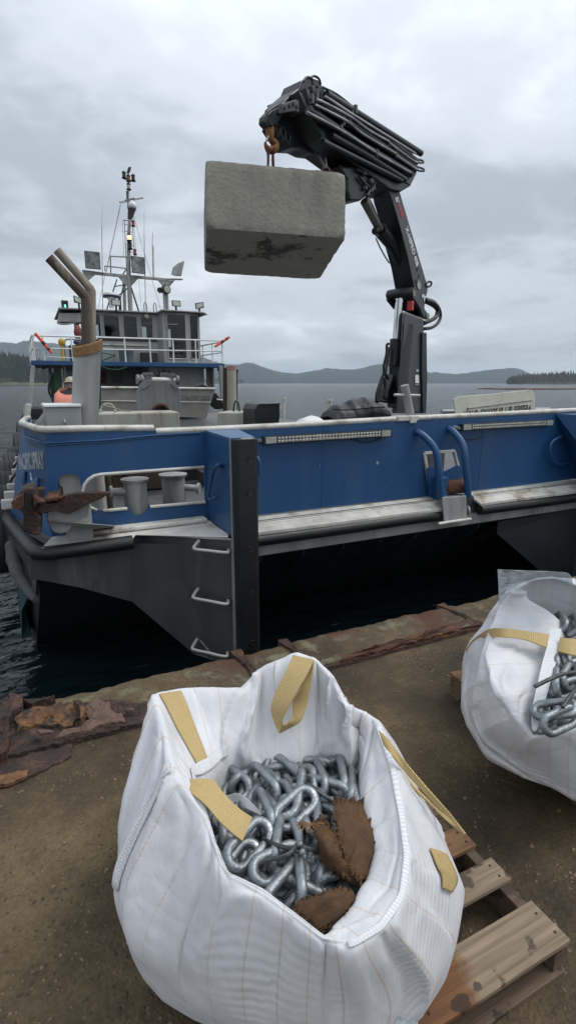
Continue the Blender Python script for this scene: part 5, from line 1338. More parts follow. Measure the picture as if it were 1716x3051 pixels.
lg_ = MB(); lg_.prism([(5.271,7.124,4.347), (5.342,7.153,4.381), (5.382,7.169,4.312), (5.354,7.158,4.313), (5.351,7.156,4.353), (5.318,7.143,4.341), (5.335,7.15,4.305), (5.302,7.136,4.3)], CN * 0.006); lg_.build('white_logo', WHITE, crane)
for q in ((5.977,7.41,3.492), (6.034,7.434,3.392), (5.943,7.396,3.306)):
    p = MB(); p.lathe(q, [(0.03, 0), (0.028, 0.006)], 10, -CN); p.build('bolt_head', BLACK, crane)
# knuckle between boom and jib
kk = MB(); kk.prism([(3.978,6.576,4.393), (4.372,6.735,4.49), (4.694,6.865,4.492), (4.735,6.881,4.295), (4.444,6.764,4.105), (4.213,6.671,4.049), (4.158,6.649,4.15), (4.14,6.641,4.286)], CN * 0.42); kk.build('knuckle_link', CRANE, crane, 0.03)
kk = MB()
for (x, y, r_) in ((900, 860, 0.05), (950, 930, 0.06), (930, 1000, 0.05), (870, 900, 0.045), (820, 960, 0.06)):
    pass
for q, r_ in (((4.449,6.761,4.424), 0.028), ((4.613,6.827,4.374), 0.042), ((4.484,6.775,4.26), 0.03), ((4.673,6.851,4.3), 0.025)):
    p = MB(); p.lathe(q, [(r_, 0), (r_, 0.03), (r_ * 0.6, 0.05)], 12, -CN); p.build('knuckle_pin', CRANE2, crane, smooth=True)
for pts in ([(4.294,6.671,4.43), (4.45,6.734,4.431), (4.61,6.799,4.445), (4.698,6.834,4.366), (4.623,6.804,4.243)], [(4.349,6.693,4.36), (4.456,6.737,4.317), (4.593,6.792,4.28), (4.544,6.772,4.179)], [(3.996,6.605,4.405), (4.145,6.665,4.308), (4.396,6.766,4.403)]):
    h = MB(); h.tube(spline(pts, 20), 0.02, 7); h.build('hydraulic_hose', HOSE, crane, smooth=True)
# the jib: a stack of telescoping boxes seen from below and from the side
jb = MB()
jb.prism([(3.366,6.285,4.778), (3.525,6.35,5.078), (5.568,7.175,5.064), (5.746,7.247,4.798), (5.585,7.182,4.562), (5.353,7.088,4.431), (5.032,6.959,4.388), (4.334,6.676,4.466), (3.621,6.388,4.576)], CN * 0.50)
jb.build('jib_outer_box', CRANE, crane, 0.02)
jb = MB(); jb.prism([(3.283,6.554,4.473), (3.046,6.458,4.637), (3.163,6.505,4.824), (3.572,6.671,4.966), (3.981,6.836,4.85), (4.232,6.937,4.647), (3.622,6.691,4.522), (3.47,6.629,4.523)], CN * 0.26); jb.build('jib_under_box', CRANE, crane, 0.02)
jb = MB(); jb.prism([(3.047,6.329,4.805), (3.104,6.352,4.868), (3.298,6.431,5.041), (3.348,6.451,5.138), (3.5,6.512,5.239), (3.669,6.58,5.267), (3.826,6.644,5.185), (3.611,6.557,4.929), (3.009,6.314,4.685)], CN * 0.28); jb.build('jib_head', CRANE, crane, 0.02)
jb = MB(); jb.prism([(2.94,6.092,4.685), (3.154,6.178,4.802), (3.202,6.198,4.802), (3.203,6.198,4.695), (3.136,6.171,4.684), (2.949,6.095,4.602)], CN * 0.05); jb.build('head_plate', CRANE2, crane, 0.006)
for q in ((3.11,6.149,4.741), (3.167,6.173,4.732), (3.053,6.127,4.703), (2.979,6.097,4.654)):
    p = MB(); p.lathe(q, [(0.022, 0), (0.02, 0.012)], 8, -CN); p.build('bolt_head', CRANE, crane)
# end plates of the nested boom sections stepping down from the head
steps = [((3.22,6.248,4.926), (3.36,6.305,4.784)), ((3.33,6.282,4.998), (3.456,6.332,4.751)), ((3.423,6.308,5.052), (3.575,6.37,4.725)), ((3.517,6.336,5.083), (3.627,6.38,4.902))]
for a, b in steps:
    a = Vector(a); b = Vector(b)
    p = MB(); p.hexa([a, a + CD * -0.06, b + CD * -0.06, b], [a + CN * 0.5, a + CD * -0.06 + CN * 0.5, b + CD * -0.06 + CN * 0.5, b + CN * 0.5]); p.build('section_collar', CRANE2, crane, 0.006)
# long extension cylinders and pipes along the side of the jib
rows = [((590, 200), (1380, 690), 0.045), ((600, 250), (1330, 760), 0.05), ((520, 290), (1320, 830), 0.05), ((480, 340), (1250, 860), 0.045), ((640, 520), (1290, 870), 0.05), ((560, 560), (1240, 925), 0.04)]
RW = [([(3.643,6.354,5.024), (4.576,6.731,5.029), (5.77,7.213,5.035)], 0.045), ([(3.666,6.363,4.958), (4.581,6.733,4.947), (5.666,7.172,4.893)], 0.048), ([(3.498,6.295,4.886), (4.377,6.651,4.853), (5.643,7.162,4.796)], 0.05), ([(3.336,6.23,4.751), (4.283,6.613,4.701), (5.521,7.113,4.694)], 0.05), ([(3.741,6.394,4.624), (4.389,6.656,4.622), (5.37,7.052,4.58)], 0.045), ([(3.59,6.333,4.513), (4.142,6.556,4.522), (5.294,7.021,4.544)], 0.035)]
for pts, r_ in RW:
    c = MB(); c.tube(pts, r_, 10); c.build('extension_cylinder', CRANE, crane, smooth=True)
PW = [[(3.574,6.262,4.949), (4.067,6.461,4.94), (4.846,6.776,4.945), (5.548,7.059,4.945)], [(3.43,6.204,4.867), (3.661,6.297,4.888), (4.069,6.461,4.902), (4.443,6.613,4.879), (4.879,6.789,4.891)], [(3.411,6.196,4.806), (3.977,6.425,4.832), (4.32,6.563,4.798), (5.047,6.857,4.796)], [(3.273,6.14,4.686), (3.844,6.371,4.698), (4.588,6.671,4.674)], [(4.88,6.789,4.877), (5.461,7.024,4.842), (5.625,7.09,4.85)], [(4.616,6.683,4.668), (5.446,7.018,4.667)], [(5.063,6.863,4.778), (5.618,7.087,4.754)]]
for pts in PW:
    c = MB(); c.tube(spline(pts, 18), 0.0135, 6); c.build('hydraulic_pipe', PIPEL, crane, smooth=True)
HS = [[(3.333,6.196,4.856), (3.434,6.237,4.821), (3.518,6.271,4.777), (3.869,6.413,4.744), (3.916,6.432,4.72)], [(3.432,6.237,4.94), (3.474,6.253,4.895), (3.643,6.322,4.894), (4.025,6.476,4.925), (4.051,6.487,4.856)], [(3.578,6.328,5.068), (3.838,6.433,5.089), (4.166,6.566,5.065), (4.216,6.586,5.056), (4.574,6.73,5.056), (5.202,6.984,5.058), (5.751,7.206,5.05)],
      [(3.398,6.471,5.151), (3.459,6.495,5.217), (3.542,6.529,5.23), (3.564,6.538,5.177)], [(3.521,6.521,5.235), (3.583,6.546,5.277), (3.669,6.58,5.279), (3.703,6.594,5.229)], [(2.972,6.299,4.755), (2.843,6.247,4.651), (2.806,6.232,4.569), (2.806,6.232,4.521), (2.833,6.242,4.507)],
      [(5.663,7.17,4.929), (5.796,7.224,4.951), (5.85,7.246,4.935), (5.7,7.185,4.892)], [(5.69,7.181,4.833), (5.842,7.243,4.852), (5.879,7.258,4.83), (5.711,7.19,4.791)], [(5.668,7.172,5.041), (5.719,7.193,5.032), (5.787,7.22,5.037)]]
for pts in HS:
    c = MB(); c.tube(spline(pts, 26), 0.014, 6); c.build('hydraulic_hose', HOSE, crane, smooth=True)
for q in ((3.935,6.44,4.83), (4.051,6.487,4.856), (3.893,6.423,4.726), (4.095,6.505,4.943), (4.164,6.532,5.032), (4.885,6.823,4.889), (4.634,6.722,4.684), (5.082,6.903,4.802), (3.453,6.245,4.936), (3.373,6.213,4.859)):
    q = Vector(q); p = MB(); p.bar(q - CD * 0.02, q + CD * 0.02, 0.05, 0.10); p.build('pipe_clamp', CRANE2, crane, 0.006)
gp_ = MB(); gp_.prism([(3.587,6.359,4.572), (3.785,6.439,4.596), (3.786,6.439,4.557), (3.61,6.368,4.516)], CN * 0.02); gp_.prism([(5.18,7.002,4.591), (5.713,7.217,4.768), (5.565,7.158,4.568), (5.275,7.04,4.57)], CN * 0.02); gp_.build('jib_end_plate', CRANE2, crane, 0.004)
# hanging shackle rings under the jib head
for q in ((3.052,6.439,4.582), (3.134,6.472,4.568), (3.213,6.504,4.55), (3.306,6.649,4.69), (3.382,6.68,4.669), (3.467,6.714,4.65)):
    c = Vector(q); g = MB()
    g.tube([c + CD * 0.035 * math.cos(2 * math.pi * k / 14) * 1.2 + Vector((0, 0, 0.06 * math.sin(2 * math.pi * k / 14))) for k in range(14)], 0.016, 7, closed=True)
    g.build('shackle_ring', CRANE, crane, smooth=True)
# nose, swivel and hook
hk = MB(); hk.prism([(3.092,6.39,4.814), (2.904,6.314,4.695), (2.849,6.292,4.635), (2.839,6.288,4.572), (2.921,6.321,4.54), (3.015,6.359,4.607), (3.149,6.414,4.762)], CN * 0.14); hk.build('jib_nose', CRANE, crane, 0.02)
hk = MB(); hk.tube([(2.912,6.382,4.663), (2.917,6.384,4.598)], 0.045, 10); hk.lathe((2.927,6.389,4.529), [(0.035, -0.10), (0.05, -0.06), (0.05, 0.06), (0.03, 0.10)], 12); swv = hk.build('hook_swivel', HOOKM, crane, smooth=True)
H = spline([(2.929,6.389,4.499), (2.923,6.387,4.454), (2.966,6.404,4.437), (3.009,6.422,4.42), (3.003,6.419,4.374), (2.946,6.396,4.336), (2.89,6.373,4.334), (2.859,6.361,4.361), (2.85,6.357,4.389)], 40)
hk = MB(); hk.tube(H, [0.032 + 0.016 * math.sin(math.pi * min(1, max(0, (k - 8) / 24))) - 0.022 * max(0, (k - 30) / 10) for k in range(41)], 10); hook = hk.build('crane_hook', HOOKM, crane, smooth=True)
hk = MB(); hk.tube([(2.892,6.353,4.455), (2.866,6.342,4.411), (2.847,6.335,4.377)], 0.012, 6); hk.build('safety_latch', GALV, hook, smooth=True)

# ------------------------------------------------------------------ the hanging block and its slings
blk = thing('concrete_block', 'grey concrete block with a wet dark underside hanging from the crane hook', 'concrete block', (2.85, 6.25, 3.25))
F = [Vector((1.991, 5.943, 3.946)), Vector((3.423, 5.515, 3.908)), Vector((3.377, 5.418, 3.235)), Vector((1.944, 5.846, 3.273))]
dd = Vector((2.307, 7.062, 3.073)) - F[3]
nx, ny, nz = 30, 16, 26
def bp_(u, v, w):
    top = F[0].lerp(F[1], u); bt = F[3].lerp(F[2], u)
    return bt.lerp(top, v) + dd * w
vs = []; fs = []; idx = {}
cen = bp_(0.5, 0.5, 0.5)
def vert(i, j, k):
    key = (i, j, k)
    if key not in idx:
        u, v, w = i / nx, j / ny, k / nz
        p = bp_(u, v, w)
        # knocked-off arrises and rough casting
        e_ = 0
        for t, n_ in ((u, nx), (v, ny), (w, nz)):
            if t in (0, 1): e_ += 1
        if e_ >= 2:
            p = p.lerp(cen, 0.005 + 0.02 * abs(noise.noise(p * 9)) + (0.02 if e_ == 3 else 0))
        p = p + (p - cen).normalized() * (0.005 * noise.noise(p * 6) + 0.005 * noise.noise(p * 24))
        idx[key] = len(vs); vs.append(p)
    return idx[key]
for i in range(nx):
    for j in range(ny):
        for k in (0, nz):
            fs.append((vert(i, j, k), vert(i + 1, j, k), vert(i + 1, j + 1, k), vert(i, j + 1, k)))
for i in range(nx):
    for k in range(nz):
        for j in (0, ny):
            fs.append((vert(i, j, k), vert(i + 1, j, k), vert(i + 1, j, k + 1), vert(i, j, k + 1)))
for j in range(ny):
    for k in range(nz):
        for i in (0, nx):
            fs.append((vert(i, j, k), vert(i, j + 1, k), vert(i, j + 1, k + 1), vert(i, j, k + 1)))
bb = MB(); bb.add(vs, fs)
BLKM = mat('hung block concrete', (0.30, 0.283, 0.232), (0.225, 0.212, 0.175), 0.9, 0, 2.2, 0.45, 26, (0.135, 0.13, 0.112), 2.0, 0.54, 0.26, streak=True, detail=12)
LITDAMPM = mat('lit damp block underside', (0.50, 0.475, 0.40), (0.42, 0.40, 0.34), 0.75, 0, 3, 0.5, 24, (0.11, 0.105, 0.095), 1.4, 0.56, 0.05)  # base lightened to stand in for light from below; dark patches are damp
o = bb.build('block_body', [BLKM, LITDAMPM], blk, smooth=False)
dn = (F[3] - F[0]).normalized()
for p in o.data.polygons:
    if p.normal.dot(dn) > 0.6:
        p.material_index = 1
    p.use_smooth = True
o.data.set_sharp_from_angle(angle=R(60))
fr_ = (F[1] - F[0]).normalized()
ey = bp_(0.86, 1, 0.06)
e_ = MB(); e_.tube(spline([ey + fr_ * -0.035, ey + fr_ * -0.03 + Vector((0, 0, 0.05)), ey + fr_ * 0.02 + Vector((0, 0, 0.062)), ey + fr_ * 0.05 + Vector((0, 0, 0.02))], 18), 0.016, 8); e_.build('lifting_loop', RUST, blk, smooth=True)
sl_ = thing('lifting_sling', 'dark red webbing sling from the crane hook down to the block', 'sling', (2.929,6.389,4.327))
base = bp_(0.5, 1, 0.42)
hkp = Vector((2.933,6.391,4.341))
r_ = MB()
for s_ in (-1, 1):
    A = [hkp + Vector((0.045 * s_, 0, 0.02)), hkp + Vector((0.03 * s_, 0.0, -0.06)), hkp + Vector((0.035 * s_, 0.0, -0.2)), Vector((hkp.x + 0.05 * s_, hkp.y, base.z - 0.01))]
    B = [p + Vector((0.012, 0.05, 0)) for p in A]
    A = [p - Vector((0.012, 0.05, 0)) for p in A]
    ribbon(r_, A, B, 0.012, 12, 2)
r_.build('sling_leg', SLING, sl_, smooth=True)
r_ = MB()
t0 = Vector((3.652,6.573,4.475)); t1 = ey + Vector((0, 0, 0.055))
r_.tube([t0, t1], 0.014, 7); r_.tube([Vector((3.793,6.63,4.49)), t1 + fr_ * 0.01], 0.014, 7)
o_ = thing('tag_line', 'short black line running from the jib underside to the loop on the hanging block', 'rope', tuple(t1)); r_.build('line', HOSE, o_, smooth=True)

# ------------------------------------------------------------------ things standing on the boat
# exhaust tower with its two bent pipes
tow = thing('exhaust_tower', 'tall grey oval exhaust tower with two bent brown pipes beside the person', 'exhaust stack', (0.95, 6.3, 0.30))
tb = MB()
c0 = Vector((0.685,6.3,1.267)); ct = Vector((0.764,6.3,2.087))
n = 28; vs = []
for z, sl in ((0.30, 0), (c0.z, 0), (1.75, 0), (ct.z, 1)):
    for k in range(n):
        a = 2 * math.pi * k / n
        x = 0.140 * math.cos(a); y = 0.20 * math.sin(a)
        vs.append((c0.x - 0.045 + x + 0.115 * (z - c0.z), 6.3 + y, z + (0.30 * x + 0.12 * y if sl else 0)))
fs = []
for i in range(3):
    for k in range(n):
        k2 = (k + 1) % n; fs.append((i * n + k, i * n + k2, (i + 1) * n + k2, (i + 1) * n + k))
fs.append(tuple(range(3 * n, 4 * n))); fs.append(tuple(range(n - 1, -1, -1)))
tb.add(vs, fs); tb.build('tower_casing', ALU, tow, smooth=True)
rg = MB()
pts = [Vector(v) for v in vs[3 * n:4 * n]]; cc = sum(pts, Vector()) / n
for sc_, dz in ((1.14, -0.03), (1.16, 0.03)): pass
ring = []
fs = []; rv_ = []
for k in range(n):
    p = pts[k]; o1 = cc + (p - cc) * 1.10
    rv_ += [o1 + Vector((0, 0, -0.06)), o1 + Vector((0, 0, 0.035)), cc + (p - cc) * 0.92 + Vector((0, 0, 0.04)), cc + (p - cc) * 0.96 + Vector((0, 0, -0.06))]
for k in range(n):
    k2 = (k + 1) % n
    for j in range(4):
        fs.append((k * 4 + j, k * 4 + (j + 1) % 4, k2 * 4 + (j + 1) % 4, k2 * 4 + j))
rg.add(rv_, fs); rg.build('rusty_rim', mat('rusty rim', (0.26, 0.15, 0.055), (0.15, 0.08, 0.035), 0.7, 0.1, 14, 0.2, 50), tow, smooth=True)
def spipe(a, b, c_, w, m, up):
    mb = MB(); a = Vector(a); b = Vector(b); c_ = Vector(c_)
    mb.tube([a, b + Vector((0, 0, -0.005)), b + (c_ - b) * 0.02, c_], w, 16)
    return mb.build('exhaust_pipe', m, tow, smooth=True)
spipe((0.712,6.28,1.971), (0.758,6.28,2.578), (0.438,6.28,2.931), 0.050, RPIPE, 0)
spipe((0.781,6.36,2.058), (0.83,6.36,2.664), (0.525,6.36,3.025), 0.044, RPIPE2, 0)
bxm = mat('galvanised locker', (0.33, 0.335, 0.34), (0.26, 0.262, 0.27), 0.5, 0.3, 3, 0.05, 20, (0.2, 0.2, 0.2), 3, 0.64, 0.1, streak=True)
lk = thing('steel_locker', 'plain grey steel locker with a pale lid left of the exhaust tower', 'locker', (0.55, 6.4, 0.30))
b = MB(); lx = Vector((0.244,6,1.471)); rx = Vector((0.555,6,1.477))
b.box(lx.x, rx.x + 0.03, 6.0, 6.5, 0.30, lx.z); b.build('locker_body', bxm, lk, 0.008)
b = MB(); b.box(lx.x - 0.01, rx.x + 0.035, 5.98, 6.52, lx.z + 0.001, lx.z + 0.028); b.build('locker_lid', WHITE, lk, 0.006)
b = MB(); b.tube([(lx.x + 0.17, 5.99, lx.z - 0.12), (lx.x + 0.175, 5.96, lx.z - 0.15), (lx.x + 0.17, 5.99, lx.z - 0.2)], 0.008, 6); b.build('locker_latch', ALU, lk)

# concrete blocks on deck
def cblock(c, ux, L, W, z0, z1, label, seed, eye):
    t = thing('concrete_block', label, 'concrete block', (c[0], c[1], z0), 'concrete blocks on the boat')
    u = Vector((math.cos(ux), math.sin(ux), 0)); v = Vector((-u.y, u.x, 0)); c = Vector((c[0], c[1], 0))
    mb = MB()
    q = [c - u * L / 2 - v * W / 2, c + u * L / 2 - v * W / 2, c + u * L / 2 + v * W / 2, c - u * L / 2 + v * W / 2]
    b0 = [p + Vector((0, 0, z0)) for p in q]; t0 = [p + Vector((0, 0, z1)) for p in q]
    mb.hexa(b0, t0); mb.build('block_body', CONC, t, 0.03, seg=3)
    e = MB(); p = c + u * eye[0] + v * eye[1] + Vector((0, 0, z1))
    if eye[2]:
        e.tube([p + u * 0.13 * math.cos(a) + Vector((0, 0, 0.03 + 0.13 * math.sin(a))) for a in [2 * math.pi * k / 20 for k in range(20)]], 0.02, 8, closed=True)
        e.ball(p + u * -0.13 + Vector((0, 0, 0.02)), 0.035); e.ball(p + u * 0.13 + Vector((0, 0, 0.02)), 0.035)
        e.build('lifting_ring', ROPEW, t, smooth=True)
    else:
        e.tube(spline([p - u * 0.06, p - u * 0.04 + Vector((0, 0, 0.15)), p + Vector((0, 0, 0.2)), p + u * 0.04 + Vector((0, 0, 0.15)), p + u * 0.06], 16), 0.02, 8)
        e.build('lifting_loop', WIRE, t, smooth=True)
    return t
p1 = Vector((2.786,10.346,1.17)); p0 = Vector((1.356,10.432,1.17))
u_ = (p1 - p0).normalized(); L_ = 1.9
c1_ = p1 - u_ * L_ / 2 + Vector((-u_.y, u_.x, 0)) * 0.38
cblock((c1_.x, c1_.y), math.atan2(u_.y, u_.x), L_, 0.76, 0.30, 1.17, 'pale concrete block with a grey lifting ring, on deck beside the exhaust tower', 1, (-0.33, 0.0, True))
q0 = Vector((3.563,10.127,1.17)); q1 = Vector((4.076,9.708,1.17)); q2 = Vector((3.052,10.726,1.17))
u2 = (q1 - q0).normalized()
d2 = Vector((-u2.y, u2.x, 0))
L2, W2 = 1.05, 0.95
aa = math.atan2(u2.y, u2.x)
def fit_block():
    return q0 + (q1 - q0) / 2 + d2 * W2 / 2
ll = (q2 - q0)
u3 = (q1 - q0); v3 = ll - u3 * (ll.dot(u3) / u3.dot(u3))
cc_ = q0 + u3 / 2 + v3 / 2
cblock((cc_.x, cc_.y), aa, u3.length, max(0.7, v3.length), 0.30, 1.17, 'pale concrete block streaked with rust below its wire loop, behind the bow post', 2, (-0.05, 0.0, False))

# anchor frame (steel chute with rounded top)
fm = thing('fairlead_frame', 'grey steel fairlead frame with pipework on top and a rusty hole', 'fairlead', (2.5, 11.3, 0.30))
yy = 9.6
b = MB()
prof = [(2.143,11.2,1.114), (2.171,11.2,1.544), (2.235,11.2,1.69), (2.35,11.2,1.76), (2.864,11.2,1.761), (2.977,11.2,1.706), (3.046,11.2,1.578), (3.031,11.2,1.092)]
hole = [(2.462,11.2,1.114), (2.484,11.2,1.201), (2.56,11.2,1.264), (2.642,11.2,1.278), (2.723,11.2,1.253), (2.777,11.2,1.187), (2.789,11.2,1.106)]
pf = prof[:1] + prof[1:] + [hole[-1]] + hole[::-1][1:-1] + [hole[0]]
b.prism(pf, (0, 0.04, 0)); FRM = mat('dull grey steel', (0.20, 0.205, 0.205), (0.13, 0.133, 0.135), 0.55, 0.2, 5, 0.1, 40, (0.28, 0.28, 0.27), 4, 0.64, 0.12, streak=True); b.build('front_plate', FRM, fm, 0.006)
b = MB(); b.hexa([(2.26,11.35,1.104), (2.987,11.35,1.086), (3.003,11.35,1.414), (2.28,11.35,1.422)], [(2.27,11.4,1.101), (3,11.4,1.083), (3.016,11.4,1.413), (2.29,11.4,1.421)]); b.build('dark_hole_backing', BLACK, fm)  # black sheet added behind the hole to paint its shaded inside
b = MB(); b.hexa([(2.145,11.25,1.111), (2.173,11.25,1.543), (2.246,11.25,1.706), (2.208,11.25,1.11)], [(2.277,11.9,1.076), (2.307,11.9,1.533), (2.376,11.9,1.706), (2.336,11.9,1.075)]); b.hexa([(2.985,11.25,1.091), (3.013,11.25,1.658), (3.066,11.25,1.537), (3.045,11.25,1.09)], [(3.176,11.9,1.055), (3.205,11.9,1.655), (3.252,11.9,1.527), (3.23,11.9,1.054)]); b.hexa([(2.245,11.25,1.69), (2.36,11.25,1.76), (2.877,11.25,1.761), (3.015,11.25,1.69)], [(2.374,11.9,1.673), (2.495,11.9,1.739), (3.042,11.9,1.739), (3.206,11.9,1.672)]); b.build('side_plate', FRM, fm)
b = MB(); b.tube(spline(hole, 20), 0.03, 7); b.build('rusty_hole_rim', RUST, fm, smooth=True)
b = MB(); b.tube([(2.221,11.3,1.776), (3.023,11.3,1.762)], 0.055, 12); b.build('cross_pipe', ALUW, fm, smooth=True)
for a, b_, r_ in (((2.426,11.3,1.619), (2.426,11.3,1.886), 0.085), ((2.899,11.3,1.618), (2.912,11.3,1.873), 0.06), ((2.771,11.4,1.698), (2.781,11.4,1.889), 0.06)):
    m_b = MB(); m_b.tube([a, b_], r_, 14); m_b.lathe(b_, [(r_ * 1.25, -0.02), (r_ * 1.25, 0.03)], 14); m_b.build('pipe_stub', FRM, fm, smooth=True)
for q in ((2.221,11.3,1.776), (3.023,11.3,1.762), (2.3,11.3,1.776)):
    m_b = MB(); m_b.lathe(q, [(0.10, -0.02), (0.10, 0.03)], 14, (1, 0, 0)); m_b.build('pipe_flange', FRM, fm, smooth=True)
b = MB(); b.bar((2.272,11.18,1.598), (2.42,11.18,1.69), 0.03, 0.03); b.bar((2.872,11.18,1.698), (3.015,11.18,1.578), 0.03, 0.03); b.build('bracing_bar', FRM, fm)

# skiff with outboard
sk = thing('skiff', 'bare aluminium skiff with lettered side lying before the lower cabin', 'skiff', (3.4, 13.5, 0.6))
b = MB()
b.hexa([(1.74,13.4,0.998), (4.303,13.4,0.835), (4.551,13.4,1.567), (1.788,13.4,1.615)], [(1.87,14.4,0.945), (4.624,14.4,0.769), (4.891,14.4,1.556), (1.921,14.4,1.608)])
b.build('skiff_hull', mat('dull skiff aluminium', (0.27, 0.26, 0.23), (0.20, 0.19, 0.17), 0.5, 0.2, 3, 0.1, 30), sk, 0.01)
b = MB(); b.tube([(1.784,13.38,1.607), (3.121,13.38,1.592), (4.544,13.38,1.567)], 0.03, 8); b.tube([(1.761,13.38,1.309), (4.416,13.38,1.232)], 0.012, 6); b.build('gunwale', ALUW, sk, smooth=True)
tx0 = Vector((3.661,13.36,1.293)); tx1 = Vector((4.4,13.36,1.263)); th = Vector((3.667,13.36,1.418))
text('DUVAL POINT LODGE', tx0, tx1 - tx0, (0, 0, 1), (tx1 - tx0).length, th.z - tx0.z, NAVY, sk, 'side_lettering')
b = MB()
pr = [(4.075,13.6,1.449), (4.111,13.6,1.567), (4.199,13.6,1.675), (4.305,13.6,1.705), (4.471,13.6,1.625), (4.552,13.6,1.495), (4.56,13.6,1.425)]
b.prism(pr, (0, 0.38, 0)); ob = b.build('outboard_cowl', BLACK, sk, 0.05, seg=3)
b = MB(); b.prism([(4.305,13.59,1.527), (4.36,13.59,1.566), (4.313,13.59,1.447), (4.26,13.59,1.448)], (0, -0.004, 0)); b.prism([(4.38,13.59,1.546), (4.412,13.59,1.556), (4.355,13.59,1.447), (4.334,13.59,1.447)], (0, -0.004, 0)); b.build('cowl_stripe', ALU, ob)
b = MB(); b.prism([(4.518,13.7,1.423), (4.682,13.7,1.463), (4.872,13.7,1.216), (4.911,13.7,1.05), (4.679,13.7,1.034), (4.541,13.7,1.139)], (0, 0.16, 0)); b.build('outboard_leg', BLACK, sk, 0.02)
b = MB(); b.tube([(4.67,13.65,1.291), (4.866,13.65,1.258), (4.941,13.65,1.185)], 0.03, 8); b.tube([(4.832,13.65,1.218), (4.961,13.65,1.092)], 0.035, 8); b.build('outboard_bracket', ALU, sk, smooth=True)

# pipe post and dark plate right of the skiff
ps = thing('pipe_post', 'weathered pale pipe post with flaking red paint on top, right of the skiff', 'post', (5.2, 12.0, 0.30))
b = MB(); b.tube([(4.47,12,0.835), (4.483,12,2.077)], 0.112, 18); b.build('post_pipe', CONC, ps, smooth=True)
b = MB(); b.tube([(4.483,12,1.989), (4.483,12,2.086)], 0.115, 18); b.build('red_band', mat('flaking red paint', (0.38, 0.05, 0.05), (0.30, 0.28, 0.26), 0.7, 0, 14), ps, smooth=True)
b = MB(); b.hexa([(4.28,12,2.048), (4.376,12,2.05), (4.345,12,0.931), (4.247,12,0.933)], [(4.387,12.3,2.057), (4.486,12.3,2.058), (4.453,12.3,0.911), (4.353,12.3,0.914)]); b.build('dark_back_plate', BROWNP, ps)
b = MB(); b.tube([(4.578,12,1.99), (4.636,12,1.973)], 0.05, 8); b.tube([(4.645,12.1,1.975), (4.62,12.1,0.918)], 0.03, 8); b.build('side_pipe', BROWNP, ps, smooth=True)

# black box, bollard stubs, tarpaulin bundle, white cloth
bxx = thing('black_bin', 'black plastic bin with a sloping side right of the deck blocks', 'bin', (4.2, 9.3, 0.30))
b = MB(); b.prism([(3.79,9,0.899), (3.795,9,1.251), (3.842,9,1.334), (3.897,9,1.354), (4.283,9,1.347), (4.29,9,1.133), (4.248,9,0.882)], (0, 0.6, 0)); b.build('bin_body', BLACK, bxx, 0.02)
b = MB(); b.prism([(3.869,8.99,1.347), (4.286,8.99,1.355), (4.286,8.99,1.326), (3.869,8.99,1.32)], (0, 0.62, 0)); b.build('bin_lid', BLACK, bxx, 0.006)
for (x, y0, w, lab) in ((713.5, 1001, 5, 'slim grey rail stanchion standing between bin and tarpaulin'), (830, 1004, 7, 'short grey rail stanchion just behind the black tarpaulin')):
    pass
s1 = thing('stanchion', 'slim grey capped stanchion between black bin and tarpaulin', 'stanchion', (6, 12, 0.3))
b = MB(); b.tube([(5.574,11.5,0.832), (5.575,11.5,1.345)], 0.028, 10); b.lathe((5.575,11.5,1.354), [(0.05, -0.02), (0.05, 0.03)], 12); b.build('stanchion_tube', ALUW, s1, smooth=True)
s2 = thing('stanchion', 'short stout grey stanchion just behind the black tarpaulin bundle', 'stanchion', (7, 11, 0.3))
b = MB(); b.tube([(6.225,10.5,1.006), (6.218,10.5,1.328)], 0.055, 10); b.lathe((6.208,10.5,1.337), [(0.075, -0.03), (0.075, 0.03)], 12); b.build('stanchion_tube', ALUW, s2, smooth=True)
tp = thing('tarpaulin_bundle', 'black tarpaulin thrown over gear on deck just left of the crane', 'tarpaulin', (5.5, 9.2, 0.30))
def drape(name, base_pts, peak_pts, m, par, seed, amp, nx=34, ny=18):
    """cloth heaped over gear: outline heights from peak_pts (x, z), depth band base_pts (y0, y1)"""
    x0, x1 = peak_pts[0][0], peak_pts[-1][0]
    def hz(x):
        for (xa, za), (xb, zb) in zip(peak_pts[:-1], peak_pts[1:]):
            if xa <= x <= xb: return za + (zb - za) * (x - xa) / max(1e-6, xb - xa)
        return peak_pts[-1][1]
    y0, y1, zb_ = base_pts
    vs = []; fs = []
    for j in range(ny + 1):
        t = j / ny
        for i in range(nx + 1):
            x = x0 + (x1 - x0) * i / nx
            h = hz(x) - zb_
            prof = math.sin(math.pi * min(1, max(0, t))) ** 0.45
            z = zb_ + h * prof
            p = Vector((x, y0 + (y1 - y0) * t, z))
            k = noise.noise((x * 3.2 + seed, t * 2.5, 1)); k2 = noise.noise((x * 6 + t * 3 + seed, t * 2.5, 4))
            p.z += amp * k * prof + amp * 0.5 * (abs(k2) - 0.3) * prof; p.y += amp * 1.0 * noise.noise((x * 4, t * 3, seed))
            vs.append(p)
    for j in range(ny):
        for i in range(nx):
            a = j * (nx + 1) + i; fs.append((a, a + 1, a + nx + 2, a + nx + 1))
    mb = MB(); mb.add(vs, fs)
    o = mb.build(name, m, par); s = o.modifiers.new('thickness', 'SOLIDIFY'); s.thickness = 0.006
    return o
pk = [(5.065,8.6,1.134), (5.104,8.6,1.24), (5.229,8.6,1.331), (5.461,8.6,1.305), (5.528,8.6,1.391), (5.745,8.6,1.453), (5.841,8.6,1.496), (5.915,8.6,1.437), (6.109,8.6,1.368), (6.268,8.6,1.306), (6.31,8.6,1.215), (6.335,8.6,1.102)]
drape('tarpaulin', (8.1, 9.2, 0.5), [(p[0], p[2]) for p in pk], TARP, tp, 3, 0.05)
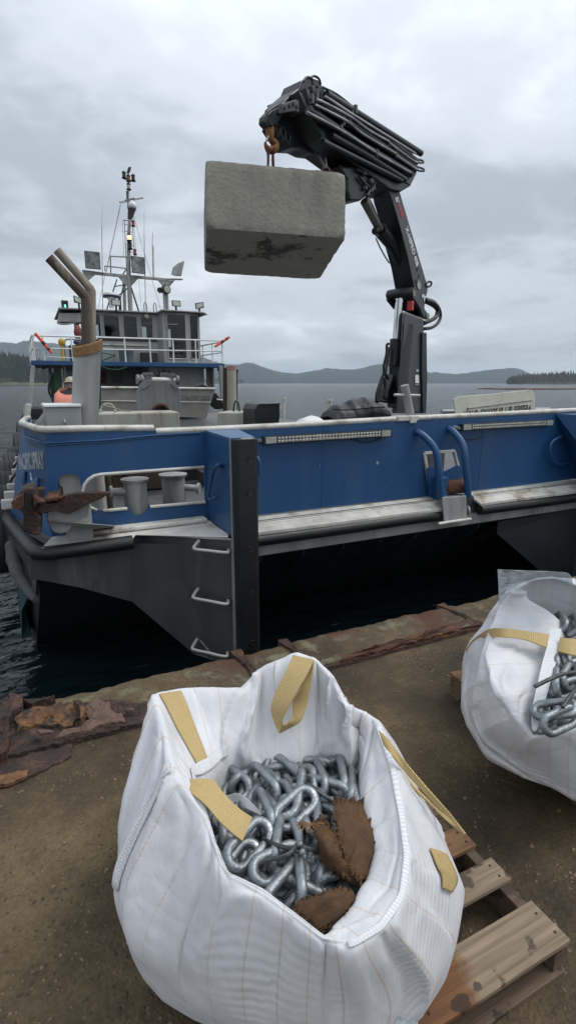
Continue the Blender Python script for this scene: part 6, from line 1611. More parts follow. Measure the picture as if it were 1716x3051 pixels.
b = MB(); b.tube(spline([(4.835,8.08,1.268), (5.199,8.08,1.254), (5.616,8.08,1.28), (5.944,8.08,1.287)], 16), 0.012, 6); b.build('lashing', HOSE, tp, smooth=True)
wc = thing('white_cloth', 'crumpled white cloth lying on deck left of the black tarpaulin', 'cloth', (4, 7, 0.5))
pk = [(3.781,7.2,1.14), (3.848,7.2,1.191), (3.943,7.2,1.212), (3.997,7.2,1.228), (4.108,7.2,1.207), (4.171,7.2,1.164), (4.221,7.2,1.126)]
drape('cloth_heap', (7.0, 7.6, 0.9), [(p[0], p[2]) for p in pk], WHITE, wc, 7, 0.03, 22, 12)

# upside-down warning board leaning inside the bow rail
sg = thing('warning_board', 'dirty white board with black lettering standing upside down behind the bow rail', 'sign', (5.1, 4.85, 0.9))
pl_ = [(4.494,4.8,1.52), (4.507,4.8,1.536), (4.578,4.8,1.56), (5.121,4.8,1.585), (5.705,4.8,1.629), (5.76,4.8,1.624), (5.806,4.8,1.579), (5.882,4.8,1.256), (4.552,4.8,1.294)]
b = MB(); b.prism(pl_, (0, 0.02, 0)); board = b.build('board', SIGNM, sg, 0.003)
b = MB(); a_ = Vector((4.7,4.797,1.417)); c_ = Vector((5.772,4.797,1.499)); b.bar(a_, c_, 0.004, 0.010, up=(0, 1, 0)); b.build('ruled_line', INK, board)
rgt = Vector((5.795,4.797,1.366)); lft = Vector((4.651,4.797,1.314)); tpn = Vector((5.78,4.797,1.467))
ud_ = (lft - rgt)
o0 = Vector((5.777,4.797,1.461))
uu = (Vector((4.657,4.797,1.4)) - o0)
text('Vessels & Personnel Only.', o0 + Vector((0, 0, 0.028)), uu, Vector((0, 0, -1)), uu.length, 0.155, INK, board, 'board_lettering', off=0.002, bold=0.012)

# tyre fenders down the left side
def make_tyre(label):
    t = thing('tyre_fender', label, 'tyre', (0, 0, 0), 'tyres hung along the boat side')
    b = MB(); ro, ri, w = 0.45, 0.26, 0.24
    prof = [(ri, -w * 0.35), (ri + 0.04, -w * 0.48), (ro - 0.06, -w * 0.5), (ro - 0.012, -w * 0.44)]
    for k in range(4):
        y0 = -w * 0.42 + k * w * 0.21
        prof += [(ro, y0 + 0.004), (ro, y0 + w * 0.18), (ro - 0.009, y0 + w * 0.185), (ro - 0.009, y0 + w * 0.205)]
    prof += [(ro - 0.012, w * 0.44), (ro - 0.06, w * 0.5), (ri + 0.04, w * 0.48), (ri, w * 0.35)]
    n = 40; vs = []; fs = []
    for k in range(n):
        a = 2 * math.pi * k / n
        for (r_, h) in prof: vs.append((h, r_ * math.cos(a), r_ * math.sin(a)))
    m = len(prof)
    for k in range(n):
        k2 = (k + 1) % n
        for j in range(m):
            j2 = (j + 1) % m
            fs.append((k * m + j, k * m + j2, k2 * m + j2, k2 * m + j))
    b.add(vs, fs); b.build('tyre_tread', TYRE, t, smooth=True)
    c = MB(); c.tube([(0.05, 0.05, 0.40), (0.10, 0.02, 0.52), (0.16, 0.0, 0.60)], 0.012, 6); c.build('hanging_chain', RUSTD, t, smooth=True)
    return t
t0 = make_tyre('worn tyre hung lowest and nearest on the boat side, beside the anchor')
TY = [Vector(q) - Vector((0, 0, 0.45)) for q in ((-0.254,6,0.718), (-0.227,6.8,0.74), (-0.197,7.7,0.751), (-0.168,8.6,0.744), (-0.126,9.6,0.723), (-0.034,11.3,0.817), (0.032,13.5,0.878))]
TLAB = ['worn tyre hung lowest and nearest on the boat side, beside the anchor', 'grooved tyre on the boat side, second from the anchor', 'tyre on the boat side, third up from the anchor', 'tyre on the boat side, fourth up from the anchor',
        'small looking tyre on the boat side below the two dark ones', 'dark tyre on the boat side, lower of the two by the rail end', 'dark tyre on the boat side, topmost beside the rail end']
for i, p in enumerate(TY):
    o = t0 if i == 0 else copy_tree(t0)
    o.location = (p[0] + (0.0 if i else 0.0), p[1], p[2]); o.rotation_euler = (0, R(4), R(2)); o['label'] = TLAB[i]

# orange tubes tied to the corner rails
for (a, b_, lab) in (((0.756,19.95,3.277), (1.208,19.95,2.671), 'fluorescent orange tube tied to the left corner of the upper railing'), ((6.826,19.95,3.028), (7.402,19.95,3.388), 'fluorescent orange tube sticking out from the right corner of the upper railing')):
    t = thing('orange_tube', lab, 'marker tube', a)
    m_b = MB(); m_b.tube([a, Vector(a).lerp(Vector(b_), 0.5), b_], 0.048, 10); m_b.build('tube_body', ORANGE, t, smooth=True)
    m_b = MB(); c_ = Vector(a).lerp(Vector(b_), 0.5); d_ = (Vector(b_) - Vector(a)).normalized(); m_b.tube([c_ - d_ * 0.05, c_ + d_ * 0.05], 0.055, 10); c_ = Vector(a).lerp(Vector(b_), 0.8); m_b.tube([c_ - d_ * 0.03, c_ + d_ * 0.03], 0.053, 10); m_b.build('tie_band', BLACK, t, smooth=True)

# the rusty stockless anchor stowed at the bow corner
an = thing('anchor', 'rusty stockless anchor stowed at the left corner of the bow', 'anchor', (0.037,4.15,0.674))
b = MB()
b.prism([(-0.109,4.12,0.905), (-0.062,4.12,0.936), (-0.042,4.12,0.973), (-0.003,4.12,0.995), (0.049,4.12,0.984), (0.056,4.12,0.943), (0.068,4.12,0.906), (0.049,4.12,0.877), (0.038,4.12,0.824), (0.071,4.12,0.771), (0.053,4.12,0.64), (-0,4.12,0.653), (-0.061,4.12,0.692), (-0.042,4.12,0.796), (-0.053,4.12,0.842), (-0.106,4.12,0.86)], (0.02, 0.24, 0))
b.build('anchor_crown', RUSTD, an, 0.022, seg=3)
b = MB(); b.prism([(-0.105,4.05,0.918), (-0.058,4.05,0.949), (-0.033,4.05,0.964), (-0.037,4.05,0.876), (-0.054,4.05,0.86), (-0.104,4.05,0.876)], (0.02, 0.12, 0)); b.prism([(0.039,4.05,0.957), (0.072,4.05,0.919), (0.113,4.05,0.894), (0.053,4.05,0.885), (0.023,4.05,0.846)], (0, 0.12, 0)); b.build('crown_lug', RUST, an, 0.015, seg=2)
b = MB(); b.prism([(-0.014,4.115,0.968), (0.028,4.115,0.964), (0.018,4.115,0.839), (-0.029,4.115,0.844)], (0, -0.004, 0)); b.build('shank_slot', BLACK, an, 0.0)
b = MB()
fl = [(0.043,4.14,0.868), (0.114,4.14,0.866), (0.186,4.14,0.866), (0.213,4.14,0.882), (0.252,4.14,0.916), (0.31,4.14,0.922), (0.413,4.14,0.918), (0.561,4.14,0.906), (0.492,4.14,0.868), (0.407,4.14,0.838), (0.316,4.14,0.796), (0.257,4.14,0.772), (0.223,4.14,0.784), (0.186,4.14,0.805), (0.13,4.14,0.804), (0.064,4.14,0.806), (0.039,4.14,0.822)]
b.prism(fl, (0.01, 0.07, 0.0)); b.build('anchor_fluke', RUSTD, an, 0.018, seg=2)
b = MB(); b.hexa([(0.107,4.13,0.909), (0.252,4.13,0.92), (0.215,4.13,0.887), (0.115,4.13,0.878)], [(0.117,4.4,0.857), (0.262,4.4,0.869), (0.229,4.4,0.833), (0.122,4.4,0.824)]); b.build('fluke_web', RUST, an, 0.01)
b = MB(); b.prism([(0.057,4.3,0.955), (0.122,4.3,0.954), (0.091,4.3,0.897), (0.109,4.3,0.851), (0.056,4.3,0.891)], (0, 0.06, 0)); b.build('anchor_fluke', RUST, an, 0.01)
b = MB(); b.bar((0.13, 4.35, 0.78), (0.35, 5.1, 1.0), 0.10, 0.08); b.build('anchor_shank', RUSTD, an, 0.015)

# hoses and gear near the rail left of the locker
hs = thing('coiled_hose', 'black hose coil beside the left rail by the locker', 'hose', (0.1, 9.3, 0.5))
b = MB()
cc_ = Vector((0.265,9.3,1.117))
for k in range(3):
    b.tube([cc_ + Vector((0.16 * (1 + k * 0.18) * math.cos(a), 0.05 * k, 0.16 * (1 + k * 0.18) * math.sin(a))) for a in [2 * math.pi * j / 24 for j in range(24)]], 0.025, 7, closed=True)
b.build('hose_loops', HOSE, hs, smooth=True)
b = MB(); b.bar((0.192,9.2,1.029), (0.358,9.2,1.242), 0.05, 0.05); b.build('hose_support', ALU, hs, 0.005)
b = MB(); b.box(cc_.x - 0.1, cc_.x + 0.1, 9.25, 9.45, cc_.z + 0.05, cc_.z + 0.22); b.build('hose_reel', BLACK, hs, 0.02)
rp_ = thing('rail_end_post', 'white stanchion at the left end of the bow rail', 'post', (0.071,8,1.121))
b = MB(); b.bar((0.076,8,1.121), (0.137,8,1.442), 0.07, 0.07); b.build('post_tube', ALUW, rp_, 0.01)
b = MB(); b.tube([(0.126,8,1.421), (0.099,8,1.396), (0.086,8,1.267)], 0.03, 7); b.build('post_rope', ROPEW, rp_, smooth=True)
ml = thing('mooring_line', 'grey rope lying across the deck block beside the exhaust tower', 'rope', (1.206,8.9,1.358))
b = MB(); b.tube(spline([(1.185,8.9,1.382), (1.342,8.9,1.331), (1.49,8.9,1.285), (1.612,8.9,1.276)], 20), 0.012, 6); b.build('line', ROPEW, ml, smooth=True)

# the deckhand, bent over, seen from behind
def body_from_skin(name, chains, root, mats, pick, par, sub=2):
    me = bpy.data.meshes.new(name)
    vs = []; es = []; rs = []
    for ch, attach in chains:
        prev = attach
        for (p, r_) in ch:
            vs.append(p); rs.append(r_)
            if prev is not None: es.append((prev, len(vs) - 1))
            prev = len(vs) - 1
    loc = BASE[par.name]
    me.from_pydata([tuple(Vector(v) - loc) for v in vs], es, [])
    ob = bpy.data.objects.new(name, me); COL.objects.link(ob)
    sk_ = ob.modifiers.new('skin', 'SKIN')
    for i, r_ in enumerate(rs):
        me.skin_vertices[0].data[i].radius = (r_, r_) if not isinstance(r_, tuple) else r_
    me.skin_vertices[0].data[root].use_root = True
    ss = ob.modifiers.new('smooth', 'SUBSURF'); ss.levels = sub; ss.render_levels = sub
    bpy.context.view_layer.update()
    me2 = bpy.data.meshes.new_from_object(ob.evaluated_get(bpy.context.evaluated_depsgraph_get()))
    bpy.data.objects.remove(ob)
    for m in mats: me2.materials.append(m)
    for p in me2.polygons:
        p.use_smooth = True; p.material_index = pick(p.center + loc)
    o = bpy.data.objects.new(name, me2); COL.objects.link(o); o.parent = par; BASE[o.name] = loc
    return o
pv_ = Vector((1.092,14,1.282)); hd = Vector((1.266,13.9,1.76))
px, py = pv_.x, 14.0
per = thing('person', 'person in tan hard hat and orange vest bending over left of the exhaust tower', 'person', (px, py, 0.30))
zf = 0.30
ch = [([((px, py, 1.02), 0.15), ((px + 0.01, py + 0.05, 1.15), 0.155), ((px + 0.03, py + 0.14, 1.32), (0.18, 0.13)), ((px + 0.06, py + 0.24, 1.46), (0.17, 0.12)), ((px + 0.09, py + 0.30, 1.54), 0.065), ((px + 0.12, py + 0.34, 1.60), 0.06), ((px + 0.13, py + 0.36, 1.68), 0.085), ((px + 0.13, py + 0.37, 1.76), 0.08)], None),
      ([((px - 0.14, py + 0.24, 1.42), 0.065), ((px - 0.20, py + 0.38, 1.22), 0.05), ((px - 0.16, py + 0.52, 1.06), 0.042), ((px - 0.14, py + 0.58, 1.02), 0.03)], 3),
      ([((px + 0.27, py + 0.22, 1.42), 0.07), ((px + 0.36, py + 0.34, 1.22), 0.055), ((px + 0.28, py + 0.52, 1.05), 0.042), ((px + 0.27, py + 0.58, 1.01), 0.03)], 3),
      ([((px - 0.10, py + 0.02, 0.92), 0.10), ((px - 0.12, py + 0.10, 0.62), 0.075), ((px - 0.12, py + 0.02, 0.40), 0.06), ((px - 0.12, py + 0.02, zf + 0.05), 0.05), ((px - 0.13, py + 0.18, zf + 0.04), 0.045)], 0),
      ([((px + 0.10, py + 0.02, 0.92), 0.10), ((px + 0.12, py + 0.10, 0.62), 0.075), ((px + 0.12, py + 0.02, 0.40), 0.06), ((px + 0.12, py + 0.02, zf + 0.05), 0.05), ((px + 0.13, py + 0.18, zf + 0.04), 0.045)], 0)]
off = 0; n_done = []
for c_, a_ in ch:
    n_done.append(off); off += len(c_)
for hand, wx in ((n_done[1] + 3, px - 0.14), (n_done[2] + 3, px + 0.27)):
    for j, (dx, ln) in enumerate(((-0.03, 0.07), (-0.01, 0.085), (0.01, 0.08), (0.03, 0.065), (-0.045, 0.04))):
        ch.append(([((wx + dx, py + 0.62, 1.0), 0.011), ((wx + dx * 1.2, py + 0.62 + ln * 0.6, 0.985), 0.010), ((wx + dx * 1.2, py + 0.62 + ln * 0.8, 0.95), 0.009)], hand))
bd = body_from_skin('body', ch, 0, [CLOTH, SKIN], lambda c: 1 if (c.z > 1.60 or c.y > py + 0.56) else 0, per)
vsx = []; n = 22
for (z, y, rx, ry) in ((1.02, py + 0.02, 0.20, 0.17), (1.14, py + 0.05, 0.235, 0.18), (1.28, py + 0.12, 0.26, 0.19), (1.42, py + 0.20, 0.25, 0.175), (1.52, py + 0.25, 0.16, 0.12)):
    for k in range(n):
        a = 2 * math.pi * k / n
        vsx.append((px - 0.01 + (z - 1.02) * 0.08 + rx * 1.18 * math.cos(a), y - 0.03 + ry * 1.15 * math.sin(a), z + 0.09 * math.sin(a)))
fs = []
for i in range(4):
    for k in range(n):
        k2 = (k + 1) % n; fs.append((i * n + k, i * n + k2, (i + 1) * n + k2, (i + 1) * n + k))
b = MB(); b.add(vsx, fs); v_ = b.build('hi_vis_vest', VEST, per, smooth=True); s_ = v_.modifiers.new('thickness', 'SOLIDIFY'); s_.thickness = 0.01; s_.offset = 1
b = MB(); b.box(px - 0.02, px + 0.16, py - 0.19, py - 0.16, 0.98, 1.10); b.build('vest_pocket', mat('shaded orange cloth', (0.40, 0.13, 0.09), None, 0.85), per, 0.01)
b = MB(); b.lathe((px + 0.13, py + 0.35, 1.70), [(0.165, 0.0), (0.16, 0.012), (0.135, 0.02), (0.13, 0.07), (0.10, 0.125), (0.05, 0.155), (0.01, 0.16)], 22, (0.05, 0.25, 1)); b.build('hard_hat', HAT, per, smooth=True)

# ------------------------------------------------------------------ pallets
def wood_mat(name, base, dark, wet=None):
    m = bpy.data.materials.new(name); m.use_nodes = True
    t = m.node_tree; b = t.nodes['Principled BSDF']; N = t.nodes.new; L = t.links.new
    tcn = N('ShaderNodeTexCoord'); oi = N('ShaderNodeObjectInfo')
    mp = N('ShaderNodeMapping'); mp.inputs['Scale'].default_value = (0.9, 22, 22)
    sc = N('ShaderNodeVectorMath'); sc.operation = 'SCALE'; sc.inputs['Scale'].default_value = 1.0
    ad = N('ShaderNodeVectorMath'); ad.operation = 'ADD'
    rnd = N('ShaderNodeMath'); rnd.operation = 'MULTIPLY'; rnd.inputs[1].default_value = 37.0
    L(oi.outputs['Random'], rnd.inputs[0])
    cb = N('ShaderNodeCombineXYZ'); L(rnd.outputs[0], cb.inputs[0]); L(rnd.outputs[0], cb.inputs[1])
    L(tcn.outputs['Object'], ad.inputs[0]); L(cb.outputs[0], ad.inputs[1]); L(ad.outputs[0], mp.inputs[0])
    n = N('ShaderNodeTexNoise'); n.inputs['Scale'].default_value = 2.2; n.inputs['Detail'].default_value = 9; n.inputs['Roughness'].default_value = 0.65; n.inputs['Distortion'].default_value = 0.4
    L(mp.outputs[0], n.inputs['Vector'])
    r = N('ShaderNodeValToRGB'); r.color_ramp.elements[0].position = 0.33; r.color_ramp.elements[0].color = (*dark, 1)
    r.color_ramp.elements[1].position = 0.68; r.color_ramp.elements[1].color = (*base, 1); L(n.outputs['Fac'], r.inputs[0])
    n2 = N('ShaderNodeTexNoise'); n2.inputs['Scale'].default_value = 9; n2.inputs['Detail'].default_value = 8; L(ad.outputs[0], n2.inputs['Vector'])
    mr = N('ShaderNodeMapRange'); mr.inputs['From Min'].default_value = 0.585; mr.inputs['From Max'].default_value = 0.61; L(n2.outputs['Fac'], mr.inputs['Value'])
    mx = N('ShaderNodeMix'); mx.data_type = 'RGBA'; L(mr.outputs[0], mx.inputs['Factor']); L(r.outputs[0], mx.inputs[6]); mx.inputs[7].default_value = tuple(x * 0.55 for x in dark) + (1,)
    col = mx.outputs[2]
    if wet:
        # a rain-wet stain that starts under the bag and soaks outward
        sx = N('ShaderNodeSeparateXYZ'); L(tcn.outputs['Object'], sx.inputs[0])
        n3 = N('ShaderNodeTexNoise'); n3.inputs['Scale'].default_value = 9; n3.inputs['Detail'].default_value = 5; L(tcn.outputs['Object'], n3.inputs['Vector'])
        m1 = N('ShaderNodeMath'); m1.operation = 'MULTIPLY_ADD'; m1.inputs[1].default_value = 0.22; L(n3.outputs['Fac'], m1.inputs[0]); L(sx.outputs[0], m1.inputs[2])
        mw = N('ShaderNodeMapRange'); mw.inputs['From Min'].default_value = wet + 0.03; mw.inputs['From Max'].default_value = wet - 0.02; L(m1.outputs[0], mw.inputs['Value'])
        mm = N('ShaderNodeMix'); mm.data_type = 'RGBA'; mm.blend_type = 'MULTIPLY'; L(mw.outputs[0], mm.inputs['Factor']); L(col, mm.inputs[6]); mm.inputs[7].default_value = (0.62, 0.36, 0.18, 1)
        col = mm.outputs[2]
    L(col, b.inputs['Base Color']); b.inputs['Roughness'].default_value = 0.75
    bp = N('ShaderNodeBump'); bp.inputs['Strength'].default_value = 0.35; bp.inputs['Distance'].default_value = 0.006; L(n.outputs['Fac'], bp.inputs['Height']); L(bp.outputs[0], b.inputs['Normal'])
    return m
WOOD = wood_mat('weathered pallet wood', (0.29, 0.215, 0.14), (0.12, 0.085, 0.055), wet=0.27)
WOOD2 = wood_mat('orange brown pallet wood', (0.25, 0.135, 0.06), (0.13, 0.065, 0.03))
WOODS = wood_mat('pallet stringer wood', (0.15, 0.10, 0.06), (0.07, 0.045, 0.03))
def board(mb, x0, x1, y0, y1, z0, z1, seed):
    """plank with slightly wandering edges and a faint cup"""
    n = 10; vs = []; fs = []
    for i in range(n + 1):
        x = x0 + (x1 - x0) * i / n
        e0 = 0.003 * noise.noise((x * 7, seed, 1)); e1 = 0.003 * noise.noise((x * 7, seed, 5)); ez = 0.002 * noise.noise((x * 4, seed, 9))
        r_ = 0.003
        vs += [(x, y0 + e0, z0 + ez), (x, y0 + e0, z1 + ez - r_), (x, y0 + e0 + r_, z1 + ez), (x, y1 + e1 - r_, z1 + ez), (x, y1 + e1, z1 + ez - r_), (x, y1 + e1, z0 + ez)]
    for i in range(n):
        a = i * 6; b = a + 6
        for k in range(6):
            k2 = (k + 1) % 6; fs.append((a + k, a + k2, b + k2, b + k))
    fs += [(0, 1, 2, 3, 4, 5), tuple(n * 6 + k for k in (5, 4, 3, 2, 1, 0))]
    return mb.add(vs, fs)
def pallet(c, label, ys, wood, yrange, wood_alt=None):
    t = thing('wooden_pallet', label, 'pallet', (c[0], c[1], 0))
    x0, x1 = c[0] - 0.508, c[0] + 0.508
    for i, (a, b) in enumerate(ys):
        mb = MB(); board(mb, x0 + 0.004 * (i % 3), x1 + 0.004 * ((i * 2) % 3), a, b, 0.113, 0.130, i * 3.1)
        o = mb.build('deck_board', wood_alt if (wood_alt and i % 3 == 2) else wood, t)
        nl = MB()
        for xx in (x1 - 0.022, (x0 + x1) / 2 + 0.01, x0 + 0.022):
            for yy_ in (a + (b - a) * 0.25, a + (b - a) * 0.72):
                nl.lathe((xx + 0.006 * noise.noise((yy_ * 20, 1, 1)), yy_, 0.1305), [(0.0045, -0.004), (0.0045, 0.0008)], 7)
        tag(nl.build('nail', RUSTD, o), kind='stuff')
    for x in (x0 + 0.004, (x0 + x1) / 2 - 0.019, x1 - 0.042):
        mb = MB(); mb.hexa([(x, yrange[0] + 0.01, 0.018), (x + 0.038, yrange[0] + 0.01, 0.018), (x + 0.038, yrange[0] + 0.01, 0.112), (x, yrange[0] + 0.01, 0.112)], [(x, yrange[1] - 0.01, 0.018), (x + 0.038, yrange[1] - 0.01, 0.018), (x + 0.038, yrange[1] - 0.01, 0.112), (x, yrange[1] - 0.01, 0.112)])
        mb.build('stringer', WOODS, t, 0.002)
    L_ = yrange[1] - yrange[0]
    for a in (yrange[0], yrange[0] + L_ * 0.46, yrange[1] - 0.10):
        mb = MB(); board(mb, x0, x1, a, a + 0.10, 0.001, 0.017, a * 9); mb.build('bottom_board', WOODS, t)
    return t
p1_ = pallet((0.776, 1.35), 'wooden pallet with grey brown boards under the nearest white bag', [(0.741, 0.879), (0.961, 1.051), (1.111, 1.205), (1.275, 1.37), (1.44, 1.535), (1.60, 1.70), (1.82, 1.957)], WOOD, (0.741, 1.957), WOOD2)
p2_ = pallet((0, 0), 'orange brown wooden pallet under the bag at the right edge', [(-0.61, -0.48), (-0.40, -0.30), (-0.22, -0.13), (-0.05, 0.05), (0.13, 0.22), (0.31, 0.40), (0.47, 0.61)], WOOD2, (-0.61, 0.61))
p2_.location = (2.43, 1.36, 0); p2_.rotation_euler = (0, 0, R(-9))

# ------------------------------------------------------------------ woven bulk bags
def bag_mat(name, ridges, uscale, stripes):
    m = bpy.data.materials.new(name); m.use_nodes = True
    t = m.node_tree; b = t.nodes['Principled BSDF']; N = t.nodes.new; L = t.links.new
    uv = N('ShaderNodeUVMap'); uv.uv_map = 'UVMap'; tcn = N('ShaderNodeTexCoord')
    sx = N('ShaderNodeSeparateXYZ'); L(uv.outputs[0], sx.inputs[0])
    def mth(op, a, bb):
        n = N('ShaderNodeMath'); n.operation = op
        for i, x in enumerate((a, bb)):
            if isinstance(x, (int, float)): n.inputs[i].default_value = x
            else: L(x, n.inputs[i])
        return n.outputs[0]
    # thin orange tracer threads running down the cloth
    ph = mth('FRACT', mth('MULTIPLY', sx.outputs[0], stripes), 0)
    d = mth('ABSOLUTE', mth('SUBTRACT', ph, 0.5), 0)
    line = mth('LESS_THAN', d, 0.022)
    n0 = N('ShaderNodeTexNoise'); n0.inputs['Scale'].default_value = 9; n0.inputs['Detail'].default_value = 5; L(tcn.outputs['Object'], n0.inputs['Vector'])
    dash = mth('GREATER_THAN', mth('FRACT', mth('MULTIPLY', sx.outputs[1], 130), 0), 0.3)
    fac = mth('MULTIPLY', mth('MULTIPLY', line, dash), 0.55)
    r = N('ShaderNodeValToRGB'); r.color_ramp.elements[0].position = 0.3; r.color_ramp.elements[0].color = (0.66, 0.66, 0.685, 1); r.color_ramp.elements[1].position = 0.6; r.color_ramp.elements[1].color = (0.76, 0.76, 0.785, 1)
    L(n0.outputs['Fac'], r.inputs[0])
    mx = N('ShaderNodeMix'); mx.data_type = 'RGBA'; L(fac, mx.inputs['Factor']); L(r.outputs[0], mx.inputs[6]); mx.inputs[7].default_value = (0.62, 0.36, 0.14, 1)
    # faint grey printing smudges
    n5 = N('ShaderNodeTexNoise'); n5.inputs['Scale'].default_value = 3.2; n5.inputs['Detail'].default_value = 9; n5.inputs['Roughness'].default_value = 0.7; L(tcn.outputs['Object'], n5.inputs['Vector'])
    m5 = N('ShaderNodeMapRange'); m5.inputs['From Min'].default_value = 0.62; m5.inputs['From Max'].default_value = 0.72; m5.inputs['To Max'].default_value = 0.28; L(n5.outputs['Fac'], m5.inputs['Value'])
    m6 = N('ShaderNodeMix'); m6.data_type = 'RGBA'; L(m5.outputs[0], m6.inputs['Factor']); L(mx.outputs[2], m6.inputs[6]); m6.inputs[7].default_value = (0.45, 0.44, 0.42, 1)
    L(m6.outputs[2], b.inputs['Base Color'])
    b.inputs['Roughness'].default_value = 0.5; b.inputs['Specular IOR Level'].default_value = 0.35
    b.inputs['Sheen Weight'].default_value = 0.1
    # fine puckers and broad creases
    mp = N('ShaderNodeMapping'); mp.inputs['Rotation'].default_value = (R(24), R(18), R(28)); mp.inputs['Scale'].default_value = (1, 1, 0.32)
    L(tcn.outputs['Object'], mp.inputs[0])
    n1 = N('ShaderNodeTexNoise'); n1.inputs['Scale'].default_value = ridges; n1.inputs['Detail'].default_value = 4; n1.inputs['Distortion'].default_value = 0.5; L(mp.outputs[0], n1.inputs['Vector'])
    mp2 = N('ShaderNodeMapping'); mp2.inputs['Rotation'].default_value = (R(-30), R(10), R(-20)); mp2.inputs['Scale'].default_value = (1, 0.35, 1); L(tcn.outputs['Object'], mp2.inputs[0])
    n2 = N('ShaderNodeTexNoise'); n2.inputs['Scale'].default_value = 3.5; n2.inputs['Detail'].default_value = 2; n2.inputs['Distortion'].default_value = 0.6; L(mp2.outputs[0], n2.inputs['Vector'])
    # crease = folded valley of noise
    cr = mth('ABSOLUTE', mth('SUBTRACT', n2.outputs['Fac'], 0.5), 0)
    cr2 = mth('MINIMUM', cr, 0.10)
    bp1 = N('ShaderNodeBump'); bp1.inputs['Strength'].default_value = 0.35; bp1.inputs['Distance'].default_value = 0.010; L(n1.outputs['Fac'], bp1.inputs['Height'])
    bp2 = N('ShaderNodeBump'); bp2.inputs['Strength'].default_value = 0.35; bp2.inputs['Distance'].default_value = 0.06; L(cr2, bp2.inputs['Height']); L(bp1.outputs[0], bp2.inputs['Normal'])
    mp4 = N('ShaderNodeMapping'); mp4.inputs['Rotation'].default_value = (R(35), R(-20), R(-50)); L(tcn.outputs['Object'], mp4.inputs[0])
    rw = N('ShaderNodeTexWave'); rw.inputs['Scale'].default_value = 17; rw.inputs['Distortion'].default_value = 1.6; rw.inputs['Detail'].default_value = 2; rw.inputs['Detail Scale'].default_value = 0.7; L(mp4.outputs[0], rw.inputs['Vector'])
    rm = N('ShaderNodeTexNoise'); rm.inputs['Scale'].default_value = 2.6; L(tcn.outputs['Object'], rm.inputs['Vector'])
    rk = N('ShaderNodeMapRange'); rk.inputs['From Min'].default_value = 0.42; rk.inputs['From Max'].default_value = 0.6; rk.inputs['To Max'].default_value = 0.22; L(rm.outputs['Fac'], rk.inputs['Value'])
    bpr = N('ShaderNodeBump'); bpr.inputs['Distance'].default_value = 0.006; L(rk.outputs[0], bpr.inputs['Strength']); L(rw.outputs['Fac'], bpr.inputs['Height']); L(bp2.outputs[0], bpr.inputs['Normal'])
    wv = N('ShaderNodeTexWave'); wv.inputs['Scale'].default_value = 110; wv.inputs['Distortion'].default_value = 1.5; L(tcn.outputs['Object'], wv.inputs['Vector'])
    bp3 = N('ShaderNodeBump'); bp3.inputs['Strength'].default_value = 0.08; bp3.inputs['Distance'].default_value = 0.002; L(wv.outputs['Fac'], bp3.inputs['Height']); L(bpr.outputs[0], bp3.inputs['Normal'])
    L(bp3.outputs[0], b.inputs['Normal'])
    tr = N('ShaderNodeBsdfTranslucent'); tr.inputs[0].default_value = (0.75, 0.75, 0.76, 1); ms = N('ShaderNodeMixShader'); ms.inputs[0].default_value = 0.22
    out = t.nodes['Material Output']; L(b.outputs[0], ms.inputs[1]); L(tr.outputs[0], ms.inputs[2]); L(ms.outputs[0], out.inputs[0])
    return m
BAGM = bag_mat('white woven bag cloth', 34, 1, 30)
BAGM2 = bag_mat('white woven bag cloth puckered', 26, 1, 30)
def strap_mat(name, c1, c2):
    m = bpy.data.materials.new(name); m.use_nodes = True
    t = m.node_tree; b = t.nodes['Principled BSDF']; N = t.nodes.new; L = t.links.new
    uv = N('ShaderNodeUVMap'); uv.uv_map = 'UVMap'
    mp = N('ShaderNodeMapping'); mp.inputs['Scale'].default_value = (3, 18, 1); L(uv.outputs[0], mp.inputs[0])
    ck = N('ShaderNodeTexBrick'); ck.inputs['Scale'].default_value = 1.0; ck.inputs['Mortar Size'].default_value = 0.06; ck.inputs['Color1'].default_value = (*c1, 1); ck.inputs['Color2'].default_value = tuple(x * 0.85 for x in c1) + (1,); ck.inputs['Mortar'].default_value = (*c2, 1)
    L(mp.outputs[0], ck.inputs['Vector'])
    L(ck.outputs['Color'], b.inputs['Base Color']); b.inputs['Roughness'].default_value = 0.75
    bp = N('ShaderNodeBump'); bp.inputs['Strength'].default_value = 0.6; bp.inputs['Distance'].default_value = 0.003; bp.invert = True; L(ck.outputs['Fac'], bp.inputs['Height']); L(bp.outputs[0], b.inputs['Normal'])
    return m
STRAP = strap_mat('tan woven strap', (0.62, 0.47, 0.22), (0.36, 0.25, 0.10))
TAPE = strap_mat('white seam tape', (0.80, 0.80, 0.81), (0.55, 0.56, 0.58))

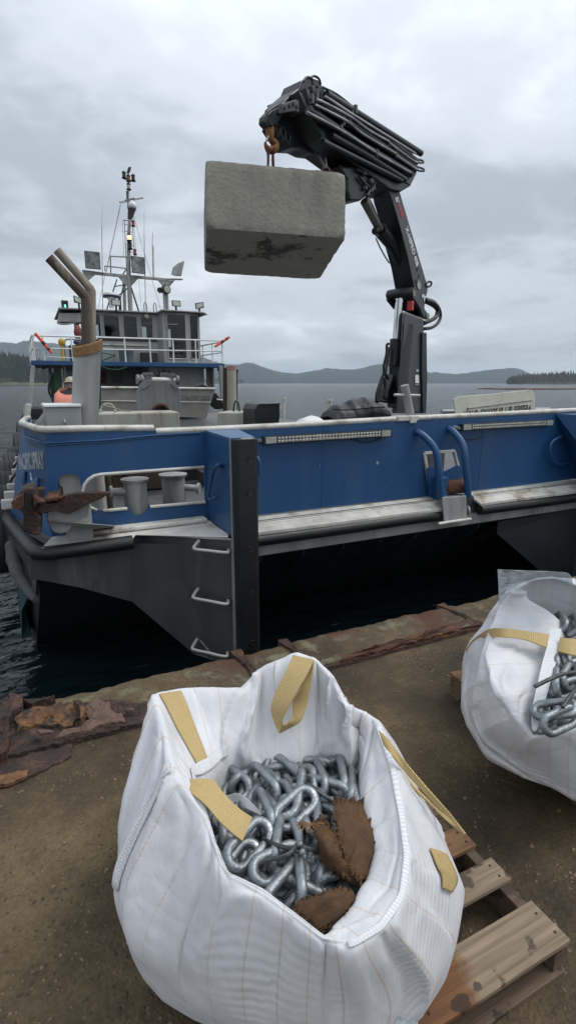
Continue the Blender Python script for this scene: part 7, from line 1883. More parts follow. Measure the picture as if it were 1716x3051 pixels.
class Bag:
    """bag surface lofted through hand-placed columns; rows run from the floor up over the shoulder and in to the hem"""
    def __init__(s, cols, centre, base_r, z0, nu=264, nv=96, hem_drop=0.09, seed=0, pleat=0.006, folds=()):
        s.folds = folds
        s.cols = cols; s.n = len(cols); s.c = Vector((*centre, 0)); s.z0 = z0; s.seed = seed; s.pleat = pleat
        s.rows = []
        for r4, r3, r2 in cols:
            r4, r3, r2 = Vector(r4), Vector(r3), Vector(r2)
            o = Vector((r2.x, r2.y, 0)) - s.c
            b0 = s.c + o * base_r; b0.z = z0
            b1 = s.c + o * (base_r + (1 - base_r) * 0.75); b1.z = z0 + (r2.z - z0) * 0.42
            up = r2.lerp(r3, 0.82); od = Vector((r3.x - s.c.x, r3.y - s.c.y, 0))
            if od.length > 1e-6: up += od.normalized() * 0.012
            mid = r3.lerp(r4, 0.5); mid.z += 0.003
            dn = r4.copy(); dn.z -= min(hem_drop, max(0.03, (r4.z - 0.44) * 0.55)); od4 = Vector((r4.x - s.c.x, r4.y - s.c.y, 0)); dn -= od4.normalized() * 0.012
            s.rows.append([b0, b1, r2, up, r3, mid, r4, dn])
        s.nr = 8; s.sgn = 1.0; s.tens = 0.16
        e = 0.05; p0 = s.raw(0.5, 2.0); nn = (s.raw(0.5 + e, 2) - s.raw(0.5 - e, 2)).cross(s.raw(0.5, 2 + e) - s.raw(0.5, 2 - e))
        if nn.dot(p0 - s.c - Vector((0, 0, p0.z))) < 0: s.sgn = -1.0
        s.nu, s.nv = nu, nv
    def raw(s, u, r):
        # u in column units, r in row units
        n = s.n; i = int(math.floor(u)) % n; f = u - math.floor(u)
        q = [crom(s.rows[(i + k) % n], r) for k in (-1, 0, 1, 2)]
        c = s.tens
        m1 = (q[2] - q[0]) * c; m2 = (q[3] - q[1]) * c
        return q[1] * (2 * f ** 3 - 3 * f * f + 1) + m1 * (f ** 3 - 2 * f * f + f) + q[2] * (3 * f * f - 2 * f ** 3) + m2 * (f ** 3 - f * f)
    def pt(s, u, r, off=0.0):
        e = 0.04
        p = s.raw(u, r)
        a = s.raw(u + e, r) - s.raw(u - e, r); b = s.raw(u, min(r + e, 6.99)) - s.raw(u, max(r - e, 0))
        n = a.cross(b)
        n = n.normalized() * s.sgn if n.length > 1e-12 else Vector((0, 0, 1))
        fall = min(1, max(0, (r - 0.3) / 1.0)) * (1.0 if r < 6.2 else 0.6)
        w = s.pleat * fall
        th = u / s.n * 2 * math.pi; ct, sn = math.cos(th), math.sin(th)
        # long soft folds leaning across the wall, then the hand-placed creases
        tw = th + 0.16 * (r - 3) * math.sin(3 * th + s.seed)
        d = w * 0.5 * noise.noise((math.cos(tw) * 4 + s.seed, math.sin(tw) * 4, r * 0.25))
        d += w * 0.22 * noise.noise((math.cos(tw) * 17, math.sin(tw) * 17 + s.seed, r * 0.3))
        for (u0, r0, u1, r1, amp, wid) in s.folds:
            du = (u - u0 + s.n / 2) % s.n - s.n / 2; ex = (u1 - u0) * 0.12; ey = (r1 - r0) * 0.13
            px_, py_ = du * 0.12, (r - r0) * 0.13
            L2 = ex * ex + ey * ey; t = max(0.0, min(1.0, (px_ * ex + py_ * ey) / L2))
            qx, qy = px_ - t * ex, py_ - t * ey
            sd = (ex * qy - ey * qx) / math.sqrt(L2); dist = math.hypot(qx, qy)
            wd = wid * (1.02 - 0.57 * sd / max(dist, 1e-6))
            if dist < wd * 3: d += amp * math.exp(-(dist / wd) ** 1.4) * (0.35 + 0.65 * math.sin(math.pi * (0.12 + 0.76 * t)))
        return p + n * (d + off)
    def build(s, name, m, par):
        vs = []; uvs = []; fs = []
        rr = [s.nr - 1.001 if j == s.nv else (s.nr - 1) * j / s.nv for j in range(s.nv + 1)]
        for j in range(s.nv + 1):
            for i in range(s.nu):
                u = s.n * i / s.nu
                vs.append(s.pt(u, rr[j])); uvs.append((i / s.nu, j / s.nv))
        for j in range(s.nv):
            for i in range(s.nu):
                i2 = (i + 1) % s.nu
                fs.append((j * s.nu + i, j * s.nu + i2, (j + 1) * s.nu + i2, (j + 1) * s.nu + i))
        fs.append(tuple(range(s.nu - 1, -1, -1)))
        mb = MB(); mb.uv = uvs; mb.add(vs, fs)
        o = mb.build(name, m, par, smooth=False)
        o.data.polygons.foreach_set('use_smooth', [True] * len(o.data.polygons))
        sd = o.modifiers.new('thickness', 'SOLIDIFY'); sd.thickness = 0.003; sd.offset = 0
        return o
    def patch(s, name, u0, u1, r0, r1, m, par, nu=10, nv=24, off=0.005, along_u=False):
        """band lying on the cloth between columns u0..u1 and rows r0..r1 (each may be a function of t)"""
        A = []; B = []
        f = lambda x, t: x(t) if callable(x) else x
        N_ = max(nu, nv)
        mb = MB(); vs = []; uv = []; fs = []
        na, nb = (N_, 6)
        for i in range(na + 1):
            t = i / na
            for j in range(nb + 1):
                w = j / nb
                if along_u: u = u0 + (u1 - u0) * t; r = f(r0, t) + (f(r1, t) - f(r0, t)) * w
                else: r = r0 + (r1 - r0) * t; u = f(u0, t) + (f(u1, t) - f(u0, t)) * w
                vs.append(s.pt(u, r, off)); uv.append((w, t))
        k = nb + 1
        for i in range(na):
            for j in range(nb): fs.append((i * k + j, i * k + j + 1, (i + 1) * k + j + 1, (i + 1) * k + j))
        mb.uv = uv; mb.add(vs, fs)
        o = mb.build(name, m, par); o.data.polygons.foreach_set('use_smooth', [True] * len(o.data.polygons))
        sd = o.modifiers.new('thickness', 'SOLIDIFY'); sd.thickness = 0.004; sd.offset = 0
        return o
def hidden(c, ang, r_, z):
    return (c[0] + r_ * math.sin(R(ang)), c[1] + r_ * math.cos(R(ang)), z)
C1 = (0.64, 1.24)
cols1 = [
 ((0.469,0.777,0.56), (0.462,0.767,0.565), (0.463,0.77,0.38)),
 ((0.432,0.842,0.57), (0.424,0.833,0.575), (0.41,0.825,0.38)),
 ((0.389,0.912,0.58), (0.38,0.901,0.586), (0.344,0.89,0.38)),
 ((0.333,0.978,0.59), (0.325,0.969,0.597), (0.271,0.954,0.38)),
 ((0.324,1.02,0.61), (0.314,1.015,0.617), (0.211,1.013,0.38)),
 ((0.326,1.105,0.635), (0.311,1.104,0.648), (0.147,1.095,0.38)),
 ((0.326,1.159,0.66), (0.268,1.195,0.7), (0.109,1.181,0.42)),
 ((0.321,1.214,0.665), (0.266,1.243,0.715), (0.104,1.234,0.45)),
 ((0.334,1.271,0.64), (0.284,1.4,0.74), (0.127,1.296,0.49)),
 ((0.361,1.29,0.62), (0.304,1.549,0.745), (0.171,1.411,0.53)),
 ((0.399,1.314,0.61), (0.396,1.536,0.745), (0.36, 1.74, 0.48)),
 ((0.446,1.346,0.61), (0.471,1.504,0.745), (0.50, 1.80, 0.46)),
 ((0.5,1.359,0.6), (0.555,1.447,0.75), (0.60, 1.83, 0.46)),
 ((0.535,1.337,0.585), (0.62,1.483,0.775), (0.72, 1.83, 0.47)),
 ((0.609,1.313,0.575), (0.675,1.453,0.81), (0.84, 1.81, 0.48)),
 ((0.682,1.278,0.57), (0.733,1.421,0.84), (0.95, 1.77, 0.48)),
 ((0.759,1.286,0.59), (0.776,1.375,0.835), (0.99, 1.66, 0.48)),
 ((0.793,1.26,0.61), (0.804,1.313,0.8), (1.01, 1.56, 0.48)),
 ((0.807,1.194,0.605), (0.811,1.242,0.745), (1.02, 1.46, 0.46)),
 ((0.854,1.211,0.6), (0.862,1.226,0.715), (1.02, 1.36, 0.44)),
 ((0.805,1.135,0.59), (0.892,1.186,0.69), (1.064,1.268,0.44)),
 ((0.76,1.063,0.575), (0.853,1.053,0.645), (1.008,1.087,0.44)),
 ((0.711,0.96,0.565), (0.782,0.92,0.625), (0.983,0.971,0.42)),
 ((0.69,0.905,0.56), (0.724,0.824,0.605), (0.955,0.856,0.37)),
 ((0.626,0.848,0.555), (0.66,0.76,0.59), (0.847,0.77,0.34)),
 ((0.545,0.807,0.55), (0.582,0.729,0.58), (0.713,0.726,0.33)),
 ((0.497,0.786,0.555), (0.507,0.728,0.575), (0.573,0.731,0.36)),
]
FOLDS1 = [(0.05, 3.8, -0.1, 0.6, -0.014, 0.02), (-0.5, 3.6, -0.8, 1, 0.01, 0.03), (1.2, 3.6, 1.5, 1.6, -0.006, 0.012), (2.3, 3.7, 3.4, 2.2, 0.008, 0.02), (4.4, 3.8, 3.9, 1.4, -0.012, 0.016), (6.9, 4.2, 5.4, 1.5, 0.02, 0.016),
  (5.6, 3.6, 4.6, 2, -0.01, 0.02), (7.6, 3.6, 6.4, 1.6, -0.014, 0.018), (8.9, 4, 8.4, 2, 0.016, 0.016), (10.3, 4.2, 10.6, 5.8, -0.0101, 0.015), (11.7, 4.2, 11, 5.9, 0.0174, 0.014), (12.7, 4, 12.3, 6, 0.0377, 0.012), (13.2, 4.2, 13.3, 6, -0.029, 0.016),
  (14, 4.1, 13.8, 5.4, 0.0174, 0.014), (16.1, 4.1, 15.7, 5.9, -0.0174, 0.016), (17, 4, 16.5, 5.2, 0.0261, 0.013), (17.6, 4, 17.2, 6, -0.0348, 0.015), (18.3, 4, 17.6, 5.5, 0.029, 0.013), (19.2, 4, 19.2, 6, 0.0174, 0.012), (19.7, 4.1, 20, 6, -0.0203, 0.013),
  (18.4, 4.9, 19.4, 5.3, -0.0145, 0.012), (21.2, 3.6, 22, 1.6, 0.012, 0.018), (22.4, 3.7, 23, 2.9, -0.009, 0.014), (23.3, 3.4, 24.2, 1.5, -0.014, 0.018), (24.6, 3.7, 25, 1.2, 0.014, 0.02), (25.2, 3.4, 25.5, 1, -0.014, 0.022), (22.5, 4.5, 24.5, 5, -0.006, 0.014), (24.8, 4.4, 26, 5.4, 0.007, 0.014)]
FOLDS2 = [(7.4, 3.6, 0.8, 2.6, 0.0, 0.02), (5.4, 3.7, 2.0, 2.3, 0.012, 0.014), (4.6, 3.5, 1.0, 2.0, -0.012, 0.013), (4.2, 3.0, 0.2, 1.6, 0.012, 0.013), (5.2, 2.9, 1.4, 1.3, -0.010, 0.012), (6.0, 2.6, 2.4, 1.2, 0.010, 0.013), (3.6, 2.2, -0.6, 1.1, -0.010, 0.012), (3.2, 3.8, 1.8, 3.3, 0.018, 0.02), (2.4, 3.6, 1.2, 3.0, -0.010, 0.018), (3.6, 4.6, 2.4, 4.1, 0.010, 0.016), (4.6, 4.9, 3.4, 4.6, -0.008, 0.014), (2.2, 5.0, 1.2, 4.4, -0.010, 0.016),
  (-1.4, 3.4, -2.6, 1.8, 0.006, 0.014), (8.2, 4.0, 8.6, 5.8, 0.014, 0.016)]
bag1t = thing('bulk_bag', 'open white bulk bag full of chain on the nearest pallet, with tan loop straps', 'bulk bag', (C1[0], C1[1], 0.131), 'bulk bags of chain')
bag1 = Bag(cols1, C1, 0.93, 0.133, seed=2.3, pleat=0.008, folds=FOLDS1, nu=300, nv=110)
bag1.build('bag_cloth', BAGM, bag1t)
# straps sewn to the cloth
bag1.patch('lifting_strap', lambda t: 9.05 - 0.02 * t, lambda t: 9.72 + 0.1 * t, 4.06, 5.75, STRAP, bag1t)
bag1.patch('seam_tape', 6.6, 11.3, lambda t: 5.72, lambda t: 6.0, TAPE, bag1t, along_u=True, nu=40, off=0.006)
bag1.patch('seam_tape', lambda t: 6.55, lambda t: 7.15, 1.9, 4.0, TAPE, bag1t, off=0.006)
bag1.patch('seam_tape', 20.1, 26.2, lambda t: 3.86 - 0.1 * t, lambda t: 4.22 - 0.1 * t, TAPE, bag1t, along_u=True, nu=50, off=0.005)
bag1.patch('lifting_strap', 22.55, 23.35, lambda t: 2.28 + 0.35 * (t - 0.5) ** 2, lambda t: 2.75 - 0.2 * t, STRAP, bag1t, along_u=True, nu=20, off=0.008)
st = MB(); ribbon(st, [(0.281,1.238,0.67), (0.318,1.2,0.69), (0.359,1.175,0.69), (0.376,1.144,0.67), (0.404,1.109,0.64), (0.431,1.078,0.625)], [(0.28,1.21,0.67), (0.299,1.164,0.68), (0.322,1.124,0.67), (0.344,1.086,0.645), (0.366,1.067,0.62), (0.39,1.045,0.6)], 0.005, 36, 5)
st.build('lifting_strap', STRAP, bag1t, smooth=True)
st = MB(); ribbon(st, [(0.708,1.397,0.862), (0.672,1.369,0.83), (0.632,1.358,0.78), (0.608,1.347,0.735), (0.609,1.334,0.7), (0.615,1.307,0.665)], [(0.753,1.339,0.862), (0.713,1.315,0.83), (0.673,1.304,0.79), (0.645,1.301,0.75), (0.629,1.308,0.71), (0.63,1.309,0.69)], 0.005, 36, 5)
st.build('loop_strap', STRAP, bag1t, smooth=True)
st = MB(); ribbon(st, [(0.756,1.344,0.855), (0.729,1.314,0.8), (0.704,1.295,0.745), (0.672,1.278,0.705), (0.655,1.311,0.67), (0.62,1.313,0.66)], [(0.753,1.355,0.84), (0.7,1.332,0.78), (0.678,1.335,0.74), (0.662,1.309,0.71), (0.637,1.3,0.695), (0.628,1.309,0.69)], 0.005, 36, 5)
st.build('loop_strap', STRAP, bag1t, smooth=True)
st = MB(); ribbon(st, [(0.837,1.105,0.735), (0.857,1.079,0.71), (0.883,1.023,0.66), (0.922,0.972,0.6), (0.973,0.94,0.53), (0.994,0.897,0.49)], [(0.842,1.082,0.7), (0.85,1.046,0.68), (0.881,1.019,0.63), (0.92,0.979,0.58), (0.968,0.944,0.52), (0.993,0.899,0.488)], 0.005, 36, 5)
st.build('loop_strap', STRAP, bag1t, smooth=True)
st = MB(); ribbon(st, [(0.9,1.107,0.62), (0.912,1.048,0.58), (0.953,1.002,0.53), (0.977,0.952,0.505), (0.993,0.897,0.489)], [(0.896,1.076,0.6), (0.911,1.028,0.57), (0.953,0.993,0.52), (0.971,0.943,0.5), (0.991,0.899,0.487)], 0.005, 30, 5)
st.build('loop_strap', STRAP, bag1t, smooth=True)
fl_ = MB(); ribbon(fl_, [(0.642,0.742,0.3), (0.624,0.737,0.28), (0.594,0.733,0.25)], [(0.692,0.757,0.28), (0.707,0.749,0.24), (0.709,0.724,0.2)], 0.002, 20, 8); fl_.build('plastic_liner', FILM, bag1t, smooth=True)
fl_ = MB(); ribbon(fl_, [(0.427,1.265,0.545), (0.454,1.242,0.56), (0.471,1.197,0.565), (0.482,1.134,0.57)], [(0.429,1.261,0.53), (0.45,1.234,0.535), (0.462,1.186,0.55), (0.479,1.135,0.565)], 0.002, 20, 6); fl_.build('torn_cloth_scrap', BAGM, bag1t, smooth=True)

# ------------------------------------------------------------------ chain
def link_mesh(name, L, W, d, nseg=28, nc=9):
    r_ = (W - d) / 2; h = (L - d) / 2 - r_
    path = []
    for k in range(nseg // 2): a = -90 + 180 * k / (nseg // 2 - 1); path.append(Vector((h + r_ * math.cos(R(a)), r_ * math.sin(R(a)), 0)))
    for k in range(nseg // 2): a = 90 + 180 * k / (nseg // 2 - 1); path.append(Vector((-h + r_ * math.cos(R(a)), r_ * math.sin(R(a)), 0)))
    mb = MB(); mb.tube(path, d / 2, nc, closed=True)
    me = bpy.data.meshes.new(name); me.from_pydata([tuple(v) for v in mb.v], [], mb.f)
    bm = bmesh.new(); bm.from_mesh(me); bmesh.ops.recalc_face_normals(bm, faces=bm.faces); bm.to_mesh(me); bm.free()
    me.materials.append(GALV); me.polygons.foreach_set('use_smooth', [True] * len(me.polygons))
    return me
LINK = link_mesh('chain_link', 0.160, 0.083, 0.0255)
def inside(p, poly):
    c = False; n = len(poly); j = n - 1
    for i in range(n):
        a, b = poly[i], poly[j]
        if ((a[1] > p[1]) != (b[1] > p[1])) and (p[0] < (b[0] - a[0]) * (p[1] - a[1]) / (b[1] - a[1]) + a[0]): c = not c
        j = i
    return c
def chain_pile(t, poly, top, nstrand, nper, seed, layers):
    """strands of linked chain wandering over a heap; top(x, y) is the heap height"""
    rnd = random.Random(seed); pitch = 0.104
    cx = sum(p[0] for p in poly) / len(poly); cy = sum(p[1] for p in poly) / len(poly)
    for s_ in range(nstrand):
        for _ in range(60):
            x = cx + rnd.uniform(-0.5, 0.5); y = cy + rnd.uniform(-0.5, 0.5)
            if inside((x, y), poly): break
        hd_ = rnd.uniform(0, 2 * math.pi); lay = layers[s_ % len(layers)]
        roll = rnd.uniform(0, math.pi)
        for k in range(nper):
            hd_ += rnd.uniform(-0.75, 0.75)
            nx_, ny_ = x + pitch * math.cos(hd_), y + pitch * math.sin(hd_)
            tries = 0
            while not inside((nx_, ny_), poly) and tries < 24:
                hd_ += 0.7 if rnd.random() < 0.7 else -1.2
                nx_, ny_ = x + pitch * math.cos(hd_), y + pitch * math.sin(hd_); tries += 1
            if tries >= 24: break
            mx_, my_ = (x + nx_) / 2, (y + ny_) / 2
            z = top(mx_, my_) - lay + 0.016 * noise.noise((mx_ * 9 + s_, my_ * 9, s_ * 1.7))
            dz = top(nx_, ny_) - top(x, y)
            o = bpy.data.objects.new('chain_link', LINK); COL.objects.link(o); o.parent = t
            d = Vector((nx_ - x, ny_ - y, dz + rnd.uniform(-0.03, 0.03))).normalized()
            up = Vector((0, 0, 1)); side = up.cross(d).normalized(); up = d.cross(side)
            roll += math.pi / 2 + rnd.uniform(-0.25, 0.25)
            ang = roll
            M = Matrix((d, side * math.cos(ang) + up * math.sin(ang), up * math.cos(ang) - side * math.sin(ang))).transposed()
            o.rotation_euler = M.to_euler()
            o.location = Vector((mx_, my_, z)) - Vector(BASE[t.name])
            x, y = nx_, ny_
def place_link(t, a, b, roll):
    """one link laid from a to b"""
    a = Vector(a); b = Vector(b); d = (b - a).normalized()
    up = Vector((0, 0, 1)); side = up.cross(d).normalized(); up = d.cross(side); ang = R(roll)
    M = Matrix((d, side * math.cos(ang) + up * math.sin(ang), up * math.cos(ang) - side * math.sin(ang))).transposed()
    o = bpy.data.objects.new('chain_link', LINK); COL.objects.link(o); o.parent = t
    o.rotation_euler = M.to_euler(); o.location = (a + b) / 2 - Vector(BASE[t.name])
ch1 = thing('chain', 'heaped galvanised chain inside the nearest white bag', 'chain', (0.6, 1.15, 0.45), 'chain heaped in the bags')
poly1 = [(0.507,0.936,0.5), (0.51,0.832,0.5), (0.439,0.951,0.5), (0.36,1.067,0.5), (0.366,1.167,0.5), (0.365,1.303,0.5), (0.446,1.436,0.5), (0.549,1.491,0.5), (0.694,1.474,0.5), (0.801,1.421,0.5), (0.889,1.346,0.5), (0.894,1.242,0.5), (0.801,1.099,0.5), (0.74,0.978,0.5), (0.658,0.902,0.5), (0.59,0.857,0.5)]
def top1(x, y):
    return 0.545 - 0.16 * ((x - 0.60) ** 2 + (y - 1.16) ** 2) / 0.12 * 0.5 + 0.02 * noise.noise((x * 6, y * 6, 2))
chain_pile(ch1, poly1, top1, 40, 7, 21, (0.0, 0.02, 0.045, 0.075, 0.11))
# the strands that lie on top, laid out link by link
for a, b, rl_ in (((0.514,1.336,0.565), (0.549,1.149,0.56), 70), ((0.563,1.234,0.56), (0.545,1.081,0.575), 20), ((0.51,1.084,0.57), (0.627,1.123,0.585), 25), ((0.637,1.207,0.575), (0.571,1.112,0.555), 75), ((0.593,1.307,0.565), (0.615,1.214,0.56), 20),
                  ((0.345,1.022,0.57), (0.476,1.078,0.585), 35), ((0.501,1.247,0.555), (0.478,1.049,0.565), 70), ((0.521,1.108,0.55), (0.446,0.988,0.555), 80), ((0.409,0.975,0.565), (0.505,0.983,0.56), 25), ((0.518,1,0.55), (0.47,0.881,0.545), 85), ((0.639,1.129,0.54), (0.574,0.997,0.54), 75), ((0.714,1.282,0.54), (0.681,1.141,0.55), 70), ((0.781,1.248,0.55), (0.726,1.119,0.55), 65), ((0.738,1.216,0.55), (0.82,1.209,0.55), 20),
                  ((0.797,1.195,0.535), (0.733,1.094,0.54), 70), ((0.446,1.368,0.54), (0.486,1.262,0.54), 60), ((0.561,1.285,0.545), (0.617,1.264,0.55), 15), ((0.432,0.92,0.535), (0.485,0.943,0.54), 60), ((0.347,1.011,0.54), (0.398,1.042,0.55), 30), ((0.667,1.196,0.54), (0.729,1.118,0.545), 80)):
    place_link(ch1, a, b, rl_)
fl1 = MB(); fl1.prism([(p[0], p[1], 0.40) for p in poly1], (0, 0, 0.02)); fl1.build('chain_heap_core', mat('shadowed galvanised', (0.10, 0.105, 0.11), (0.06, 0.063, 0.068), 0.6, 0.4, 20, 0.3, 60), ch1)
wr = thing('wire_rope', 'thin twisted wire rope knotted round the chain in the nearest bag', 'wire rope', (0.511,0.973,0.59))
w_ = MB(); w_.tube(spline([(0.451,1.056,0.57), (0.461,1.011,0.59), (0.486,0.975,0.6), (0.506,0.964,0.605), (0.526,0.953,0.6), (0.561,0.962,0.57)], 26), 0.0055, 7); w_.tube(spline([(0.388,0.992,0.57), (0.421,0.986,0.58), (0.465,0.96,0.6), (0.487,0.96,0.605), (0.508,0.966,0.61), (0.506,0.956,0.6), (0.492,0.958,0.605)], 30), 0.0055, 7); w_.tube([(0.514,0.978,0.6), (0.506,0.948,0.6)], 0.007, 7)
w_.build('wire_strands', WIRE, wr, smooth=True)
w_ = MB(); w_.ball((0.507,0.961,0.615), 0.008); w_.ball((0.504,0.942,0.61), 0.008); w_.build('wire_clip', GALV, wr, smooth=True)
tw = thing('wire_tie', 'grey wire lying across the chain below the loop strap', 'wire', (0.652,1.153,0.57))
w_ = MB(); w_.tube(spline([(0.613,1.207,0.57), (0.626,1.185,0.58), (0.639,1.146,0.585), (0.657,1.115,0.58), (0.677,1.087,0.57)], 20), [0.004 + 0.005 * math.sin(math.pi * k / 20) for k in range(21)], 7); w_.build('wire_strands', WIRE, tw, smooth=True)
# burlap
def rag(t, pts_rows, seed, amp=0.006, name='burlap_sheet'):
    nr = len(pts_rows)
    nu, nv = 56, 48
    rows = [spline(r_, nu) for r_ in pts_rows]
    vs = []; fs = []
    for j in range(nv + 1):
        for i in range(nu + 1):
            p = crom([rows[k][i] for k in range(nr)], (nr - 1) * j / nv)
            w = noise.noise((p.x * 24 + seed, p.y * 24, p.z * 10)) * 0.6; w2 = abs(noise.noise((p.x * 9 + p.y * 9 + seed, p.y * 13 - p.x * 5, 3)))
            e = min(i, nu - i, j, nv - j) * 0.7
            jag = 0.016 * max(0, 1 - e / 4) * (noise.noise((i * 0.55, j * 0.55, seed)) + 0.6 * noise.noise((i * 1.9, j * 1.9, seed)))
            vs.append(p + Vector((jag, jag * 0.7, amp * w + amp * 3.0 * (0.5 - min(0.5, w2 * 3.4)) + amp * 1.6 * (0.4 - min(0.4, abs(noise.noise((p.x * 21 - p.y * 14 + seed, p.y * 19, 8))) * 3)) + 0.012 * max(0, 1 - e / 3) * noise.noise((i * 0.35, j * 0.35, seed)))))
    for j in range(nv):
        for i in range(nu):
            a = j * (nu + 1) + i; fs.append((a, a + 1, a + nu + 2, a + nu + 1))
    mb = MB(); mb.add(vs, fs); o = mb.build(name, BURLAP, t); o.data.polygons.foreach_set('use_smooth', [True] * len(o.data.polygons))
    s_ = o.modifiers.new('thickness', 'SOLIDIFY'); s_.thickness = 0.0025
    return o
rg1 = thing('burlap_rag', 'brown torn burlap rag over the right side of the chain in the nearest bag', 'rag', (0.657,0.983,0.57))
rag(rg1, [[(0.674,1.079,0.58), (0.711,1.069,0.58), (0.731,1.046,0.575), (0.764,1.054,0.56)], [(0.637,1.012,0.595), (0.659,0.995,0.6), (0.692,0.987,0.585), (0.727,0.983,0.565)], [(0.614,0.96,0.6), (0.629,0.935,0.6), (0.665,0.935,0.58), (0.711,0.93,0.56)], [(0.579,0.915,0.585), (0.6,0.894,0.58), (0.63,0.881,0.57), (0.677,0.897,0.545)], [(0.582,0.87,0.565), (0.595,0.861,0.56), (0.622,0.862,0.55), (0.645,0.868,0.54)]], 4)
rag(rg1, [[(0.568,1.016,0.6), (0.603,1.022,0.6), (0.6,0.989,0.605), (0.614,0.96,0.6)], [(0.56,0.987,0.6), (0.574,0.964,0.61), (0.585,0.938,0.605), (0.6,0.919,0.6)], [(0.561,0.967,0.585), (0.562,0.924,0.6), (0.577,0.9,0.6), (0.596,0.87,0.585)], [(0.556,0.945,0.56), (0.565,0.909,0.57), (0.578,0.882,0.57), (0.609,0.854,0.56)], [(0.565,0.928,0.54), (0.578,0.9,0.545), (0.593,0.882,0.54), (0.616,0.847,0.54)]], 9)
fr_ = MB()
for k in range(8):
    p = Vector((0.566,1.012,0.605)); a = R(150 + 22 * k)
    fr_.tube([p, p + Vector((0.025 * math.cos(a), 0.02 * math.sin(a), 0.01)), p + Vector((0.04 * math.cos(a + 0.3), 0.03 * math.sin(a + 0.3), 0.004))], 0.0018, 5)
tag(fr_.build('frayed_thread', mat('burlap thread', (0.22, 0.11, 0.04), None, 0.9), rg1), kind='stuff')
rg2 = thing('burlap_rag', 'brown burlap rag bunched in the front corner of the nearest bag', 'rag', (0.498,0.837,0.55))
rag(rg2, [[(0.439,0.866,0.55), (0.474,0.867,0.565), (0.508,0.855,0.575), (0.538,0.852,0.575), (0.571,0.842,0.56), (0.587,0.826,0.55)], [(0.443,0.842,0.56), (0.467,0.831,0.58), (0.497,0.82,0.595), (0.52,0.812,0.595), (0.552,0.817,0.57), (0.567,0.813,0.555)], [(0.453,0.817,0.56), (0.472,0.81,0.575), (0.493,0.805,0.58), (0.51,0.8,0.58), (0.531,0.805,0.56), (0.55,0.808,0.55)], [(0.471,0.795,0.545), (0.478,0.794,0.55), (0.488,0.795,0.55), (0.498,0.797,0.55), (0.511,0.801,0.545), (0.529,0.807,0.54)]], 14, 0.007)

# ------------------------------------------------------------------ second bag at the right edge
C2 = (2.52, 1.45)
cols2 = [
 ((1.533,1.116,0.5), (1.489,1.09,0.515), (1.579,1.203,0.31)),
 ((1.593,1.148,0.55), (1.461,1.146,0.575), (1.515,1.329,0.36)),
 ((1.635,1.162,0.59), (1.456,1.198,0.62), (1.555,1.443,0.38)),
 ((1.725,1.212,0.62), (1.478,1.268,0.655), (1.59,1.518,0.41)),
 ((1.869,1.304,0.645), (1.555,1.368,0.68), (1.73,1.656,0.46)),
 ((1.993,1.383,0.67), (1.684,1.467,0.7), (1.774,1.675,0.52)),
 ((2.041,1.43,0.69), (1.769,1.524,0.73), (1.835,1.683,0.57)),
 ((2.033,1.482,0.71), (1.805,1.544,0.765), (1.956,1.732,0.62)),
 ((1.983,1.542,0.74), (1.83,1.546,0.81), (2.45, 2.05, 0.55)),
 ((1.975,1.582,0.78), (1.911,1.547,0.84), (2.62, 2.06, 0.55)),
 ((2.069,1.602,0.81), (1.992,1.544,0.855), (2.78, 2.03, 0.55)),
 ((2.136,1.562,0.82), (2.094,1.528,0.85), (2.92, 1.96, 0.54)),
 ((2.183,1.508,0.8), (2.165,1.483,0.83), (3.02, 1.85, 0.52)),
 ((2.197,1.412,0.76), (2.209,1.388,0.79), (3.08, 1.65, 0.48)),
 ((2.121,1.292,0.7), (2.126,1.24,0.73), (3.06, 1.42, 0.44)),
 ((1.968,1.176,0.64), (1.985,1.111,0.66), (2.98, 1.20, 0.38)),
 ((1.811,1.1,0.58), (1.754,1.011,0.6), (1.896,0.999,0.28)),
 ((1.706,1.086,0.54), (1.628,1.013,0.56), (1.702,1.023,0.25)),
 ((1.623,1.11,0.51), (1.544,1.059,0.53), (1.649,1.121,0.28)),
]
bag2t = thing('bulk_bag', 'white bulk bag with a tan belt and clear liner at the right edge', 'bulk bag', (C2[0], C2[1], 0.131), 'bulk bags of chain')
bag2 = Bag(cols2, C2, 0.82, 0.133, nu=228, nv=90, seed=7.1, pleat=0.008, folds=FOLDS2, hem_drop=0.22)
bag2.build('bag_cloth', BAGM2, bag2t)
st = MB(); ribbon(st, [(1.72,1.648,0.518), (1.726,1.633,0.558), (1.709,1.576,0.628), (1.658,1.469,0.718), (1.658,1.393,0.753), (1.728,1.357,0.743), (1.806,1.304,0.733)], [(1.732,1.658,0.508), (1.772,1.658,0.528), (1.732,1.579,0.598), (1.653,1.452,0.688), (1.638,1.373,0.728), (1.708,1.337,0.718), (1.745,1.266,0.708)], 0.006, 50, 6)
st.build('belt_strap', STRAP, bag2t, smooth=True)
st = MB(); ribbon(st, [(1.815,1.263,0.738), (1.82,1.238,0.743), (1.854,1.221,0.738), (1.928,1.162,0.728)], [(1.761,1.227,0.708), (1.755,1.19,0.718), (1.772,1.159,0.718), (1.836,1.097,0.708)], 0.006, 26, 6)
st.build('belt_strap', STRAP, bag2t, smooth=True)
st = MB(); ribbon(st, [(1.861,1.346,0.728), (1.761,1.274,0.718), (1.691,1.234,0.688), (1.589,1.169,0.663), (1.509,1.119,0.608), (1.483,1.095,0.553), (1.475,1.082,0.543)], [(1.904,1.324,0.728), (1.802,1.254,0.718), (1.736,1.211,0.688), (1.631,1.148,0.663), (1.558,1.112,0.613), (1.504,1.083,0.558), (1.481,1.077,0.543)], 0.004, 50, 6)
st.build('seam_tape', TAPE, bag2t, smooth=True)
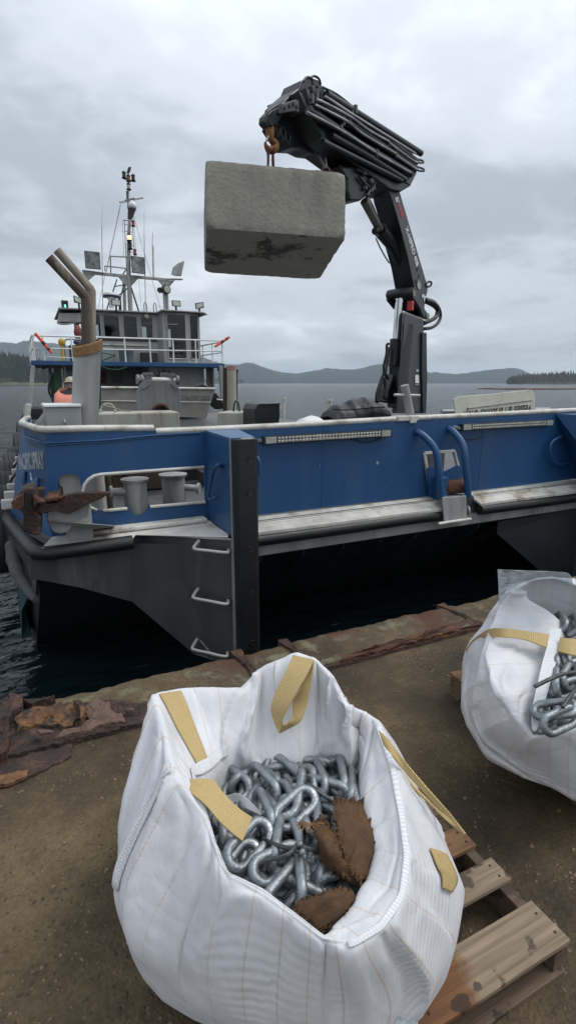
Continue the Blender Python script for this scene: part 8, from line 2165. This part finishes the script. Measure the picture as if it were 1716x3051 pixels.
fl_ = MB(); ribbon(fl_, [(1.661,1.461,0.98), (1.737,1.395,0.985), (1.824,1.339,0.985), (1.909,1.326,0.965), (1.893,1.289,0.93)], [(1.811,1.566,0.76), (1.903,1.54,0.84), (2,1.526,0.86), (2.074,1.489,0.86), (2.132,1.456,0.83)], 0.002, 30, 10); fl_.build('plastic_liner', FILM, bag2t, smooth=True)
ch2 = thing('chain', 'heaped galvanised chain inside the bag at the right edge', 'chain', (2.5, 1.5, 0.45), 'chain heaped in the bags')
poly2 = [(1.5,1.074,0.55), (1.72,1.213,0.55), (2.033,1.421,0.55), (2.315,1.617,0.55), (2.579,1.73,0.55), (2.535,1.572,0.55), (2.224,1.327,0.55), (1.898,1.14,0.55), (1.689,1.074,0.55), (1.592,1.071,0.55)]
def top2(x, y):
    return 0.60 + 0.05 * (y - 1.4) + 0.02 * noise.noise((x * 6, y * 6, 9))
chain_pile(ch2, poly2, top2, 24, 8, 5, (0.0, 0.02, 0.05, 0.085))
for a, b, rl_ in (((1.528,1.08,0.61), (1.561,1.043,0.63), 20), ((1.635,1.12,0.63), (1.724,1.101,0.64), 20), ((1.58,1.082,0.64), (1.74,1.203,0.65), 75), ((1.675,1.121,0.65), (1.776,1.166,0.66), 60), ((1.753,1.177,0.66), (1.869,1.267,0.68), 70), ((2.119,1.521,0.68), (1.976,1.348,0.68), 65), ((2.108,1.43,0.7), (1.99,1.318,0.69), 60), ((1.462,1.026,0.6), (1.578,1.014,0.62), 65), ((1.711,1.182,0.66), (1.84,1.286,0.66), 80)):
    place_link(ch2, a, b, rl_)
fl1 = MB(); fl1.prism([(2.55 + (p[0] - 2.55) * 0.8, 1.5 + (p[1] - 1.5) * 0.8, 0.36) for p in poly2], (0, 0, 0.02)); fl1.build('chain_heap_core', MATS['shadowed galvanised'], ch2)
wr2 = thing('wire_rope', 'stiff dark wire end sticking out over the seam of the right hand bag', 'wire rope', (1.458,1.082,0.72))
w_ = MB(); w_.tube(spline([(1.486,1.103,0.7), (1.548,1.101,0.71), (1.614,1.099,0.715), (1.683,1.092,0.71), (1.795,1.102,0.68)], 20), 0.007, 8); w_.build('wire_strands', WIRE, wr2, smooth=True)
w_ = MB(); w_.tube(spline([(1.665,1.072,0.66), (1.584,1.04,0.67), (1.522,1.018,0.66)], 16), 0.007, 8); w_.build('wire_loop', WIRE, wr2, smooth=True)
